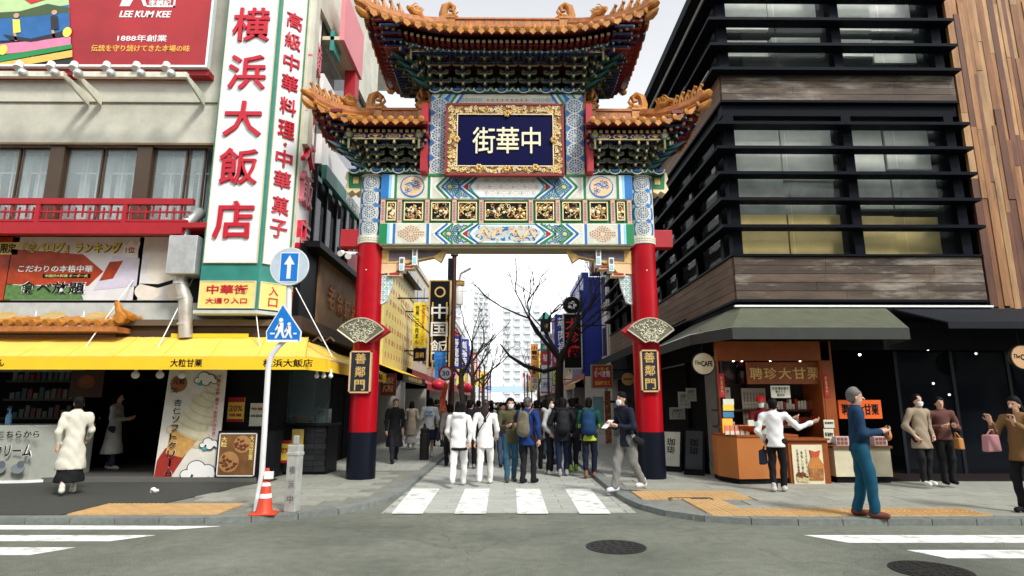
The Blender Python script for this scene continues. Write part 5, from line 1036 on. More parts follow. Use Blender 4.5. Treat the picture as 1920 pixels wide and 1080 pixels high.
# vertical cedar cladding
ced = [mat('cedar_%d' % k, c_, .7, var=.5, scale=2.5, rnd=.25, stretch=(3, 3, .5), bump=.15, blot=((.07, .04, .025), 1.3, .60)) for k, c_ in enumerate(((.31, .15, .058), (.25, .105, .040), (.36, .21, .095), (.13, .052, .028), (.28, .14, .056)))]
bx('cladding_backing', XE + .04, 20, YR + .06, YR + .3, zr(575), 14.5, dark, rb); x = XE + .05; rn = random.Random(12)
while x < 15.0:
    w = rn.choice((.10, .13, .15, .17)); z = zr(573) - rn.uniform(0, .08)
    while z < 13.6: L_ = rn.uniform(1.6, 4.2); z2 = min(z + L_, 13.8); d = rn.uniform(0, .035); bx('cedar_board', x + .003, x + w - .003, YR - d - .01, YR + .055, z, z2 - .006, rn.choice(ced), rb); z = z2
    x += w
bx('cedar_dark_sill', XE + .04, 18, YR - .02, YR + .3, zr(600), zr(577), mat('sill_near_black', (.018, .016, .014), .8), rb)  # near-black strip below the cedar boards
# ground floor: dark shop with floor, ceiling, back wall, glazed doors
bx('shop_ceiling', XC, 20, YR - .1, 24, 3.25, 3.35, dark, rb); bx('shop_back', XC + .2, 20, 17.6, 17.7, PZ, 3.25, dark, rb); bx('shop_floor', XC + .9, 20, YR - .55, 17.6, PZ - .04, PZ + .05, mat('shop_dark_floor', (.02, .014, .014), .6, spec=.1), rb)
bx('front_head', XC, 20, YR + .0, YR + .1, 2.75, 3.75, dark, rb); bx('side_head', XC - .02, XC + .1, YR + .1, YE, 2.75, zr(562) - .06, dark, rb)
xg = W(1690, 800, YR + .35).x
for k in range(5): x = xg + k * 1.25; dr = empty('glass_door', (0, 0, 0)); dr.parent = rb; bx('stile', x, x + .07, YR + .34, YR + .40, PZ + .05, 2.75, darkm, dr); bx('pane', x + .07, x + 1.25, YR + .36, YR + .37, PZ + .05, 2.75, mat('door_glass', (.006, .008, .012), .04, alpha=.6, spec=.22), dr)
MB().add([(xg + 3.3, YR - .1, PZ + .05), (xg + 3.36, YR - .1, PZ + .05), (xg + 2.9, YR - .1, 3.0), (xg + 2.84, YR - .1, 3.0), (xg + 3.3, YR - .04, PZ + .05), (xg + 3.36, YR - .04, PZ + .05), (xg + 2.9, YR - .04, 3.0), (xg + 2.84, YR - .04, 3.0)], [(0, 1, 2, 3), (7, 6, 5, 4), (0, 4, 5, 1), (1, 5, 6, 2), (2, 6, 7, 3), (3, 7, 4, 0)]).build('brace', darkm, rb)
for px, py in ((1612, 665), (1740, 655), (1830, 663), (1750, 719), (1780, 740)): p = W(px, py, 15.0); MB().ball(p, .03, 8).build('ceiling_spot', mat('spot_glow', (1, .93, .8), .5, emit=6), rb)
# street side: door, notices, stone pier
bx('stone_pier', XC + .05, XC + .55, 14.7, 15.5, PZ, 2.75, mat('pier_stone', (.26, .25, .23), .7, var=.2), rb); bx('side_shop_wall', XC + .3, XC + .4, 15.5, YE, PZ, 2.75, dark, rb)
for k in range(4): bx('glass_door', XC + .12, XC + .16, 13.1 + k * .42, 13.48 + k * .42, PZ, 2.6, mat('door_glass'), rb)
rebase(rb, (8, YR, 0))
# ---- awnings
olive = mat('olive_canvas', (.088, .096, .06), .7, var=.25, scale=3); blk = mat('black_canvas', (.012, .014, .018), .7, spec=.15)
aw2 = empty('cafe_awning', (0, 0, 0), 0, 'dark olive awning wrapping the corner above the chestnut stall', 'awning'); ya, yw = 11.55, YR - .1
zw_, za_, zv_ = W(1500, 577, yw).z, W(1500, 614, ya).z, W(1500, 636, ya).z; xe = W(1706, 632, ya).x; xb = W(1660, 577, yw).x
fr = [(xe, ya), (W(1372, 612, ya).x, ya), (3.95, 12.75), (3.95, 16.0)]; bk = [(xb, yw), (XC + .05, yw), (XC - .07, 13.1), (XC - .07, 16.0)]; n = 4
b = MB(); vs = [(p[0], p[1], zw_) for p in bk] + [(p[0], p[1], za_) for p in fr]; b.add(vs, [(i, i + 1, n + i + 1, n + i) for i in range(3)]); b.add([(v[0], v[1], v[2] - .02) for v in vs], [(n + i, n + i + 1, i + 1, i) for i in range(3)]); b.add([vs[0], vs[4], (xe, ya, zv_), (xb, yw, zv_)], [(0, 1, 2, 3), (3, 2, 1, 0)]); b.build('canopy', olive, aw2)
for i in range(3):
    a, c_ = Vector(fr[i]), Vector(fr[i + 1]); d = (c_ - a).normalized(); nn = Vector((d.y, -d.x)) * -.012; MB().slab([tuple(a), tuple(c_), tuple(c_ + nn), tuple(a + nn)], zv_, za_).build('valance', mat('dark_olive_canvas', (.03, .034, .03), .7), aw2)
MB().tube([(p[0], p[1] + .02 if i < 2 else p[1], za_ - .01) for i, p in enumerate(fr)], .018, 6).build('front_bar', steel, aw2); bx('wall_flashing', XC - .1, XE, YR - .16, YR - .08, zw_ + .01, zw_ + .05, white, aw2); rebase(aw2, (6.5, ya, zv_))
a3 = empty('black_awning', (0, 0, 0), 0, 'black awning at the right edge above the dark shop', 'awning'); x0 = W(1660, 580, YR - .1).x + .15; z1, z0 = W(1800, 577, YR - .1).z, W(1800, 603, 11.9).z
MB().add([(x0, YR - .1, z1 - .02), (18, YR - .1, z1 - .02), (18, 11.9, z0), (x0 + .5, 11.9, z0), (x0, YR - .1, z1 - .06), (18, YR - .1, z1 - .06), (18, 11.9, z0 - .03), (x0 + .5, 11.9, z0 - .03)], [(0, 3, 2, 1), (4, 5, 6, 7), (2, 3, 7, 6), (3, 0, 4, 7)]).build('canopy', blk, a3); bx('valance', x0 + .5, 18, 11.885, 11.9, z0 - .14, z0, blk, a3); rebase(a3, (12, 12, z0))
a4 = empty('street_awning', (0, 0, 0), 0, 'black awning along the street behind the right pillar', 'awning'); p = SX(1080, 715, 3.7); q = SX(1185, 640, 3.7)
MB().add([(XC - .1, 16.3, q.z + .5), (XC - .1, 25.5, q.z + .5), (3.75, 25.5, q.z - .1), (3.75, 16.3, q.z - .1), (XC - .1, 16.3, q.z + .46), (XC - .1, 25.5, q.z + .46), (3.75, 25.5, q.z - .14), (3.75, 16.3, q.z - .14)], [(0, 1, 2, 3), (7, 6, 5, 4), (0, 3, 7, 4), (1, 5, 6, 2)]).build('canopy', blk, a4); bx('valance', 3.735, 3.75, 16.3, 25.5, q.z - .34, q.z - .1, blk, a4); rebase(a4, (4.4, 20, q.z))
# ---- round cafe signs
def rsign(px, py, Y, r, label, s_, m=None):
    p = W(px, py, Y); o = empty('round_sign', p, 0, label, 'sign'); MB().disc((0, 0), r, -.05, .05, 36).build('disc', m or mat('sign_cream', (.72, .62, .42), .5), o); MB().tube([(r * 1.02 * math.cos(a), .0, r * 1.02 * math.sin(a)) for a in np.linspace(0, 6.2832, 37)], .025, 6).build('rim', darkm, o); MB().tube([(0, .02, r), (0, .02, r + .5)], .015, 6).build('hanger', darkm, o)
    if s_ == 'CAFE': text('The', -r * .58, .02, r * .62, r * .36, ink, o, -.051, 'lettering', .004, .01, shear=.2); text('CAFE', r * .30, 0, r * 1.1, r * .52, ink, o, -.051, 'lettering', .004, .03)
    else: text(s_, 0, 0, r * 1.4, r * .3, ink, o, -.051, 'lettering', .004, .02)
rsign(1318, 682, 12.6, .22, 'round cream cafe sign hanging left of the chestnut stall', 'CAFE'); rsign(1915, 670, 12.2, .235, 'round tan cafe sign cut by the right edge of the picture', 'CAFE', mat('sign_tan', (.55, .33, .17), .5)); rsign(1177, 711, 20.0, .21, 'round orange shop sign behind the right pillar', '横浜茶楼', mat('sign_orange', (.72, .42, .16), .5))
# ---- chestnut stall
stl = empty('chestnut_stall', (0, 0, 0), 0, 'orange wooden chestnut stall with gilt characters on its header', 'stall'); ys = 12.35
def sr(a, b_, c_, d, Y=ys): return rect(a, b_, c_, d, Y)
def sbox(name, px0, py0, px1, py1, m, t=.1, Y=ys, bev=0.): X0, X1, Z0, Z1 = sr(px0, py0, px1, py1, Y); return bx(name, X0, X1, Y, Y + t, Z0, Z1, m, stl, bev)
sbox('header', 1342, 640, 1556, 676, orange_w, .15); hd_ = sbox('sign_board', 1400, 679, 1545, 720, mat('header_brown', (.24, .07, .02), .4, var=.3), .06, ys + .12)
for k, ch in enumerate('聘珍大甘栗'): p = W(1418 + k * 27, 700, ys + .1); text(ch, p.x, p.z, .26, .24, gold, hd_, ys + .119, 'gilt_character', .012, .01)
for a, c_ in ((1346, 1361), (1541, 1558)): sbox('post', a, 676, c_, 905, orange_w, .12, ys + .01)
sbox('back_panel', 1362, 720, 1541, 830, mat('stall_back', (.035, .028, .024), .6), .05, ys + .95); sbox('side_panel', 1556, 640, 1562, 905, orange_w, .9)
X0, X1, Z0, Z1 = sr(1362, 768, 1541, 772); bx('shelf', X0, X1, ys + .5, ys + .9, Z0, Z1, woodd, stl); bx('shelf', X0, X1, ys + .5, ys + .9, Z0 - .34, Z1 - .34, woodd, stl); b = MB(); rn = random.Random(8)
for k in range(16): x = X0 + 1.05 + k * .052 * 1.2; h = rn.uniform(.10, .22); b.box(x, x + .05, ys + .55, ys + .65, Z1 + .002, Z1 + h, rn.randrange(3)); b.box(x, x + .05, ys + .55, ys + .65, Z1 - .338, Z1 - .338 + h, rn.randrange(3))
b.build('packets', [mat('packet_red', (.4, .03, .02), .4), cream, mat('packet_brown', (.2, .08, .03), .5)], stl)['kind'] = 'stuff'; x0, x1, z0, z1 = sr(1448, 723, 1486, 746); nb = bx('notice', x0, x1, ys + .08, ys + .1, z0, z1, cream, stl); text('天津 糖炒栗子\n焼きたて\n販売中', (x0 + x1) / 2, (z0 + z1) / 2, (x1 - x0) * .85, (z1 - z0) * .8, ink, nb, ys + .08, 'lettering', .003, .01)
x0, x1, z0, z1 = sr(1390, 728, 1440, 800, ys + .6); nb = bx('price_sheet', x0, x1, ys + .6, ys + .62, z0, z1, mat('sheet_old', (.45, .42, .33), .6), stl)
for k in range(7): text('甘栗一袋千円', x0 + .05 + k * (x1 - x0 - .1) / 6, (z0 + z1) / 2, .035, (z1 - z0) * .8, woodd, nb, ys + .6, 'lettering', .003, .005, True)
for px in (1353, 1549): x0, x1, z0, z1 = sr(px - 7, 700, px + 7, 745, ys); nb = bx('red_strip', x0, x1, ys - .012, ys - .001, z0, z1, redp, stl); text('甘栗専門', (x0 + x1) / 2, (z0 + z1) / 2, .05, .36, gold, nb, ys - .012, 'lettering', .003, .01, True)
for k, (py, m) in enumerate(((753, cream), (764, ysh), (777, mat('note_blue', (.05, .2, .38), .5)))): x0, x1, z0, z1 = sr(1355, py - 5, 1376, py + 6, ys); bx('note', x0, x1, ys - .012, ys - .002, z0, z1, m, stl)
x0, x1, z0, z1 = sr(1355, 785, 1375, 812, ys - .1); bx('lit_sign', x0, x1, ys - .1, ys - .06, z0, z1, mat('lamp_orange', (.9, .25, .03), .5, emit=.6), stl)
for px in (1375, 1391, 1444, 1500): p = W(px, 676, ys + .2); MB().ball(p, .025, 8).build('spot_lamp', mat('spot_glow'), stl)
# angled counter on the left of the stall
yq = 11.95; A, B_, C_, D_ = W(1349, 905, yq + .5), W(1388, 920, yq - .05), W(1425, 919, yq), W(1470, 905, yq + .2); zt4 = 1.02
pl4 = [(A.x, A.y), (B_.x, B_.y), (C_.x + .1, C_.y), (D_.x + .35, D_.y), (D_.x + .35, 12.9), (A.x + .05, 12.9)]; MB().slab(pl4, PZ + .10, zt4 - .06).build('counter', mat('counter_orange', (.42, .145, .035), .45, var=.15, scale=2), stl); MB().slab([(p[0], p[1] - .02) for p in pl4], zt4 - .058, zt4 - .02).build('counter_top', orange_w, stl); MB().slab([(p[0] + .03, p[1] + .05) for p in pl4], PZ, PZ + .10).build('plinth', ink, stl)
MB().lathe([(.16, 0), (.30, .10), (.36, .17), (.33, .17), (.25, .08)], (W(1408, 815, 12.2).x, 12.3, zt4 - .018), 24).build('copper_pan', mat('copper', (.45, .14, .05), .3, .7), stl, True); b = MB()
for k in range(5): x = A.x + .06 + k * .10; b.box(x, x + .075, 12.1, 12.15, zt4 - .018, zt4 + .16, 0); b.box(x, x + .075, 12.09, 12.099, zt4 - .018, zt4 + .05, 1)
b.box(A.x + .55, A.x + .66, 12.15, 12.2, zt4 - .018, zt4 + .26, 1); b.box(A.x + .75, A.x + 1.05, 12.4, 12.6, zt4 - .018, zt4 + .22, 2); b.build('packets', [mat('packet_salmon', (.62, .24, .14), .5), cream, mat('box_mint', (.35, .55, .48), .5)], stl)['kind'] = 'stuff'
rebase(stl, (W(1450, 900, ys).x, ys, PZ))
# poster cabinet, display cabinet, orange sign
pc = empty('poster_cabinet', (0, 0, 0), 0, 'brown cabinet with a poster of a chestnut bag beside the stall counter', 'cabinet'); yk = 12.0; X0, X1, Z0, Z1 = rect(1478, 826, 1561, 913, yk); bx('body', X0, X1, yk + .03, yk + .5, PZ, Z1, orange_w, pc); bx('top', X0 - .03, X1 + .03, yk - .02, yk + .52, Z1 + .002, Z1 + .04, orange_w, pc); x0, x1, z0, z1 = rect(1484, 834, 1548, 908, yk); ps = bx('poster', x0, x1, yk + .005, yk + .028, z0, z1, mat('poster_ivory', (.70, .64, .44), .5), pc); w, h = x1 - x0, z1 - z0; b = MB(); bgx, bgz = x0 + w * .72, z0 + h * .1
b.prism([(bgx - .13, bgz), (bgx + .14, bgz), (bgx + .16, bgz + h * .4), (bgx + .08, bgz + h * .58), (bgx - .06, bgz + h * .58), (bgx - .14, bgz + h * .4)], yk - .008, yk + .004, 0); b.prism([(bgx - .06, bgz + h * .58), (bgx + .08, bgz + h * .58), (bgx + .12, bgz + h * .76), (bgx + .02, bgz + h * .72), (bgx - .09, bgz + h * .77)], yk - .008, yk + .004, 1); b.prism([(bgx - .13, bgz + .02), (bgx + .14, bgz + .02), (bgx + .15, bgz + h * .3), (bgx - .13, bgz + h * .3)], yk - .014, yk - .009, 3)
b.prism([(x0 + .06, z0 + .05), (x0 + .26, z0 + .03), (x0 + .30, z0 + .13), (x0 + .04, z0 + .14)], yk - .008, yk + .004, 2); rn = random.Random(9)
for k in range(20): b.ball((x0 + .06 + rn.random() * .22, yk - .004, z0 + .13 + rn.random() * .09), (.026, .012, .022), 8, 4)
b.build('bag_picture', [mat('bag_orange', (.55, .22, .05), .5, var=.4, scale=8), mat('bag_red', (.5, .08, .03), .5), mat('basket_pale', (.55, .48, .25), .6, var=.5, scale=30), mat('bag_label', (.40, .17, .05), .5, var=.6, scale=20), mat('chestnut')], ps)
for k, s_ in enumerate(('天津甘栗は健康に', '美味しい栗を', 'どうぞお試し下さい', '焼きたて毎日販売')): text(s_, x0 + .1 + k * .085, z1 - .33, .045, .48 - .06 * (k % 2), woodd, ps, yk + .005, 'lettering', .003, .006, True)
rebase(pc, ((X0 + X1) / 2, yk, PZ)); dc = empty('display_cabinet', (0, 0, 0), 0, 'cream display cabinet with brown top right of the stall', 'cabinet'); X0, X1, Z0, Z1 = rect(1563, 838, 1676, 905, yk + .1); bx('body', X0, X1, yk + .1, yk + .6, PZ + .12, Z1 - .03, mat('cabinet_cream', (.62, .57, .40), .5), dc); bx('top', X0 - .03, X1 + .03, yk + .06, yk + .63, Z1 - .028, Z1 + .02, mat('top_brown', (.16, .08, .04), .5), dc); bx('plinth', X0 + .03, X1 - .03, yk + .14, yk + .58, PZ, PZ + .118, ink, dc); rebase(dc, ((X0 + X1) / 2, yk + .1, PZ))
for k in range(4):
    if k == 2: continue
    p = W(1578 + k * 24, 836, yk + .25); o = empty('gift_box', (p.x, p.y, Z1 + .022), 0, ['pale gift box on the display cabinet, nearest to the stall', 'pale gift box on the display cabinet, second from the stall', '', 'pale gift box on the display cabinet beyond the man in blue'][k], 'box', 'gift boxes on the display cabinet'); bx('tray', -.125, .125, -.05, .12, 0, .17, mat('box_pale', (.62, .55, .52), .5), o); b = MB()
    for q in range(6): b.box(-.11 + (q % 3) * .075, -.05 + (q % 3) * .075, -.058, -.0505, .02 + (q // 3) * .075, .08 + (q // 3) * .075)
    b.build('sweets', mat('sweet_brown', (.25, .08, .06), .5), o)
X0, X1, Z0, Z1 = rect(1571, 750, 1655, 785, 12.6); o = empty('orange_sign', ((X0 + X1) / 2, 12.6, Z0), 0, 'bright orange sign board with black characters behind the man in blue', 'sign'); bx('board', (X0 - X1) / 2, (X1 - X0) / 2, 0, .06, 0, Z1 - Z0, mat('sign_vermilion', (.75, .12, .015), .5), o); text('聘珍大甘栗', 0, (Z1 - Z0) / 2, (X1 - X0) * .86, (Z1 - Z0) * .6, ink, o, -.001, 'lettering', .008, .02); MB().tube([(0, .08, 0), (0, .08, -1.6)], .02, 8).build('stand_pole', darkm, o); MB().box(-.2, .2, -.05, .25, PZ + .05 - Z0, PZ + .08 - Z0).build('stand_foot', darkm, o)
for k, (px, py) in enumerate(((1553, 795), (1553, 812))): sheet(px - 9, py - 8, px + 12, py + (7 if k == 0 else 18), ys - .02, cream, ['white notice on the right post of the stall, upper one', 'white notice on the right post of the stall, lower one'][k], [('栗 販売中', .6, .3, ink)], 'notice_sheet')
# menu boards and A-frames by the cafe door
def aframe(px, py, Y, label, w=.5, h=.95, m=None):
    p = W(px, py, Y); o = empty('a_frame_sign', (p.x, Y, PZ), R(-35), label, 'sign stand'); 
    for s in (-1, 1): o2 = MB().box(-w / 2, w / 2, -.015, .015, 0, h).build('leaf', ink, o, rot=(s * R(12), 0, 0), loc=(0, s * .2, 0))
    bx('sheet', -w / 2 + .04, w / 2 - .04, -.035, -.018, .12, h - .06, m or cream, o).location = (0, -.2 + .0, 0); o.children[-1].rotation_euler = (-R(12), 0, 0); text('珈琲', 0, h * .6, .2, .35, ink, o.children[-1], -.036, 'lettering', .003, .02, True)
aframe(1262, 850, 14.3, 'narrow a-frame sign by the cafe door behind the right pillar'); aframe(1305, 850, 13.6, 'dark menu stand in front of the cafe door', .45, 1.0, mat('menu_dark', (.03, .035, .04), .5))
for k, (px, py, Y, w, h) in enumerate(((1270, 775, 15.6, .4, .3), (1283, 750, 15.0, .3, .4), (1296, 740, 14.8, .25, .32), (1365, 740, 12.75, .1, .3), (1372, 800, 12.75, .14, .2))):
    p = W(px, py, Y); o = empty('wall_notice', p, 0, ['tilted paper notice left of the cafe pier', 'paper notice on the cafe pier', 'small paper notice on the cafe pier beside the door', 'narrow paper strip left of the stall post', 'small paper sheet by the stall counter'][k], 'notice'); bx('sheet', -w / 2, w / 2, 0, .01, -h / 2, h / 2, mat('paper_grey', (.45, .45, .40), .6), o); text('営業中\nメニュー\nコーヒー', 0, 0, w * .8, h * .7, ink, o, -.001, 'lettering', .002, .005)
# ================================================================ STREET BEYOND THE GATE
def block(side, X, Y0, Y1, h, wm, label, floors=3, win=None, name='street_building', ground=True, depth=9.):
    s = side; o = empty(name, (s * (abs(X) + 2), (Y0 + Y1) / 2, 0), 0, label, 'building'); ox, oy = o.location.x, o.location.y
    def B(nm, xa, xb, ya, yb, za, zb, m): xa, xb = sorted((s * xa, s * xb)); return bx(nm, xa - ox, xb - ox, ya - oy, yb - oy, za, zb, m, o)
    B('wall', abs(X), abs(X) + depth, Y0, Y1, 3.0 if ground else 0, h, wm); B('parapet', abs(X) - .08, abs(X) + .3, Y0 - .02, Y1, h, h + .25, wm)
    if ground: B('shop_back', abs(X) + 1.2, abs(X) + 1.3, Y0 + .02, Y1 - .02, PZ, 3.0, dark); B('shop_head', abs(X) - .05, abs(X) + .1, Y0 + .1, Y1 - .1, 2.6, 3.2, mat('shop_head_red', (.25, .03, .03), .5)); pm_ = MATS['tile_pale'] if 'tile_pale' in MATS else wm; B('shop_pier', abs(X), abs(X) + 1.2, Y0, Y0 + .3, PZ, 3.0, pm_); B('shop_pier', abs(X), abs(X) + 1.2, Y1 - .3, Y1, PZ, 3.0, pm_)
    fh = (h - 3.2) / floors; n = max(1, int((Y1 - Y0) / 1.9))
    for f in range(floors):
        for k in range(n):
            y = Y0 + (Y1 - Y0) * (k + .5) / n; w = (Y1 - Y0) / n * .32; z = 3.4 + f * fh
            wd_ = B('window', abs(X) - .03, abs(X) - .002, y - w, y + w, z + fh * .2, z + fh * .75, win or paned); B('sill', abs(X) - .09, abs(X) - .002, y - w - .05, y + w + .05, z + fh * .2 - .06, z + fh * .2 - .002, wm)
    return o
wm1 = mat('render_white', (.62, .61, .57), .75, var=.15); wm2 = mat('render_cream', (.60, .54, .42), .75, var=.15); wm3 = mat('render_pink', (.55, .34, .28), .75); wm4 = mat('tile_pale', (.56, .55, .52), .6, var=.1); blu = mat('cobalt_panel', (.012, .030, .26), .4, var=.1)
block(-1, -4.6, 19.6, 26.5, 8.6, wm1, 'white building beyond the left restaurant with yellow menu board', 2); block(-1, -4.5, 26.7, 34, 8.2, wm2, 'cream building behind the black restaurant sign', 2); block(-1, -4.6, 34.2, 46, 7.4, wm3, 'pinkish building behind the bare trees on the left', 2); block(-1, -4.5, 46.3, 64, 8.6, wm1, 'white building far down the left side of the street', 3); block(-1, -4.6, 64.5, 90, 8.0, wm2, 'cream building at the far left end of the street', 3)
block(1, 5.0, 29.4, 31.2, 8.6, wm4, 'narrow pale tiled building behind the right pillar', 2); block(1, 4.1, 31.4, 37.5, 8.3, blu, 'cobalt blue building beside the black vertical sign', 1, blu); block(1, 4.6, 38, 47, 7.6, wm2, 'cream building behind the orange vertical sign', 2); block(1, 4.5, 47.4, 66, 8.2, wm3, 'pinkish building far down the right side of the street', 3); block(1, 4.6, 66.5, 92, 7.6, wm1, 'white building at the far right end of the street', 3)
o = empty('rooftop_tank', (5.2, 32, 8.56), 0, 'brown rooftop tank and railing above the blue building', 'tank'); bx('tank', -.6, .4, -.5, .5, 0, 1.0, mat('rust_brown', (.16, .07, .04), .6), o); bx('white_box', .6, 1.6, -.5, .5, 0, .8, white, o); b = MB()
for k in range(6): b.tube([(-1 + k * .5, -.8, 0), (-1 + k * .5, -.8, .9)], .025, 5)
b.tube([(-1, -.8, .9), (1.5, -.8, .9)], .025, 5); b.tube([(-1, -.8, .5), (1.5, -.8, .5)], .02, 5); b.build('railing', greyw, o)
def tower(px0, px1, pyt, Y, label, m, floors):
    a, c_ = W(px0, pyt, Y), W(px1, pyt, Y); w = c_.x - a.x; h = a.z; o = empty('apartment_tower', ((a.x + c_.x) / 2, Y + 8, 0), 0, label, 'apartment tower', 'apartment towers beyond the street'); bx('wall', -w / 2, w / 2, -8, 8, 0, h, m, o); fh = h / floors; n = max(3, round(w / 3.2))
    wm_ = bx('balcony', 0, w / n * .62, -.5, -.02, 0, .9, m).data; pm = bx('window', 0, w / n * .5, -.06, -.005, 0, 1.3, mat('far_window', (.40, .44, .47), .4)).data
    for q in [q for q in COL.objects if q.data in (wm_, pm)]: bpy.data.objects.remove(q)
    for f in range(1, floors):
        for k in range(n): x = -w / 2 + (k + .2) * w / n; link('balcony', wm_, o, (x, -8, f * fh)); link('window', pm, o, (x + .2, -8, f * fh + 1.0))
    bx('roof_house', -w / 5, w / 6, -4, 4, h, h + 2.5, m, o)
tow = mat('tower_pale', (.60, .62, .63), .7, var=.08)
tower(772, 870, 532, 150, 'broad pale apartment tower at the left end of the street', tow, 11); tower(942, 1016, 572, 190, 'white apartment tower in the middle of the street end', tow, 14); tower(888, 917, 548, 240, 'slender far apartment tower between the other two', tow, 20)
o = bx('footbridge', -14, 14, 118, 121, 3.8, 5.0, mat('bridge_blue', (.35, .48, .58), .6)); tag(o, 'pale blue footbridge crossing the far end of the street', 'bridge')
for s in (-1, 1): bx('pier', s * 7 - .5, s * 7 + .5, 118.5, 120.5, 0, 3.8, greyw, o)
# ---- hanging and standing signs
def vsign(px0, py0, px1, py1, Y, bg, label, chars=None, cm=None, frame=None, t=.18, name='vertical_sign', hs=.8, post=None, ws=.75, bold=.015):
    X0, X1, Z0, Z1 = rect(px0, py0, px1, py1, Y); w, h = X1 - X0, Z1 - Z0; o = empty(name, ((X0 + X1) / 2, Y, Z0), 0, label, 'sign'); bx('panel', -w / 2, w / 2, -t / 2, t / 2, 0, h, bg, o)
    if frame:
        b = MB(); f = max(.03, w * .07)
        for q in ((-w / 2 - f, w / 2 + f, h, h + f), (-w / 2 - f, w / 2 + f, -f, 0), (-w / 2 - f, -w / 2, 0, h), (w / 2, w / 2 + f, 0, h)): b.box(q[0], q[1], -t / 2 - .02, t / 2 + .02, q[2], q[3])
        b.build('frame', frame, o)
    if chars:
        n = len(chars); ch = h * hs / n
        for k, c_ in enumerate(chars):
            if c_ == ' ': continue
            text(c_, 0, h / 2 + h * hs / 2 - ch * (k + .5), (w * ws) if c_ not in '一・' else w * ws * (.9 if c_ == '一' else .15), ch * .86 if c_ not in '一・' else ch * .12, cm, o, -t / 2 - .001, 'character', .012, bold)
    side = -1 if (X0 + X1) < 0 else 1; MB().tube([(side * w / 2, 0, h * .8), (side * (w / 2 + abs(abs((X0 + X1) / 2) + 0 - 4.55) - w / 2), 0, h * .8)], .03, 6).build('bracket', darkm, o); return o, w, h
byel = mat('bright_yellow', (.85, .68, .05), .5); o, w, h = vsign(777, 568, 799, 651, 26, byel, 'yellow vertical sign with black characters left of the black restaurant sign'); text('世界一の肉まん', -w * .22, h * .5, w * .3, h * .86, ink, o, -.092, 'lettering', .01, .02, True); text('中国料理世界チャンピオン', w * .24, h * .5, w * .24, h * .92, mat('text_orange', (.75, .2, .03), .5), o, -.092, 'lettering', .01, .015, True)
o, w, h = vsign(776, 653, 798, 677, 26.05, ink, 'small black sign with gold characters below the yellow one'); text('皇朝', 0, h * .45, w * .7, h * .45, gold, o, -.092, 'lettering', .01, .02)
o, w, h = vsign(808, 528, 841, 688, 24, ink, 'tall black restaurant sign with white characters and gold frame', None, None, gold); 
for k, ch in enumerate('中国飯店'): text(ch, 0, h * (.64 - k * .21), w * .86, h * .17, white, o, -.092, 'character', .02, .02)
MB().disc((0, h * .87), w * .28, -.11, -.09, 24).build('emblem', gold, o); MB().disc((0, h * .87), w * .20, -.118, -.111, 24).build('emblem_core', ink, o)
for s in (-1, 1): bx('gold_bar', s * w * .36 - .03, s * w * .36 + .03, -.10, -.0905, h * .05, h * .75, gold, o)
p = W(826, 683, 23.6); o = empty('blue_banner', (p.x, 23.6, p.z - .55), 0, 'blue cloth banner with a white wave hanging before the black sign', 'banner'); b = MB(); n = 8; vs = [(-.24 + .03 * math.sin(k * .9), .04 * math.sin(k * .8), k * .15) for k in range(n)] + [(.24 + .03 * math.sin(k * .9 + .4), .04 * math.sin(k * .8 + .8), k * .15) for k in range(n)]; b.add(vs, [(k, k + n, k + n + 1, k + 1) for k in range(n - 1)]); b.build('cloth', mat('banner_blue', (.02, .18, .55), .6, var=.3, scale=4, blot=((.8, .85, .9), 3, .58)), o); MB().tube([(-.35, 0, 1.06), (.35, 0, 1.06)], .02, 6).build('rod', darkm, o)
# yellow menu board on the left facade, facing the street
a, c_ = SX(722, 545, -4.45), SX(777, 572, -4.45); zlo = SX(735, 690, -4.45).z; o = empty('menu_board', (-4.45, (a.y + c_.y) / 2, zlo), R(90), 'large pale yellow menu board on the left side of the street', 'menu board'); hw = (c_.y - a.y) / 2; hb = c_.z + .75 - zlo; bx('board', -hw, hw, 0, .1, 0, hb, mat('board_yellow', (.80, .68, .22), .5), o); b = MB()
for k in range(11):
    for q in range(7): b.box(-hw * .88 + k * hw * .165, -hw * .88 + k * hw * .165 + .16 + .1 * ((k * q) % 3), -.006, -.001, hb * (.08 + q * .125), hb * (.08 + q * .125 + .05))
b.build('menu_lines', mat('menu_red', (.55, .2, .15), .6), o)['kind'] = 'stuff'; MB().add([(-hw - .1, .1, hb + .0), (hw + .1, .1, hb), (hw + .1, -.35, hb - .02), (-hw - .1, -.35, hb - .02), (-hw - .1, .1, hb + .25), (hw + .1, .1, hb + .25)], [(0, 1, 2, 3), (3, 2, 5, 4), (0, 3, 4), (1, 5, 2)]).build('roof_cap', darkm, o)
def side_awning(X, Y0, Y1, z, out, m, label, vm=None, s=-1, tx=None):
    o = empty('shop_awning', (s * X, (Y0 + Y1) / 2, z), 0, label, 'awning'); h = (Y1 - Y0) / 2; xi = 0; xo = -s * out; b = MB(); vs = [(xi, -h, .45), (xi, h, .45), (xo, h, 0), (xo, -h, 0)]; b.add(vs, [(0, 1, 2, 3)]); b.add([(v[0], v[1], v[2] - .015) for v in vs], [(3, 2, 1, 0)]); b.add([vs[0], vs[3], (xo, -h, -.22), (xi, -h, -.22)], [(0, 1, 2, 3), (3, 2, 1, 0)]); b.build('canopy', m, o); bx('valance', min(xo, xo + .012), max(xo, xo + .012), -h, h, -.26, .01, vm or m, o)
    if tx: q = text(tx, 0, 0, h * 1.2, .16, ink if vm is None else gold, o, 0, 'lettering', .004, .02); q.location = (xo + (.014 if s < 0 else -.002), 0, -.12); q.rotation_euler = (0, 0, R(90 if s < 0 else -90))
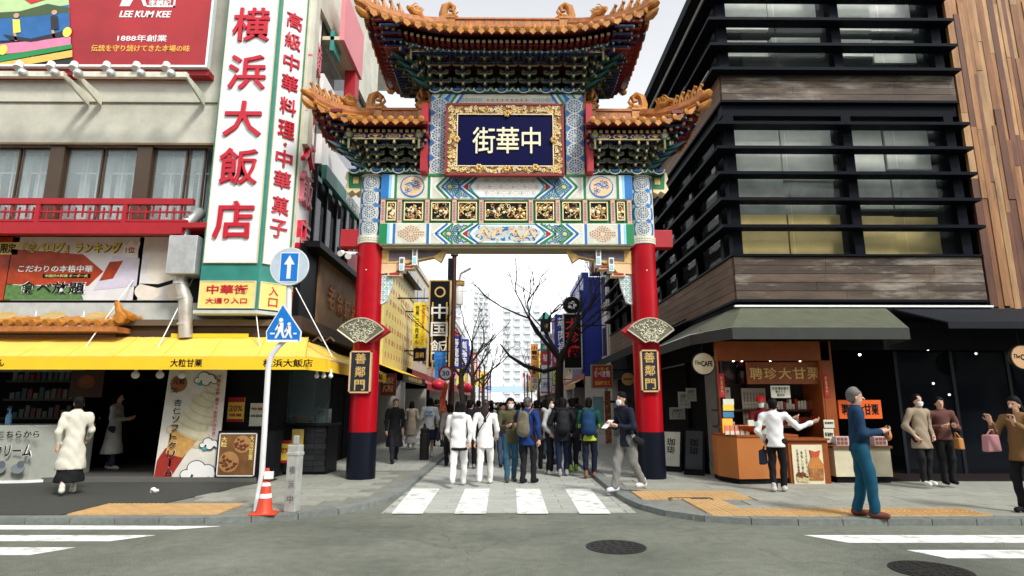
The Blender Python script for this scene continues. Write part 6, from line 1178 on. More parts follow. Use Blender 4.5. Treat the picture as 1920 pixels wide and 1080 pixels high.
zq = SX(727, 702, -3.6).z; side_awning(4.55, 15.4, 18.0, zq, .95, yellow, 'small yellow shop awning just behind the left pillar', tx='横浜大飯店'); side_awning(4.55, 19.8, 25.2, zq + .1, 1.15, yellow, 'yellow shop awning with dark lettered valance beyond the left pillar', mat('valance_dark', (.05, .04, .02), .6), tx='中国料理 皇朝'); side_awning(4.55, 27, 33, zq, 1.0, mat('red_canvas', (.4, .03, .03), .6), 'red shop awning farther down the left side'); side_awning(4.5, 31.8, 37, zq + .2, .9, mat('tan_canvas', (.55, .38, .16), .6), 'tan shop awning under the blue building', None, 1)
o, w, h = vsign(715, 700, 742, 742, 18.6, mat('sign_maroon', (.20, .02, .02), .5), 'maroon shop sign under the small yellow awning', '飯店', gold, None, .1, hs=.7)
# right hand signs
o, w, h = vsign(1057, 590, 1090, 690, 27, ink, 'black vertical sign with three red characters right of the bare tree', None, None, greyw); redn = mat('neon_red', (.75, .015, .02), .4)
for k, ch in enumerate('大珍樓'): text(ch, 0, h * (.82 - k * .255), w * .84, h * .22, redn, o, -.092, 'character', .02, .02)
MB().disc((0, h + .42), .40, -.1, .1, 28).build('emblem_disc', ink, o); MB().tube([(.40 * math.cos(a), -.06, h + .42 + .40 * math.sin(a)) for a in np.linspace(0, 6.2832, 29)], .035, 6).build('emblem_rim', white, o); b = MB(); [b.ball((.13 * math.cos(k * 1.26), -.11, h + .42 + .13 * math.sin(k * 1.26)), (.09, .03, .07), 8) for k in range(5)]; b.build('emblem_crest', white, o)
bx('blue_fin', .45, .60, .3, 1.2, -.2, h + 1.2, blu, o)
def stack(px0, px1, rows, Y, label, roof=None):
    X0, X1, Z0, Z1 = rect(px0, rows[0][0], px1, rows[-1][1], Y); w = X1 - X0; o = empty('sign_stack', ((X0 + X1) / 2, Y, Z0), 0, label, 'sign'); bx('frame', -w / 2 - .03, w / 2 + .03, -.08, .12, -.05, Z1 - Z0 + .05, mat('sign_blue_frame', (.03, .16, .40), .5), o)
    for y0, y1, m, s_, tm_ in rows: za, zb_ = W(px0, y1, Y).z - Z0, W(px0, y0, Y).z - Z0; q = bx('panel', -w / 2, w / 2, -.11, -.081, za + .02, zb_ - .02, m, o); text(s_, 0, (za + zb_) / 2, w * .75, (zb_ - za) * .5, tm_, q, -.111, 'lettering', .006, .02)
    if roof: MB().add([(-w * .8, -.5, Z1 - Z0 + .06), (w * .8, -.5, Z1 - Z0 + .06), (w * .8, .5, Z1 - Z0 + .06), (-w * .8, .5, Z1 - Z0 + .06), (0, 0, Z1 - Z0 + .6)], [(0, 1, 2, 3), (0, 4, 1), (1, 4, 2), (2, 4, 3), (3, 4, 0)]).build('roof', teal, o)
    MB().tube([(w / 2, .02, (Z1 - Z0) * .7), (4.55 - (X0 + X1) / 2, .02, (Z1 - Z0) * .7)], .04, 6).build('bracket', darkm, o)
lw = mat('panel_white', (.72, .74, .76), .4); lgn = mat('panel_green', (.03, .35, .12), .4); lyl = mat('panel_lime', (.62, .68, .06), .4); lrd = mat('panel_red', (.6, .02, .05), .4); lpk = mat('panel_pink', (.75, .35, .45), .4)
stack(1014, 1033, [(602, 622, ink, '中華', gold), (622, 645, lw, '粥', blu), (645, 658, lgn, '茶', white), (658, 684, lrd, '福', white), (684, 710, lw, '点心', blu), (710, 735, lw, '海鮮', blu)], 35, 'stack of small sign panels under a teal roof', True); stack(1035, 1051, [(598, 616, lpk, '甘', ink), (616, 646, lw, '楼', redp), (646, 662, lgn, '菜', white), (662, 690, lrd, '麺', white), (690, 722, lyl, '生', ink)], 34, 'stack of pink, red and lime sign panels behind the tree trunk')
vsign(995, 645, 1009, 705, 38, mat('sign_amber', (.72, .30, .08), .5), 'orange vertical sign with black characters in the far street', '小籠包・お粥', ink, None, .15, hs=.92); vsign(996, 706, 1009, 732, 38.1, cream, 'pale sign hanging below the orange vertical one', '点心', redp, None)
o, w, h = vsign(1110, 686, 1147, 726, 21.5, mat('menu_sign_red', (.45, .03, .04), .5), 'red menu sign board hanging under the black street awning', None, None, mat('frame_green', (.25, .3, .12), .5), .1, 'menu_sign'); text('食べ放題', 0, h * .62, w * .85, h * .3, white, o, -.052, 'lettering', .01, .03); text('オーダー式', 0, h * .85, w * .7, h * .16, byel, o, -.052, 'lettering', .01, .01); text('全品作りたて', 0, h * .2, w * .8, h * .2, byel, o, -.052, 'lettering', .01, .02)
vsign(1112, 745, 1131, 790, 22.5, mat('poster_sky', (.25, .55, .65), .5, blot=((.75, .12, .12), 4, .56)), 'pale blue poster board on the right pavement behind the queue', None, None, greyw, .06, 'poster_board'); vsign(1133, 733, 1147, 832, 22, mat('menu_wall', (.35, .10, .05), .6, var=.5, scale=12, blot=((.75, .55, .2), 12, .52)), 'tall photo menu panel beside the cafe wall', None, None, None, .06, 'photo_menu_stand')
rn = random.Random(21); cl = [redp, lw, byel, lpk, mat('sign_orange'), lrd, blu, lgn]; words = '福禄寿喜龍鳳楼閣飯店菜館茶酒肉包点心粥麺'
for k in range(36):
    s = -1 if k % 2 else 1; Y = 29.5 + k * 2.0; w = rn.uniform(.5, .8); h = rn.uniform(1.4, 2.8); x = s * rn.uniform(2.7, 3.6); z = rn.uniform(2.9, 4.2); m = rn.choice(cl); wd2 = rn.sample(words, 3); o = empty('shop_sign', (x, Y, z), 0, None, 'sign', 'small shop signs far down the street'); colr = {redp: 'red', lw: 'white', byel: 'yellow', lpk: 'pink', lrd: 'crimson', blu: 'blue', lgn: 'green'}.get(m, 'orange')
    o['label'] = 'small %s shop sign far down the %s side, %s from the gate' % (colr, 'left' if s < 0 else 'right', 'first second third fourth fifth sixth seventh eighth ninth tenth eleventh twelfth thirteenth fourteenth fifteenth sixteenth seventeenth eighteenth'.split()[k // 2])
    bx('panel', -w / 2, w / 2, -.08, .08, 0, h, m, o); text(''.join(wd2), 0, h / 2, w * .6, h * .85, ink if m in (lw, byel, lpk) else white, o, -.081, 'lettering', .01, .02, True); MB().tube([(s * w / 2, 0, h * .8), (s * (4.6 - abs(x)), 0, h * .8)], .03, 5).build('bracket', darkm, o)
# ---- street poles, lantern, speed sign
def pole(x, Y, h, label, r=.05, m=None): o = empty('street_pole', (x, Y, PZ), 0, label, 'pole'); MB().lathe([(r * 1.6, 0), (r * 1.6, .3), (r, .35), (r, h), (r * 1.8, h + .02), (r * 1.2, h + .25), (0.01, h + .45)], n=10).build('shaft', m or mat('pole_brown', (.075, .03, .022), .5), o, True); return o
p = pole(W(848, 700, 19.6).x, 19.6, 6.4, 'tall dark brown street pole behind the speed limit sign', .075); bx('box', -.2, -.06, -.15, .15, 5.6, 6.3, darkm, p)
for k in range(10):
    s = -1 if k % 2 else 1; Y = 31 + k * 5.2; pole(s * (2.15 if s > 0 else 2.1), Y, 4.2 + .3 * (k % 3), ['dark street pole on the right kerb', 'dark street pole on the left kerb'][k % 2] + ', ' + ['nearest of its row', 'second nearest of its row', 'third of its row', 'fourth of its row', 'farthest of its row'][k // 2], .06)
p = W(836, 700, 19.2); o = empty('speed_sign', (p.x, 19.2, p.z), 0, 'round speed limit sign reading 30 with red rim', 'traffic sign'); MB().disc((0, 0), .235, -.012, .012, 32).build('rim', redp, o); MB().disc((0, 0), .175, -.018, -.0125, 32).build('face', white, o); text('30', 0, 0, .24, .17, mat('sign_blue', (.02, .10, .42), .4), o, -.0185, 'numerals', .003, .03); MB().tube([(.1, .04, -.2), (.12, .05, .0), (.22, .3, .02)], .025, 8).build('clamp', steel, o)
o = empty('red_streamer', (p.x - .02, 19.15, p.z - 1.75), 0, 'red and gold streamer hanging below the speed limit sign', 'streamer'); b = MB(); vs = []; n = 12
for k in range(n): z = k * .13; wv = .07 * math.sin(k * .7); vs += [(-.09 + wv, .03 * math.sin(k), z), (.07 + wv * .6, .03 * math.cos(k), z)]
b.add(vs, [(2 * k, 2 * k + 1, 2 * k + 3, 2 * k + 2) for k in range(n - 1)]); b.build('cloth', mat('streamer_red', (.55, .06, .02), .5, blot=((.75, .45, .08), 6, .52)), o)
for k, (px, py, Y) in enumerate(((822, 722, 22), (868, 725, 26), (876, 728, 27))): p = W(px, py, Y); o = empty('red_lantern', p, 0, ['red paper lantern under the black restaurant sign', 'red paper lantern left of the left bare tree', 'red paper lantern beside the bare tree trunk'][k], 'lantern'); MB().ball((0, 0, 0), (.26, .26, .2), 14).build('globe', lrd, o, True); MB().lathe([(.09, .19), (.09, .23)], n=10).build('cap', gold, o); MB().tube([(0, 0, .2), (0, 0, .9)], .01, 5).build('cord', ink, o)
p = W(861, 548, 23); o = empty('street_lantern', (p.x, 23, p.z), 0, 'white cylindrical street lantern on a curved arm above the left kerb', 'street lamp'); MB().lathe([(.14, -.5), (.16, -.45), (.16, .35), (.14, .4)], n=14).build('shade', white, o, True); b = MB(); [b.lathe([(.22, .42 - q * .07), (.22, .45 - q * .07)], n=14) for q in range(3)]; b.build('collar', gold, o); MB().tube([(0, 0, .5), (.05, 0, .75), (.45, -.1, .95)], .05, 8).build('lamp_arm', steel, o); MB().tube([(0, .0, .45), (-.25, .1, .5), (-.28, .1, -p.z + PZ)], .06, 8).build('post', mat('pole_brown'), o)
for px, py, Y, rr in ((883, 668, 30, 'a'),): pass
# ---- bare trees
def bare_tree(x, Y, h, seed, label, r0=.12, lean=0.):
    rn = random.Random(seed); o = empty('bare_tree', (x, Y, PZ if abs(x) > 1.9 else .01), 0, label, 'tree', 'bare street trees'); tr = MB(); br = MB(); fork = Vector((lean, 0, h * .45)); tr.tube([(0, 0, 0), (.03, 0, h * .2), (lean * .6, .02, h * .33), fork], [r0 * 1.2, r0, r0 * .9, r0 * .85], 9)
    def grow(p, d, L_, r, lv):
        n = 4; pts = [p]; q = p.copy(); dd = d.copy()
        for k in range(n): dd = (dd + Vector((rn.gauss(0, .17), rn.gauss(0, .17), rn.gauss(.05, .1)))).normalized(); q = q + dd * L_ / n; pts.append(q.copy())
        br.tube(pts, [r * (1 - .45 * k / n) for k in range(n + 1)], 6 if lv < 2 else 4, cap=False)
        if lv >= 5 or r < .0035: return
        for k in range(rn.choice((2, 3, 3)) if lv < 4 else 2):
            t = pts[rn.choice((2, 3, 4))]; a = rn.uniform(.4, .95); ax = Vector((rn.gauss(0, 1), rn.gauss(0, 1), rn.gauss(0, .5))).normalized(); nd = (dd + ax * a).normalized(); grow(t, nd, L_ * rn.uniform(.55, .8), r * rn.uniform(.45, .62), lv + 1)
    for k in range(4): a = k * 1.6 + rn.random(); grow(fork - Vector((0, 0, .1 * k)), Vector((math.cos(a) * .7, math.sin(a) * .5, rn.uniform(.55, 1))).normalized(), h * .27, r0 * .55, 1)
    bark = mat('bark_dark', (.030, .024, .020), .85, var=.35, scale=20); tr.build('trunk', bark, o, True); br.build('crown', bark, o, True); return o, bark
o, bark = bare_tree(W(1046, 740, 22).x, 22, 7.4, 5, 'tall dark bare tree in front of the black sign with red characters', .16, .1); MB().tube([(0, 0, 2.9), (-.5, 0, 2.75), (-1.2, -.1, 2.95), (-1.75, -.1, 3.3), (-2.1, -.1, 3.75)], [.09, .08, .07, .05, .02], 7).build('limb', bark, o, True)
bare_tree(W(868, 740, 25).x, 25, 6.4, 9, 'bare tree nearest to the speed limit sign', .12, -.1); bare_tree(W(887, 740, 32).x, 32, 6.6, 14, 'second bare tree along the left kerb', .11); bare_tree(W(905, 740, 44).x, 44, 6.8, 17, 'farthest bare tree along the left kerb', .11); bare_tree(W(1010, 740, 42).x, 42, 6.4, 23, 'far bare tree along the right kerb', .10)
# ---- block across the road behind the camera (mirrored in the cafe windows)
ob = empty('office_block', (0, -10, 0), 0, 'grey office block across the road, mirrored in the cafe windows', 'building'); bx('wall', -34, 34, -6, 0, 0, 13, mat('office_wall', (.30, .29, .27), .8), ob); b = None
wmesh = MB().box(0, 2.1, 0.002, .06, 0, 1.6).mesh('window', paned)
for f in range(4):
    for k in range(21): link('window', wmesh, ob, (-33 + k * 3.15, 0, 1.2 + f * 3.0))
bx('cornice', -34.2, 34.2, -6.2, .3, 13, 13.5, mat('office_wall'), ob)
# ================================================================ STREET FURNITURE IN FRONT
sp = empty('sign_pole', (0, 0, 0), 0, 'bent white pole carrying a one-way sign and a blue crossing sign', 'traffic sign'); Yp = 9.35; PP = lambda x, y, d=0: W(x, y, Yp + d)
MB().tube([G(480, 962, PZ), PP(484, 930), PP(491, 890), PP(497, 790), PP(503, 690), PP(508, 668), PP(520, 652), PP(536, 636), PP(541, 615), PP(543, 470)], .042, 12).build('pole', mat('pole_white', (.74, .75, .75), .4, var=.12, scale=3), sp, True)
c_ = PP(543, 500, -.06); o = MB().disc((c_.x, c_.z), .30, Yp - .07, Yp - .05, 40); q = o.build('round_plate', mat('plate_pale', (.50, .60, .66), .35), sp); MB().tube([(c_.x + .298 * math.cos(a), Yp - .06, c_.z + .298 * math.sin(a)) for a in np.linspace(0, 6.2832, 41)], .014, 6).build('rim', mat('plate_rim', (.62, .68, .72), .4), q)
sb = mat('sign_blue_bright', (.01, .19, .62), .4); bx('blue_panel', c_.x - .135, c_.x + .135, Yp - .078, -.0705 + Yp, c_.z - .235, c_.z + .215, sb, q); bx('panel_edge', c_.x - .15, c_.x + .15, Yp - .0740, Yp - .0702, c_.z - .25, c_.z + .23, white, q); MB().prism([(c_.x - .03, c_.z - .20), (c_.x + .03, c_.z - .20), (c_.x + .03, c_.z + .03), (c_.x + .085, c_.z + .03), (c_.x, c_.z + .18), (c_.x - .085, c_.z + .03), (c_.x - .03, c_.z + .03)], Yp - .084, Yp - .0785).build('arrow', white, q)
A = [PP(531, 569, -.05), PP(566, 622, -.05), PP(564, 641, -.05), PP(500, 641, -.05), PP(499, 622, -.05)]; A = [(v.x, v.z) for v in A]; cx = sum(v[0] for v in A) / 5; cz = sum(v[1] for v in A) / 5; q = MB().prism(A, Yp - .06, Yp - .045).build('crossing_plate', white, sp); A2 = [(cx + (v[0] - cx) * .93, cz + (v[1] - cz) * .93) for v in A]; MB().prism(A2, Yp - .066, Yp - .0605).build('crossing_blue', sb, q); b = MB(); yq = Yp - .072
for fx, s in ((-.045, 1.0), (.085, .78)):
    x, z = cx + fx, cz - .13; b.disc((x, z + .285 * s), .034 * s, yq, yq + .005, 14); b.prism([(x - .035 * s, z + .245 * s), (x + .04 * s, z + .245 * s), (x + .045 * s, z + .11 * s), (x - .04 * s, z + .11 * s)], yq, yq + .005); b.prism([(x - .035 * s, z + .11 * s), (x + .005 * s, z + .11 * s), (x - .05 * s, z), (x - .085 * s, z)], yq, yq + .005); b.prism([(x + .0, z + .11 * s), (x + .04 * s, z + .11 * s), (x + .08 * s, z), (x + .045 * s, z)], yq, yq + .005); b.prism([(x - .03 * s, z + .24 * s), (x - .09 * s, z + .13 * s), (x - .07 * s, z + .12 * s), (x - .01 * s, z + .2 * s)], yq, yq + .005)
b.build('walking_figures', white, q); b = MB(); b.box(cx - .24, cx + .24, yq, yq + .005, cz - .19, cz - .155); b.box(cx - .2, cx - .13, yq, yq + .005, cz - .07, cz - .045); b.box(cx + .16, cx + .21, yq, yq + .005, cz - .07, cz - .045); b.build('ground_bars', white, q); rebase(sp, G(480, 962, PZ))
p = G(496, 968, PZ); p = G(495, 964, PZ); o = empty('traffic_cone', p, R(8), 'red traffic cone with white bands beside the sign pole', 'traffic cone'); cr = mat('cone_red', (.62, .06, .02), .5, var=.2); MB().slab([(-.18, -.15), (.18, -.15), (.18, .15), (-.18, .15)], 0, .025).build('base', cr, o, bevel=.01); MB().lathe([(.125, .025), (.11, .05), (.032, .60), (.028, .62)], n=24).build('body', cr, o, True)
for z0, z1 in ((.22, .28), (.38, .43)): f = lambda z: .112 - (z - .05) * .1418 + .002; MB().lathe([(f(z0), z0), (f(z1), z1)], n=24).build('white_band', white, o, True)
MB().box(-.02, .10, -.08, -.03, .48, .58).build('tape_patch', white, o)
p = G(547, 959, PZ); o = empty('granite_post', p, R(-12), 'weathered pale square post with carved characters beside the cone', 'post'); gm = mat('post_granite', (.40, .41, .38), .8, var=.35, scale=7, bump=.4); bx('shaft', -.085, .085, -.08, .08, 0, .93, gm, o, .012); bx('collar', -.093, .093, -.088, .088, .78, .83, gm, o, .008); bx('cap_stub', -.035, .035, -.03, .03, .93, 1.06, gm, o, .01)
for k, ch in enumerate('横浜中'): text(ch, .01, .58 - k * .2, .09, .11, mat('carving_grey', (.10, .10, .10), .8), o, -.0805, 'carved_character', .002, .0)
p = G(795, 862, PZ); o = empty('street_bollard', p, 0, 'dark wooden bollard on the left pavement behind the gate', 'bollard'); MB().lathe([(.13, 0), (.13, .70), (.11, .72), (.11, .76), (.13, .78), (.12, .84), (.04, .88), (.02, .98)], n=14).build('shaft', mat('bollard_dark', (.03, .028, .026), .6, var=.4), o, True)
# ================================================================ PEOPLE (implicit surfaces, one continuous body each)
def field(parts, P, k=.03):
    d = np.full(len(P), 9e9)
    for q in parts:
        a, b, r0, r1 = np.array(q[0], float), np.array(q[1], float), q[2], q[3]; sc_ = np.array(q[4] if len(q) > 4 else (1, 1, 1), float)
        ba = (b - a) / sc_; pa = (P - a) / sc_; L2 = max(ba @ ba, 1e-9); h = np.clip(pa @ ba / L2, 0, 1); e = np.linalg.norm(pa - h[:, None] * ba, axis=1) - (r0 + (r1 - r0) * h); e = e * sc_.min() ** .5
        hh = np.clip(.5 + .5 * (d - e) / k, 0, 1); d = np.where(d > 8e9, e, d * (1 - hh) + e * hh - k * hh * (1 - hh))
    return d
def surface(fn, lo, hi, res):
    lo = np.array(lo, float); hi = np.array(hi, float); n = np.ceil((hi - lo) / res).astype(int) + 1; ax = [lo[i] + np.arange(n[i]) * res for i in range(3)]
    Gd = np.stack(np.meshgrid(*ax, indexing='ij'), -1); f = fn(Gd.reshape(-1, 3)).reshape(n); s = f < 0
    c = np.zeros(n - 1, int)
    for dx in (0, 1):
        for dy in (0, 1):
            for dz in (0, 1): c += s[dx:n[0] - 1 + dx, dy:n[1] - 1 + dy, dz:n[2] - 1 + dz]
    act = (c > 0) & (c < 8); idx = -np.ones(n - 1, int); ids = np.argwhere(act); idx[act] = np.arange(len(ids)); acc = np.zeros((len(ids), 3)); cnt = np.zeros(len(ids))
    for a in range(3):
        o = [0, 0, 0]; o[a] = 1; f0 = f[:n[0] - o[0], :n[1] - o[1], :n[2] - o[2]]; f1 = f[o[0]:, o[1]:, o[2]:]; cr = (f0 < 0) != (f1 < 0); t = np.where(cr, f0 / np.where(f0 == f1, 1, f0 - f1), 0)
        b1, b2 = [q for q in range(3) if q != a]
        for u in (0, 1):
            for v in (0, 1):
                j = ids.copy(); j[:, b1] += u; j[:, b2] += v; m = cr[j[:, 0], j[:, 1], j[:, 2]]; tt = t[j[:, 0], j[:, 1], j[:, 2]]; p = Gd[j[:, 0], j[:, 1], j[:, 2]].copy(); p[:, a] += tt * res; acc[m] += p[m]; cnt[m] += 1
    V = acc / np.maximum(cnt, 1)[:, None]; Fs = []
    for a in range(3):
        o = [0, 0, 0]; o[a] = 1; f0 = s[:n[0] - o[0], :n[1] - o[1], :n[2] - o[2]]; f1 = s[o[0]:, o[1]:, o[2]:]; e = np.argwhere(f0 != f1); b1, b2 = [(1, 2), (2, 0), (0, 1)][a]
        e = e[(e[:, b1] > 0) & (e[:, b2] > 0) & (e[:, b1] < n[b1] - 1) & (e[:, b2] < n[b2] - 1)]; q = []
        for du, dv in ((-1, -1), (0, -1), (0, 0), (-1, 0)): j = e.copy(); j[:, b1] += du; j[:, b2] += dv; q.append(idx[j[:, 0], j[:, 1], j[:, 2]])
        q = np.stack(q, 1); fl = ~f0[e[:, 0], e[:, 1], e[:, 2]]; q[fl] = q[fl][:, ::-1]; Fs.append(q)
    Fq = np.concatenate(Fs); return V, Fq[(Fq >= 0).all(1)]
def bounds(parts, pad):
    a = np.array([[np.minimum(q[0], q[1]) - max(q[2], q[3]) * np.array(q[4] if len(q) > 4 else (1, 1, 1)), np.maximum(q[0], q[1]) + max(q[2], q[3]) * np.array(q[4] if len(q) > 4 else (1, 1, 1))] for q in parts]); return a[:, 0].min(0) - pad, a[:, 1].max(0) + pad
def smesh(name, parts, res, mats, parent=None, k=.03, cut=None, wrinkle=0., seed=0, extra=None, matfn=None):
    lo, hi = bounds(parts, res * 2 + wrinkle)
    def fn(P):
        d = field(parts, P, k)
        if wrinkle: ph = seed * 1.7; d = d + wrinkle * (np.sin(P[:, 2] * 27 + 7 * np.sin(P[:, 0] * 6 + P[:, 1] * 5 + ph) + ph) * .8 + np.sin(P[:, 0] * 19 + P[:, 2] * 13 + P[:, 1] * 17 + ph * 2) * .7)
        if cut is not None: d = np.maximum(d, cut(P))
        return d
    V, Fq = surface(fn, lo, hi, res)
    if extra:
        for V2, F2 in extra: Fq = np.concatenate([Fq, F2 + len(V)]); V = np.concatenate([V, V2])
    me = bpy.data.meshes.new(name); me.from_pydata(V.tolist(), [], Fq.tolist())
    for m in (mats if isinstance(mats, (list, tuple)) else [mats]): me.materials.append(m)
    if matfn is not None: me.polygons.foreach_set('material_index', matfn(V[Fq].mean(1)).astype(int))
    me.polygons.foreach_set('use_smooth', [True] * len(Fq)); me.update(); return link(name, me, parent) if parent is not False else me
CM = {}
def cloth(c, rough=.8):
    k = tuple(round(q, 3) for q in c)
    if k not in CM: CM[k] = mat('cloth_%d' % len(CM), c, rough, var=.10, scale=9, spec=.15, bump=.1)
    return CM[k]
eyem = mat('eye_dark', (.02, .015, .012), .3); maskm = mat('mask_white', (.78, .80, .82), .7)
def hand(w, d, up, res=.007, curl=.5):
    """five-fingered hand at wrist w, pointing along d, palm side towards 'up'"""
    d = Vector(d).normalized(); up = Vector(up); up = (up - d * up.dot(d)).normalized(); s = d.cross(up); w = Vector(w); ps = [(w - d * .03, w + d * .02, .024, .027, (1, 1, 1)), (w + d * .02, w + d * .075, .030, .034, (1, 1, 1))]
    for k, L_ in enumerate((.060, .070, .066, .052)):
        b0 = w + d * .085 + s * (k - 1.5) * .019; e1 = b0 + (d * (1 - curl * .5) + up * curl * .6).normalized() * L_ * .55; e2 = e1 + (d * (1 - curl * 1.3) + up * curl * 1.2).normalized() * L_ * .5; ps += [(b0 - d * .02, e1, .0095, .0088), (e1, e2, .0088, .0072)]
    t0 = w + d * .03 - s * .028; t1 = t0 + (d * .6 - s * .75 + up * .3).normalized() * .04; ps += [(t0, t1, .012, .010), (t1, t1 + (d * .9 - s * .1 + up * .5).normalized() * .03, .010, .008)]
    ps = [(tuple(q[0]), tuple(q[1])) + tuple(q[2:]) for q in ps]; lo, hi = bounds(ps, res * 2); return surface(lambda P: field(ps, P, .008), lo, hi, res)
def person(px, py, label, face=0., h=1.68, top=(.1, .1, .1), bottom=(.02, .02, .025), shoes=(.03, .03, .03), hair='short', stride=.0, arms=('down', 'down'), coat=0., skirt=None, mask=False, lean=0., z=None, res=.02, pos=None, hood=False, haircol=None, width=1., cap=None, sole=None, top2=None, legw=1., fine=True, belt=None):
    """face: heading in degrees, 0 looks towards the camera, 180 away, 90 towards +X"""
    p = Vector(pos) if pos is not None else G(px, py, PZ if z is None else z); s = h / 1.70
    if pos is None and z is None and -1.8 < p.x < 1.9 and p.y > 9.4: p = G(px, py, .015)
    o = empty('person', p, R(face), label, 'person', None); seed = int(abs(px * 7 + py)) % 97; rn = random.Random(seed)
    ln = R(lean)
    def U(x, y, zz): # upper-body lean about the hip
        dz = zz - .92; return (x * width * s, (y - math.sin(ln) * dz) * s, (.92 + math.cos(ln) * dz) * s)
    def L_(x, y, zz): return (x * s, y * s, zz * s)
    st = stride; legs = []
    for sd, f in ((-1, -st), (1, st)):
        kn = (sd * .095, f * .42 - .035 - abs(st) * .12, .50); an = (sd * .08, f, .085 + (max(0, f - .12) * .55)); legs.append(((sd * .085, 0, .90), kn, an, sd))
    arm = []
    for sd, kind in ((-1, arms[0]), (1, arms[1])):
        sh = U(sd * .185, .0, 1.375)
        el, wr, hd, up = {'down': ((sd * .235, .03, 1.09), (sd * .225, -.03, .85), (0, -.1, -1), (-sd, 0, 0)), 'swing': ((sd * .24, .10, 1.11), (sd * .22, .08, .88), (0, .2, -1), (-sd, 0, 0)), 'fwd': ((sd * .24, -.08, 1.10), (sd * .21, -.24, .94), (0, -.8, -.5), (-sd, 0, .3)), 'hold': ((sd * .24, -.03, 1.09), (sd * .10, -.27, 1.12), (-sd * .5, -.8, .2), (0, 0, 1)), 'pocket': ((sd * .27, .06, 1.10), (sd * .20, -.08, .92), (-sd * .4, -.5, -.8), (-sd, 0, 0)), 'reach': ((sd * .36, -.10, 1.16), (sd * .58, -.20, 1.26), (sd * .9, -.2, .35), (0, 0, 1)), 'up': ((sd * .27, -.12, 1.13), (sd * .16, -.36, 1.32), (0, -.35, 1), (0, -1, 0)), 'strap': ((sd * .26, -.02, 1.12), (sd * .13, -.17, 1.24), (-sd * .5, -.3, .8), (0, 1, 0))}[kind]
        arm.append((sh, U(*el), U(*wr), hd, up, sd))
    hc = U(0, -.025, 1.575); nk = U(0, 0, 1.42); ch = U(0, .0, 1.25); pe = U(0, 0, .93)
    # --- body: torso, neck, head with nose and ears, limbs
    B = [(U(0, 0, 1.29), U(0, .0, 1.02), .118, .108, (1, .66, 1)), (U(-.12, 0, 1.355), U(.12, 0, 1.355), .05, .05), (pe, pe, .118, .118, (1, .75, .8)), (nk, U(0, -.015, 1.50), .055, .05)]
    B += [(tuple(np.array(hc) + np.array((0, .012, .03)) * s), tuple(np.array(hc) + np.array((0, -.005, -.045)) * s), .088 * s, .066 * s, (.86, 1.0, 1.0)), (tuple(np.array(hc) + np.array((0, -.085, -.005)) * s), tuple(np.array(hc) + np.array((0, -.10, -.03)) * s), .010, .014)]
    for sd in (-1, 1): B.append((tuple(np.array(hc) + np.array((sd * .078, .012, -.01)) * s), tuple(np.array(hc) + np.array((sd * .080, .014, -.04)) * s), .014, .010, (.6, 1, 1)))
    for sh, el, wr, hd, up, sd in arm: B += [(sh, el, .038 * s, .032 * s), (el, wr, .032 * s, .025 * s)]
    for hp, kn, an, sd in legs: B += [(L_(*hp), L_(*kn), .072 * s, .050 * s), (L_(*kn), L_(*an), .048 * s, .034 * s), (L_(an[0], an[1] + .02, an[2] - .03), L_(an[0], an[1] - .12, an[2] - .055), .034 * s, .028 * s)]
    ex = []
    if fine:
        for sh, el, wr, hd, up, sd in arm: ex.append(hand(wr, hd, up, .008))
    else:
        for sh, el, wr, hd, up, sd in arm: w_ = Vector(wr); B.append((wr, tuple(w_ + Vector(hd).normalized() * .13), .026, .03))
    def mf(C):
        h0 = np.array(hc); out = np.zeros(len(C))
        for sd in (-1, 1): e = np.array((sd * .033, -.083, .012)) * s + h0; out[np.linalg.norm((C - e) * np.array((1, .6, 1.6)), axis=1) < .017] = 1
        m_ = np.array((0, -.083, -.062)) * s + h0; out[(np.abs(C[:, 0] - m_[0]) < .024) & (np.abs(C[:, 2] - m_[2]) < .006) & (C[:, 1] < h0[1] - .05)] = 2; return out
    smesh('body', B, res * .8 if fine else res, [skin, eyem, mat('lip', (.42, .16, .13), .5)], o, .028, extra=ex, matfn=mf)
    # --- clothes
    bm, tm_ = cloth(bottom), cloth(top); hem = (.80 - coat) * s
    if skirt is None:
        T = [(L_(0, 0, .95), L_(0, 0, .90), .138 * s, .142 * s, (1, .76, 1))]
        for hp, kn, an, sd in legs: T += [(L_(*hp), L_(*kn), .091 * s * legw, .068 * s * legw), (L_(*kn), L_(an[0], an[1], an[2] + .01), .066 * s * legw, .057 * s * legw)]
        zmin = min(l[2][2] for l in legs) * s - .045; smesh('trousers', T, res, bm, o, .03, lambda P: np.maximum(zmin - P[:, 2], P[:, 2] - .97 * s), .0065, seed)
    else:
        T = [(L_(0, 0, .95), L_(0, stride * .1, skirt), .125 * s, .23 * s, (1, .8, 1))]; smesh('skirt', T, res, bm, o, .03, lambda P: np.maximum(skirt * s - P[:, 2], P[:, 2] - .93 * s), .007, seed)
    J = [(U(0, .0, 1.31), U(0, .0, 1.05), .152, .138, (1, .70, 1)), (U(-.135, 0, 1.365), U(.135, 0, 1.365), .066, .066)]
    J.append((U(0, 0, 1.0), L_(0, .0, .80 - coat), .140, .160 + max(coat, 0) * .20, (1, .82, 1)))
    for sh, el, wr, hd, up, sd in arm: w2 = Vector(wr) - (Vector(wr) - Vector(el)).normalized() * .02; J += [(sh, el, .062 * s, .053 * s), (el, tuple(w2), .053 * s, .040 * s)]
    if hood: J += [(U(-.07, .09, 1.43), U(.07, .09, 1.43), .06, .06)]
    J.append((U(0, .005, 1.40), U(0, -.0, 1.455), .085, .070)); zc = U(0, 0, 1.475)[2]
    def jc(P): return np.maximum(hem - P[:, 2], np.where(np.hypot(P[:, 0], P[:, 1] - nk[1]) < .13, P[:, 2] - zc, -1))
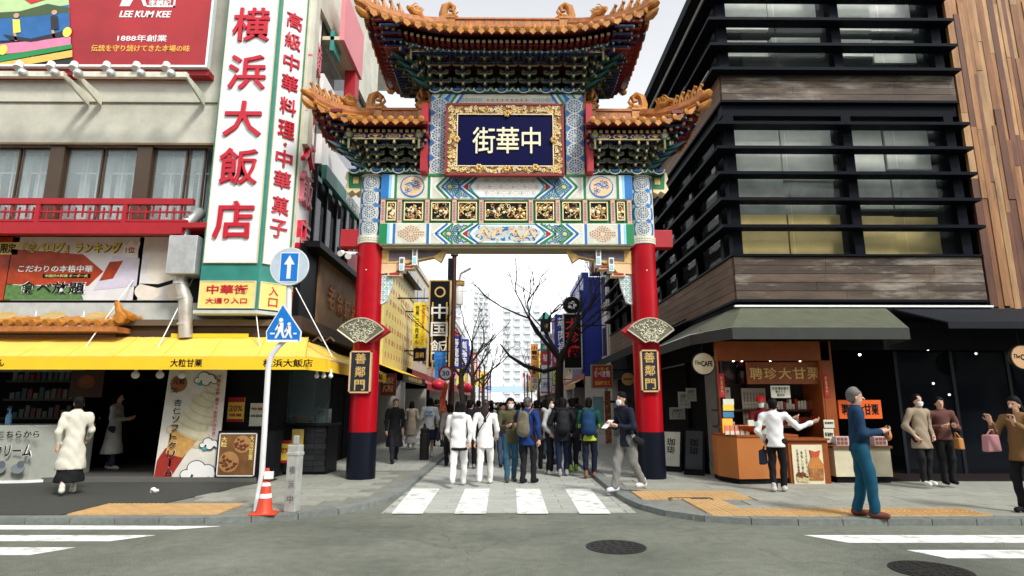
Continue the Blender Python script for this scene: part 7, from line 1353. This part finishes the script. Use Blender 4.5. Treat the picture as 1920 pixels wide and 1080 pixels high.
    if top2: zsp = top2[1] * s; smesh('jacket', J, res, [tm_, cloth(top2[0])], o, .03, jc, .0075, seed, matfn=lambda C: (C[:, 2] < zsp) * (np.abs(C[:, 0]) < .24))
    else: smesh('jacket', J, res, tm_, o, .03, jc, .0075, seed)
    if belt: smesh('hem_band', [(L_(0, 0, .80 - coat), L_(0, 0, .77 - coat), .17, .17, (1, .8, 1))], res, cloth(belt), o, .02, lambda P: np.maximum((.745 - coat) * s - P[:, 2], P[:, 2] - (.81 - coat) * s))
    for hp, kn, an, sd in legs: S = [(L_(an[0], an[1] + .035, an[2] - .030), L_(an[0] + sd * .01, an[1] - .135, an[2] - .042), .046 * s, .040 * s), (L_(an[0], an[1] + .02, an[2] - .02), L_(an[0], an[1] + .015, an[2] + .05), .046 * s, .045 * s)]; zf = an[2] * s - .083; smesh('shoe', S, res * .8, cloth(shoes, .5), o, .02, lambda P, zf=zf: zf - P[:, 2])
    # --- hair, cap, mask
    hcv = np.array(hc); hm = haircol or hairm; Hh = [(tuple(hcv + np.array((0, .022, .04)) * s), tuple(hcv + np.array((0, .03, -.02)) * s), .0965 * s, .082 * s, (.89, 1, 1))]
    if hair == 'long': Hh += [(tuple(hcv + np.array((0, .06, -.02)) * s), tuple(hcv + np.array((.0, .10, -.30)) * s), .080 * s, .055 * s, (1.1, .7, 1))]
    if hair == 'bob': Hh += [(tuple(hcv + np.array((0, .03, 0)) * s), tuple(hcv + np.array((0, .04, -.10)) * s), .100 * s, .095 * s, (1, .9, 1))]
    def hcut(P):
        q = (P - hcv) / s; th = np.interp(q[:, 2], [-.3, -.03, .0, .03, .06, .085, .11], [.02, .012, -.005, -.035, -.075, -.13, -.2]); th = th + .012 * np.sin(P[:, 0] * 90 + seed)
        low_ = -.36 if hair == 'long' else (-.13 if hair == 'bob' else -.085); return np.maximum(th - q[:, 1], (low_ + .012 * np.sin(P[:, 0] * 70 + seed) - q[:, 2]))
    smesh('hair', Hh, min(res * .7, .014), hm, o, .02, hcut, .007, seed)
    if cap: smesh('cap', [(tuple(hcv + np.array((0, .01, .06)) * s), tuple(hcv + np.array((0, .01, .07)) * s), .106 * s, .098 * s), (tuple(hcv + np.array((0, -.07, .055)) * s), tuple(hcv + np.array((0, -.14, .045)) * s), .05 * s, .04 * s, (1.2, 1, .3))], res * .7, cloth(cap), o, .015, lambda P: (hcv[2] + .04 * s) - P[:, 2])
    if mask: smesh('face_mask', [(tuple(hcv + np.array((0, -.062, -.035)) * s), tuple(hcv + np.array((0, -.058, -.065)) * s), .050 * s, .046 * s, (1.15, .85, 1))], .009, maskm, o, .015, lambda P: np.maximum(P[:, 2] - hcv[2] + .012 * s, P[:, 1] - hcv[1] + .03 * s))
    o['_'] = 1; del o['_']; return o, dict(hc=hc, arm=arm, s=s, U=U, L=L_)
def bag(o, J, kind, col, label, name='backpack', cat='backpack', off=(0, 0, 0), scale=1., bmat=None):
    """a bag carried by person o, built in that person's frame but a thing of its own"""
    e = empty(name, o.location, o.rotation_euler.z, label, cat); m = bmat or cloth(col); U = J['U']
    if kind == 'back':
        c = np.array(U(0, .20, 1.18)); smesh('pack', [(tuple(c + (0, 0, .14)), tuple(c - (0, 0, .15)), .11 * scale, .13 * scale, (1.15, .72, 1)), (tuple(c + (0, .07, -.04)), tuple(c + (0, .07, -.14)), .08 * scale, .08 * scale, (1.2, .6, 1))], .018, m, e, .03, None, .003, 3)
        for s in (-1, 1): MB().tube([U(s * .10, .16, 1.36), U(s * .125, .02, 1.475), U(s * .135, -.135, 1.36), U(s * .15, -.14, 1.18), U(s * .17, .04, 1.05)], .017, 6).build('strap', m, e, True)
    elif kind == 'cross':
        MB().tube([U(-.12, .0, 1.475), U(-.04, .135, 1.33), U(.10, .145, 1.12), U(.20, .08, .92), U(.21, -.06, .9), U(.06, -.15, 1.15), U(-.09, -.13, 1.38), U(-.12, 0, 1.475)], .010, 6).build('strap', m, e, True); c = np.array(U(.24, .03, .86)); smesh('pouch', [(tuple(c + (0, -.05, .03)), tuple(c + (0, .06, -.02)), .06, .07, (.6, 1, 1))], .014, m, e)
    elif kind == 'hand':
        w = Vector(J['arm'][off[0]][2]); sgn = J['arm'][off[0]][5]; c = np.array((w.x + sgn * .03, w.y, w.z - .30)); q = MB().add([(x_ * .045 * scale, y_ * (.12 if z_ < 0 else .095) * scale, z_ * .10 * scale) for x_ in (-1, 1) for y_ in (-1, 1) for z_ in (-1, 1)], [(0, 1, 3, 2), (4, 6, 7, 5), (0, 4, 5, 1), (2, 3, 7, 6), (0, 2, 6, 4), (1, 5, 7, 3)]).build('body', m, e, bevel=.02); q.location = c; MB().tube([(c[0], c[1] - .09, c[2] + .1), (w.x, w.y - .03, w.z - .11), (w.x, w.y + .03, w.z - .11), (c[0], c[1] + .09, c[2] + .1)], .010, 6).build('handle', m, e, True)
    return e
def gadget(o, J, i, label, name='phone', cat='phone', sz=(.07, .012, .14), m=None, d=.10, tilt=0.):
    w = Vector(J['arm'][i][2]); hd = Vector(J['arm'][i][3]).normalized(); e = empty(name, o.location, o.rotation_euler.z, label, cat); p = w + hd * d; q = MB().box(-sz[0] / 2, sz[0] / 2, -sz[1] / 2, sz[1] / 2, -sz[2] / 2, sz[2] / 2).build('case', m or ink, e, bevel=.004); q.location = p; q.rotation_euler = (tilt, 0, 0); q2 = MB().box(-sz[0] * .45, sz[0] * .45, sz[1] / 2, sz[1] / 2 + .002, -sz[2] * .46, sz[2] * .46).build('screen', mat('screen_glow', (.55, .62, .70), .2), e); q2.location = p; q2.rotation_euler = (tilt, 0, 0)
Wt = (.74, .73, .70); Bk = (.012, .012, .015); Nv = (.012, .018, .04)
# left shop
person(125, 928, 'woman in a long pale quilted coat and black skirt walking past the left shop', 215, 1.64, (.62, .60, .50), Bk, (.66, .64, .55), 'short', .20, ('fwd', 'down'), .36, .22, lean=5)
person(0, 0, 'person in a pale coat standing inside the dark left shop', 100, 1.66, (.42, .41, .38), (.03, .03, .06), (.3, .3, .3), 'bob', .06, ('hold', 'hold'), .45, pos=(W(215, 800, 13.7).x, 13.7, PZ + .10)); person(0, 0, 'dim figure in dark top and pale trousers inside the left shop', 20, 1.64, (.02, .02, .025), (.34, .33, .31), (.4, .4, .38), 'short', .10, ('down', 'hold'), .1, pos=(W(182, 800, 14.3).x, 14.3, PZ + .10))
# left pavement beyond the gate
person(738, 868, 'person in an open black coat over a red top walking behind the left pillar', 20, 1.66, (.014, .014, .017), (.02, .02, .03), Bk, 'short', .22, ('down', 'swing'), .38, top2=None, haircol=mat('brown_hair', (.06, .03, .02), .5)); 
person(770, 843, 'woman in a beige trench coat and white skirt on the left pavement', 165, 1.60, (.42, .36, .27), (.66, .65, .62), (.6, .6, .58), 'bob', .05, ('hold', 'hold'), .30, .22)
o, J = person(803, 858, 'person in a white sweatshirt with blue print and dark shorts, seen from behind', 180, 1.70, (.74, .75, .76), Nv, (.6, .6, .6), 'bob', .05, ('fwd', 'hold'), .02, .50); q = text('The Hotel\nGood Times', 0, 0, .25, .17, mat('print_blue', (.02, .22, .62), .5), o, 0, 'back_print', .004, .02); q.location = J['U'](0, .135, 1.24); q.rotation_euler = (0, 0, math.pi); bag(o, J, 'hand', Bk, 'black shoulder bag of the person in the printed sweatshirt', 'shoulder_bag', 'bag', (1,), 1.3)
person(832, 838, 'person in a brown coat behind the sweatshirt wearer', 200, 1.66, (.10, .065, .045), Bk, Bk, 'bob', .04, ('down', 'down'), .25, fine=False)
# centre
o, J = person(859, 913, 'woman in a white fleece jacket and white trousers walking away', 178, 1.63, (.80, .80, .79), (.76, .76, .74), (.66, .66, .68), 'bob', .27, ('swing', 'fwd'), .03, width=1.04, hood=True, legw=1.08, belt=Bk)
person(880, 880, 'person all in black walking beside the woman in white fleece', 170, 1.68, (.014, .014, .016), (.012, .012, .014), (.2, .2, .2), 'short', .18, ('down', 'swing'), .02)
o, J = person(909, 910, 'woman with long dark hair in a loose white top and white trousers', 176, 1.66, (.78, .78, .76), (.76, .76, .74), (.7, .7, .68), 'long', .27, ('fwd', 'swing'), .06, width=1.0, haircol=mat('dark_brown_hair', (.022, .014, .011), .45, var=.3, scale=30)); bag(o, J, 'cross', Bk, 'thin black shoulder strap and pouch of the long-haired woman', 'crossbody_bag', 'bag')
o, J = person(957, 903, 'man in an olive jacket, jeans and face mask facing the camera', 8, 1.71, (.085, .078, .038), (.035, .105, .17), (.08, .07, .06), 'short', .08, ('hold', 'hold'), .03, mask=True, width=1.08); gadget(o, J, 0, 'dark phone held by the man in the olive jacket')
o, J = person(990, 906, 'man in a royal blue jacket and dark trousers seen from behind', 150, 1.72, (.012, .035, .16), (.014, .014, .018), Bk, 'short', .08, ('down', 'fwd'), .06, width=1.06, haircol=mat('greying_hair', (.07, .06, .055), .6)); camo = mat('camo_cloth', (.16, .14, .09), .8, var=.5, scale=9, blot=((.05, .055, .03), 9, .52)); bag(o, J, 'back', None, 'camouflage backpack worn over the royal blue jacket', bmat=camo)
person(1030, 890, 'person in a light grey hooded top and black trousers with a face mask', 75, 1.71, (.40, .42, .42), Bk, (.5, .5, .5), 'bob', .05, ('pocket', 'hold'), .0, mask=True, hood=True)
o, J = person(1056, 893, 'person in a black jacket seen from behind in the queue', 182, 1.73, (.014, .015, .02), Nv, (.3, .3, .3), 'bob', .06, ('pocket', 'strap'), .05, hood=True, width=1.08); bag(o, J, 'back', (.02, .021, .026), 'black backpack worn by the person in the black jacket')
person(1075, 884, 'person in dark clothes with pale green shoe soles beside the black backpack', 190, 1.72, (.02, .02, .026), (.018, .018, .03), (.30, .55, .08), 'short', .05, ('down', 'down'), .02); person(1082, 846, 'dark-haired person deeper in the queue right of the bare trunk', 170, 1.72, (.02, .02, .024), Bk, Bk, 'short', .05, ('hold', 'hold'), .05, fine=False)
o, J = person(1107, 896, 'person in a dark green and lime jacket standing on the kerb', 168, 1.71, (.012, .075, .055), (.012, .014, .03), (.22, .11, .07), 'short', .07, ('hold', 'hold'), .02, top2=((.42, .55, .05), 1.14), hood=True); bag(o, J, 'back', (.012, .045, .115), 'blue backpack worn over the green and lime jacket', scale=1.12)
o, J = person(1180, 922, 'man in a navy jacket and grey trousers reading a paper beside the right pillar', -62, 1.73, (.013, .017, .03), (.20, .20, .19), (.62, .66, .72), 'short', .24, ('hold', 'hold'), .04, mask=True, lean=7, legw=1.15); gadget(o, J, 0, 'white leaflet held by the man beside the right pillar', 'leaflet', 'leaflet', (.16, .004, .22), white, .13, R(-50)); bag(o, J, 'cross', Bk, 'black crossbody bag of the man with the leaflet', 'crossbody_bag', 'bag')
# right side
person(0, 0, 'stall vendor in a red cap, dark red top and face mask', -20, 1.66, (.13, .012, .015), Bk, Bk, 'short', .03, ('fwd', 'reach'), .05, mask=True, cap=(.55, .03, .03), pos=(W(1430, 800, 12.62).x, 12.62, PZ))
o, J = person(1462, 922, 'woman in a white puffer jacket and black trousers pointing at the stall', 150, 1.62, (.76, .77, .78), (.010, .010, .013), (.5, .48, .45), 'short', .06, ('reach', 'pocket'), .0, mask=True, width=1.1); bag(o, J, 'hand', Nv, 'navy shoulder bag hanging beside the white puffer jacket', 'shoulder_bag', 'bag', (1,), 1.25)
o, J = person(1625, 970, 'man in a dark blue sweater and jeans standing on the tactile paving', 68, 1.74, (.012, .038, .085), (.010, .075, .13), (.15, .045, .03), 'short', .09, ('hold', 'hold'), -.04, haircol=mat('grey_hair', (.13, .12, .11), .6), legw=1.12, res=.018); gadget(o, J, 0, 'phone held by the man in the dark blue sweater', 'phone', 'phone'); smb = empty('snack_bag', o.location, o.rotation_euler.z, 'orange snack bag in the hands of the man in blue', 'bag'); c = np.array(J['arm'][1][2]); smesh('pouch', [(tuple(c + (-.03, -.10, .03)), tuple(c + (-.03, -.10, -.06)), .05, .07, (1, .7, 1))], .014, mat('snack_orange', (.50, .19, .06), .5, var=.4, scale=20), smb)
person(1738, 910, 'person in a beige coat, black trousers and white shoes before the dark shop', 10, 1.64, (.30, .24, .17), Bk, (.70, .69, .66), 'bob', .03, ('pocket', 'pocket'), .12, mask=True, z=PZ + .05); o, J = person(1780, 908, 'person in a brown leather jacket in front of the dark shop', -12, 1.60, (.12, .05, .042), Bk, Bk, 'bob', .03, ('hold', 'hold'), -.05, z=PZ + .05, width=1.1); bag(o, J, 'hand', None, 'tan handbag hanging from the leather jacket wearer', 'handbag', 'bag', (1,), 1.0, mat('tan_leather', (.45, .20, .05), .5))
o, J = person(1934, 962, 'person in a brown jacket raising a phone at the right picture edge', -70, 1.62, (.20, .11, .045), Bk, Bk, 'long', .03, ('up', 'up'), .05); gadget(o, J, 1, 'phone raised by the person at the right picture edge', d=.14); bag(o, J, 'hand', (.45, .22, .24), 'pink bag of the person at the right picture edge', 'handbag', 'bag', (0,), 1.2)
# middle distance: single figures, then the far crowd as one mass
cols = [(.02, .02, .025), (.03, .03, .05), (.25, .24, .22), (.06, .04, .03), (.5, .5, .48), (.02, .03, .09), (.10, .02, .02), (.015, .015, .018)]; rn = random.Random(31)
adj = ['in black', 'in dark blue', 'in grey', 'in brown', 'in off-white', 'in navy', 'in maroon', 'in deep black']
spots = [(-.9, 15.4, 7), (-.1, 15.9, 1), (.75, 15.3, 3), (1.35, 16.4, 0), (-1.5, 16.2, 2), (.35, 19.1, 4), (-.45, 16.9, 5), (1.05, 17.7, 6), (-.9, 19.7, 1), (1.6, 21.6, 3), (-1.6, 20.3, 7), (-1.3, 17.2, 0), (-.55, 18.6, 4), (.15, 17.6, 1), (.55, 20.2, 6), (-.2, 21.0, 3), (1.2, 19.2, 7), (-1.0, 21.5, 2), (.9, 22.8, 5), (-.6, 23.6, 0), (.3, 24.2, 2), (-1.4, 24.6, 5), (1.4, 24.9, 4), (-2.7, 22.2, 3), (-2.9, 25.2, 7), (2.7, 23.4, 1)]
place = ['first behind the two women in white', 'behind the man in the olive jacket', 'behind the camouflage backpack', 'behind the black backpack', 'left of the woman in white fleece', 'deep right of the street axis', 'half hidden by the long-haired woman', 'half hidden by the queue', 'behind the first row on the left', 'near the tree trunk on the right kerb', 'beside the brown street pole', 'left of the street axis', 'near the middle of the street', 'just right of the street axis', 'in the middle of the crowd', 'slightly left in the crowd', 'towards the right kerb', 'towards the left kerb', 'right of centre in the crowd', 'left of centre in the crowd', 'deep in the middle of the crowd', 'by the left kerb deep in the crowd', 'by the right kerb deep in the crowd', 'on the left pavement by the shops', 'far along the left pavement', 'on the right pavement under the awning']
for k, (x, y, c) in enumerate(spots): person(k * 13, 5, 'pedestrian %s %s' % (adj[c], place[k]), rn.choice((0, 10, 180, 170, 190)), rn.uniform(1.58, 1.76), cols[c], rn.choice((Bk, Nv, (.05, .08, .13))), Bk, rn.choice(('short', 'bob', 'short', 'long')), rn.uniform(.05, .2), (rn.choice(('down', 'hold')), 'down'), rn.choice((0, .1, .25)), mask=rn.random() < .5, pos=(x, y, PZ if abs(x) > 2.1 else .015), res=.028, fine=False)
def low(seed):
    r_ = random.Random(seed); c = r_.randrange(4); hgt = r_.uniform(1.55, 1.78); s = hgt / 1.7; P_ = [((0, 0, 1.3 * s), (0, 0, .85 * s), .17, .17, (1, .7, 1)), ((-.15, 0, 1.37 * s), (.15, 0, 1.37 * s), .075, .075), ((0, 0, 1.45 * s), (0, 0, 1.45 * s), .05, .05), ((0, 0, 1.60 * s), (0, 0, 1.56 * s), .095, .085)]
    for sd in (-1, 1): P_ += [((sd * .2, 0, 1.36 * s), (sd * .25, .03, 1.05 * s), .065, .05), ((sd * .25, .03, 1.05 * s), (sd * .22, -.1, .9 * s), .05, .04), ((sd * .09, 0, .88 * s), (sd * .1, sd * .1, .06), .09, .055), ((sd * .1, sd * .1, .05), (sd * .1, sd * .1 - .12, .04), .045, .04)]
    def mf(C): return np.where(C[:, 2] > 1.5 * s, np.where((C[:, 1] < -.045) & (C[:, 2] < 1.64 * s), 5, 4), np.where(C[:, 2] < .82 * s, 3, c % 3))
    return smesh('figure', P_, .04, [cloth((.02, .02, .026)), cloth((.10, .08, .07)), cloth((.42, .42, .40)), cloth(Bk), hairm, skin], False, .04, matfn=mf)
pro = []
for k in range(8): me = low(k); V = np.zeros(len(me.vertices) * 3); me.vertices.foreach_get('co', V); Fq = [tuple(p.vertices) for p in me.polygons]; mi = [p.material_index for p in me.polygons]; pro.append((V.reshape(-1, 3), Fq, mi, list(me.materials))); bpy.data.meshes.remove(me)
cv, cf, cm_ = [], [], []; n0 = 0
for k in range(110):
    y = 26 + 44 * (k / 110) ** 1.1; x = rn.uniform(-1.75, 1.85) if k % 5 else rn.choice((-1, 1)) * rn.uniform(2.3, 3.4); V, Fq, mi, ml = pro[k % 8]; a = rn.choice((0, math.pi)) + rn.uniform(-.4, .4); ca, sa = math.cos(a), math.sin(a); Q = np.stack([V[:, 0] * ca - V[:, 1] * sa + x, V[:, 0] * sa + V[:, 1] * ca + y, V[:, 2] + (PZ if abs(x) > 2.1 else .01)], 1); cv += Q.tolist(); cf += [tuple(i + n0 for i in f) for f in Fq]; cm_ += mi; n0 += len(V)
me = bpy.data.meshes.new('crowd'); me.from_pydata(cv, [], cf); [me.materials.append(m) for m in pro[0][3]]; me.polygons.foreach_set('material_index', cm_); me.polygons.foreach_set('use_smooth', [True] * len(cf)); me.update(); o = link('crowd', me); tag(o, 'dense far crowd of dark-clothed people filling the street', 'crowd', None, 'stuff')
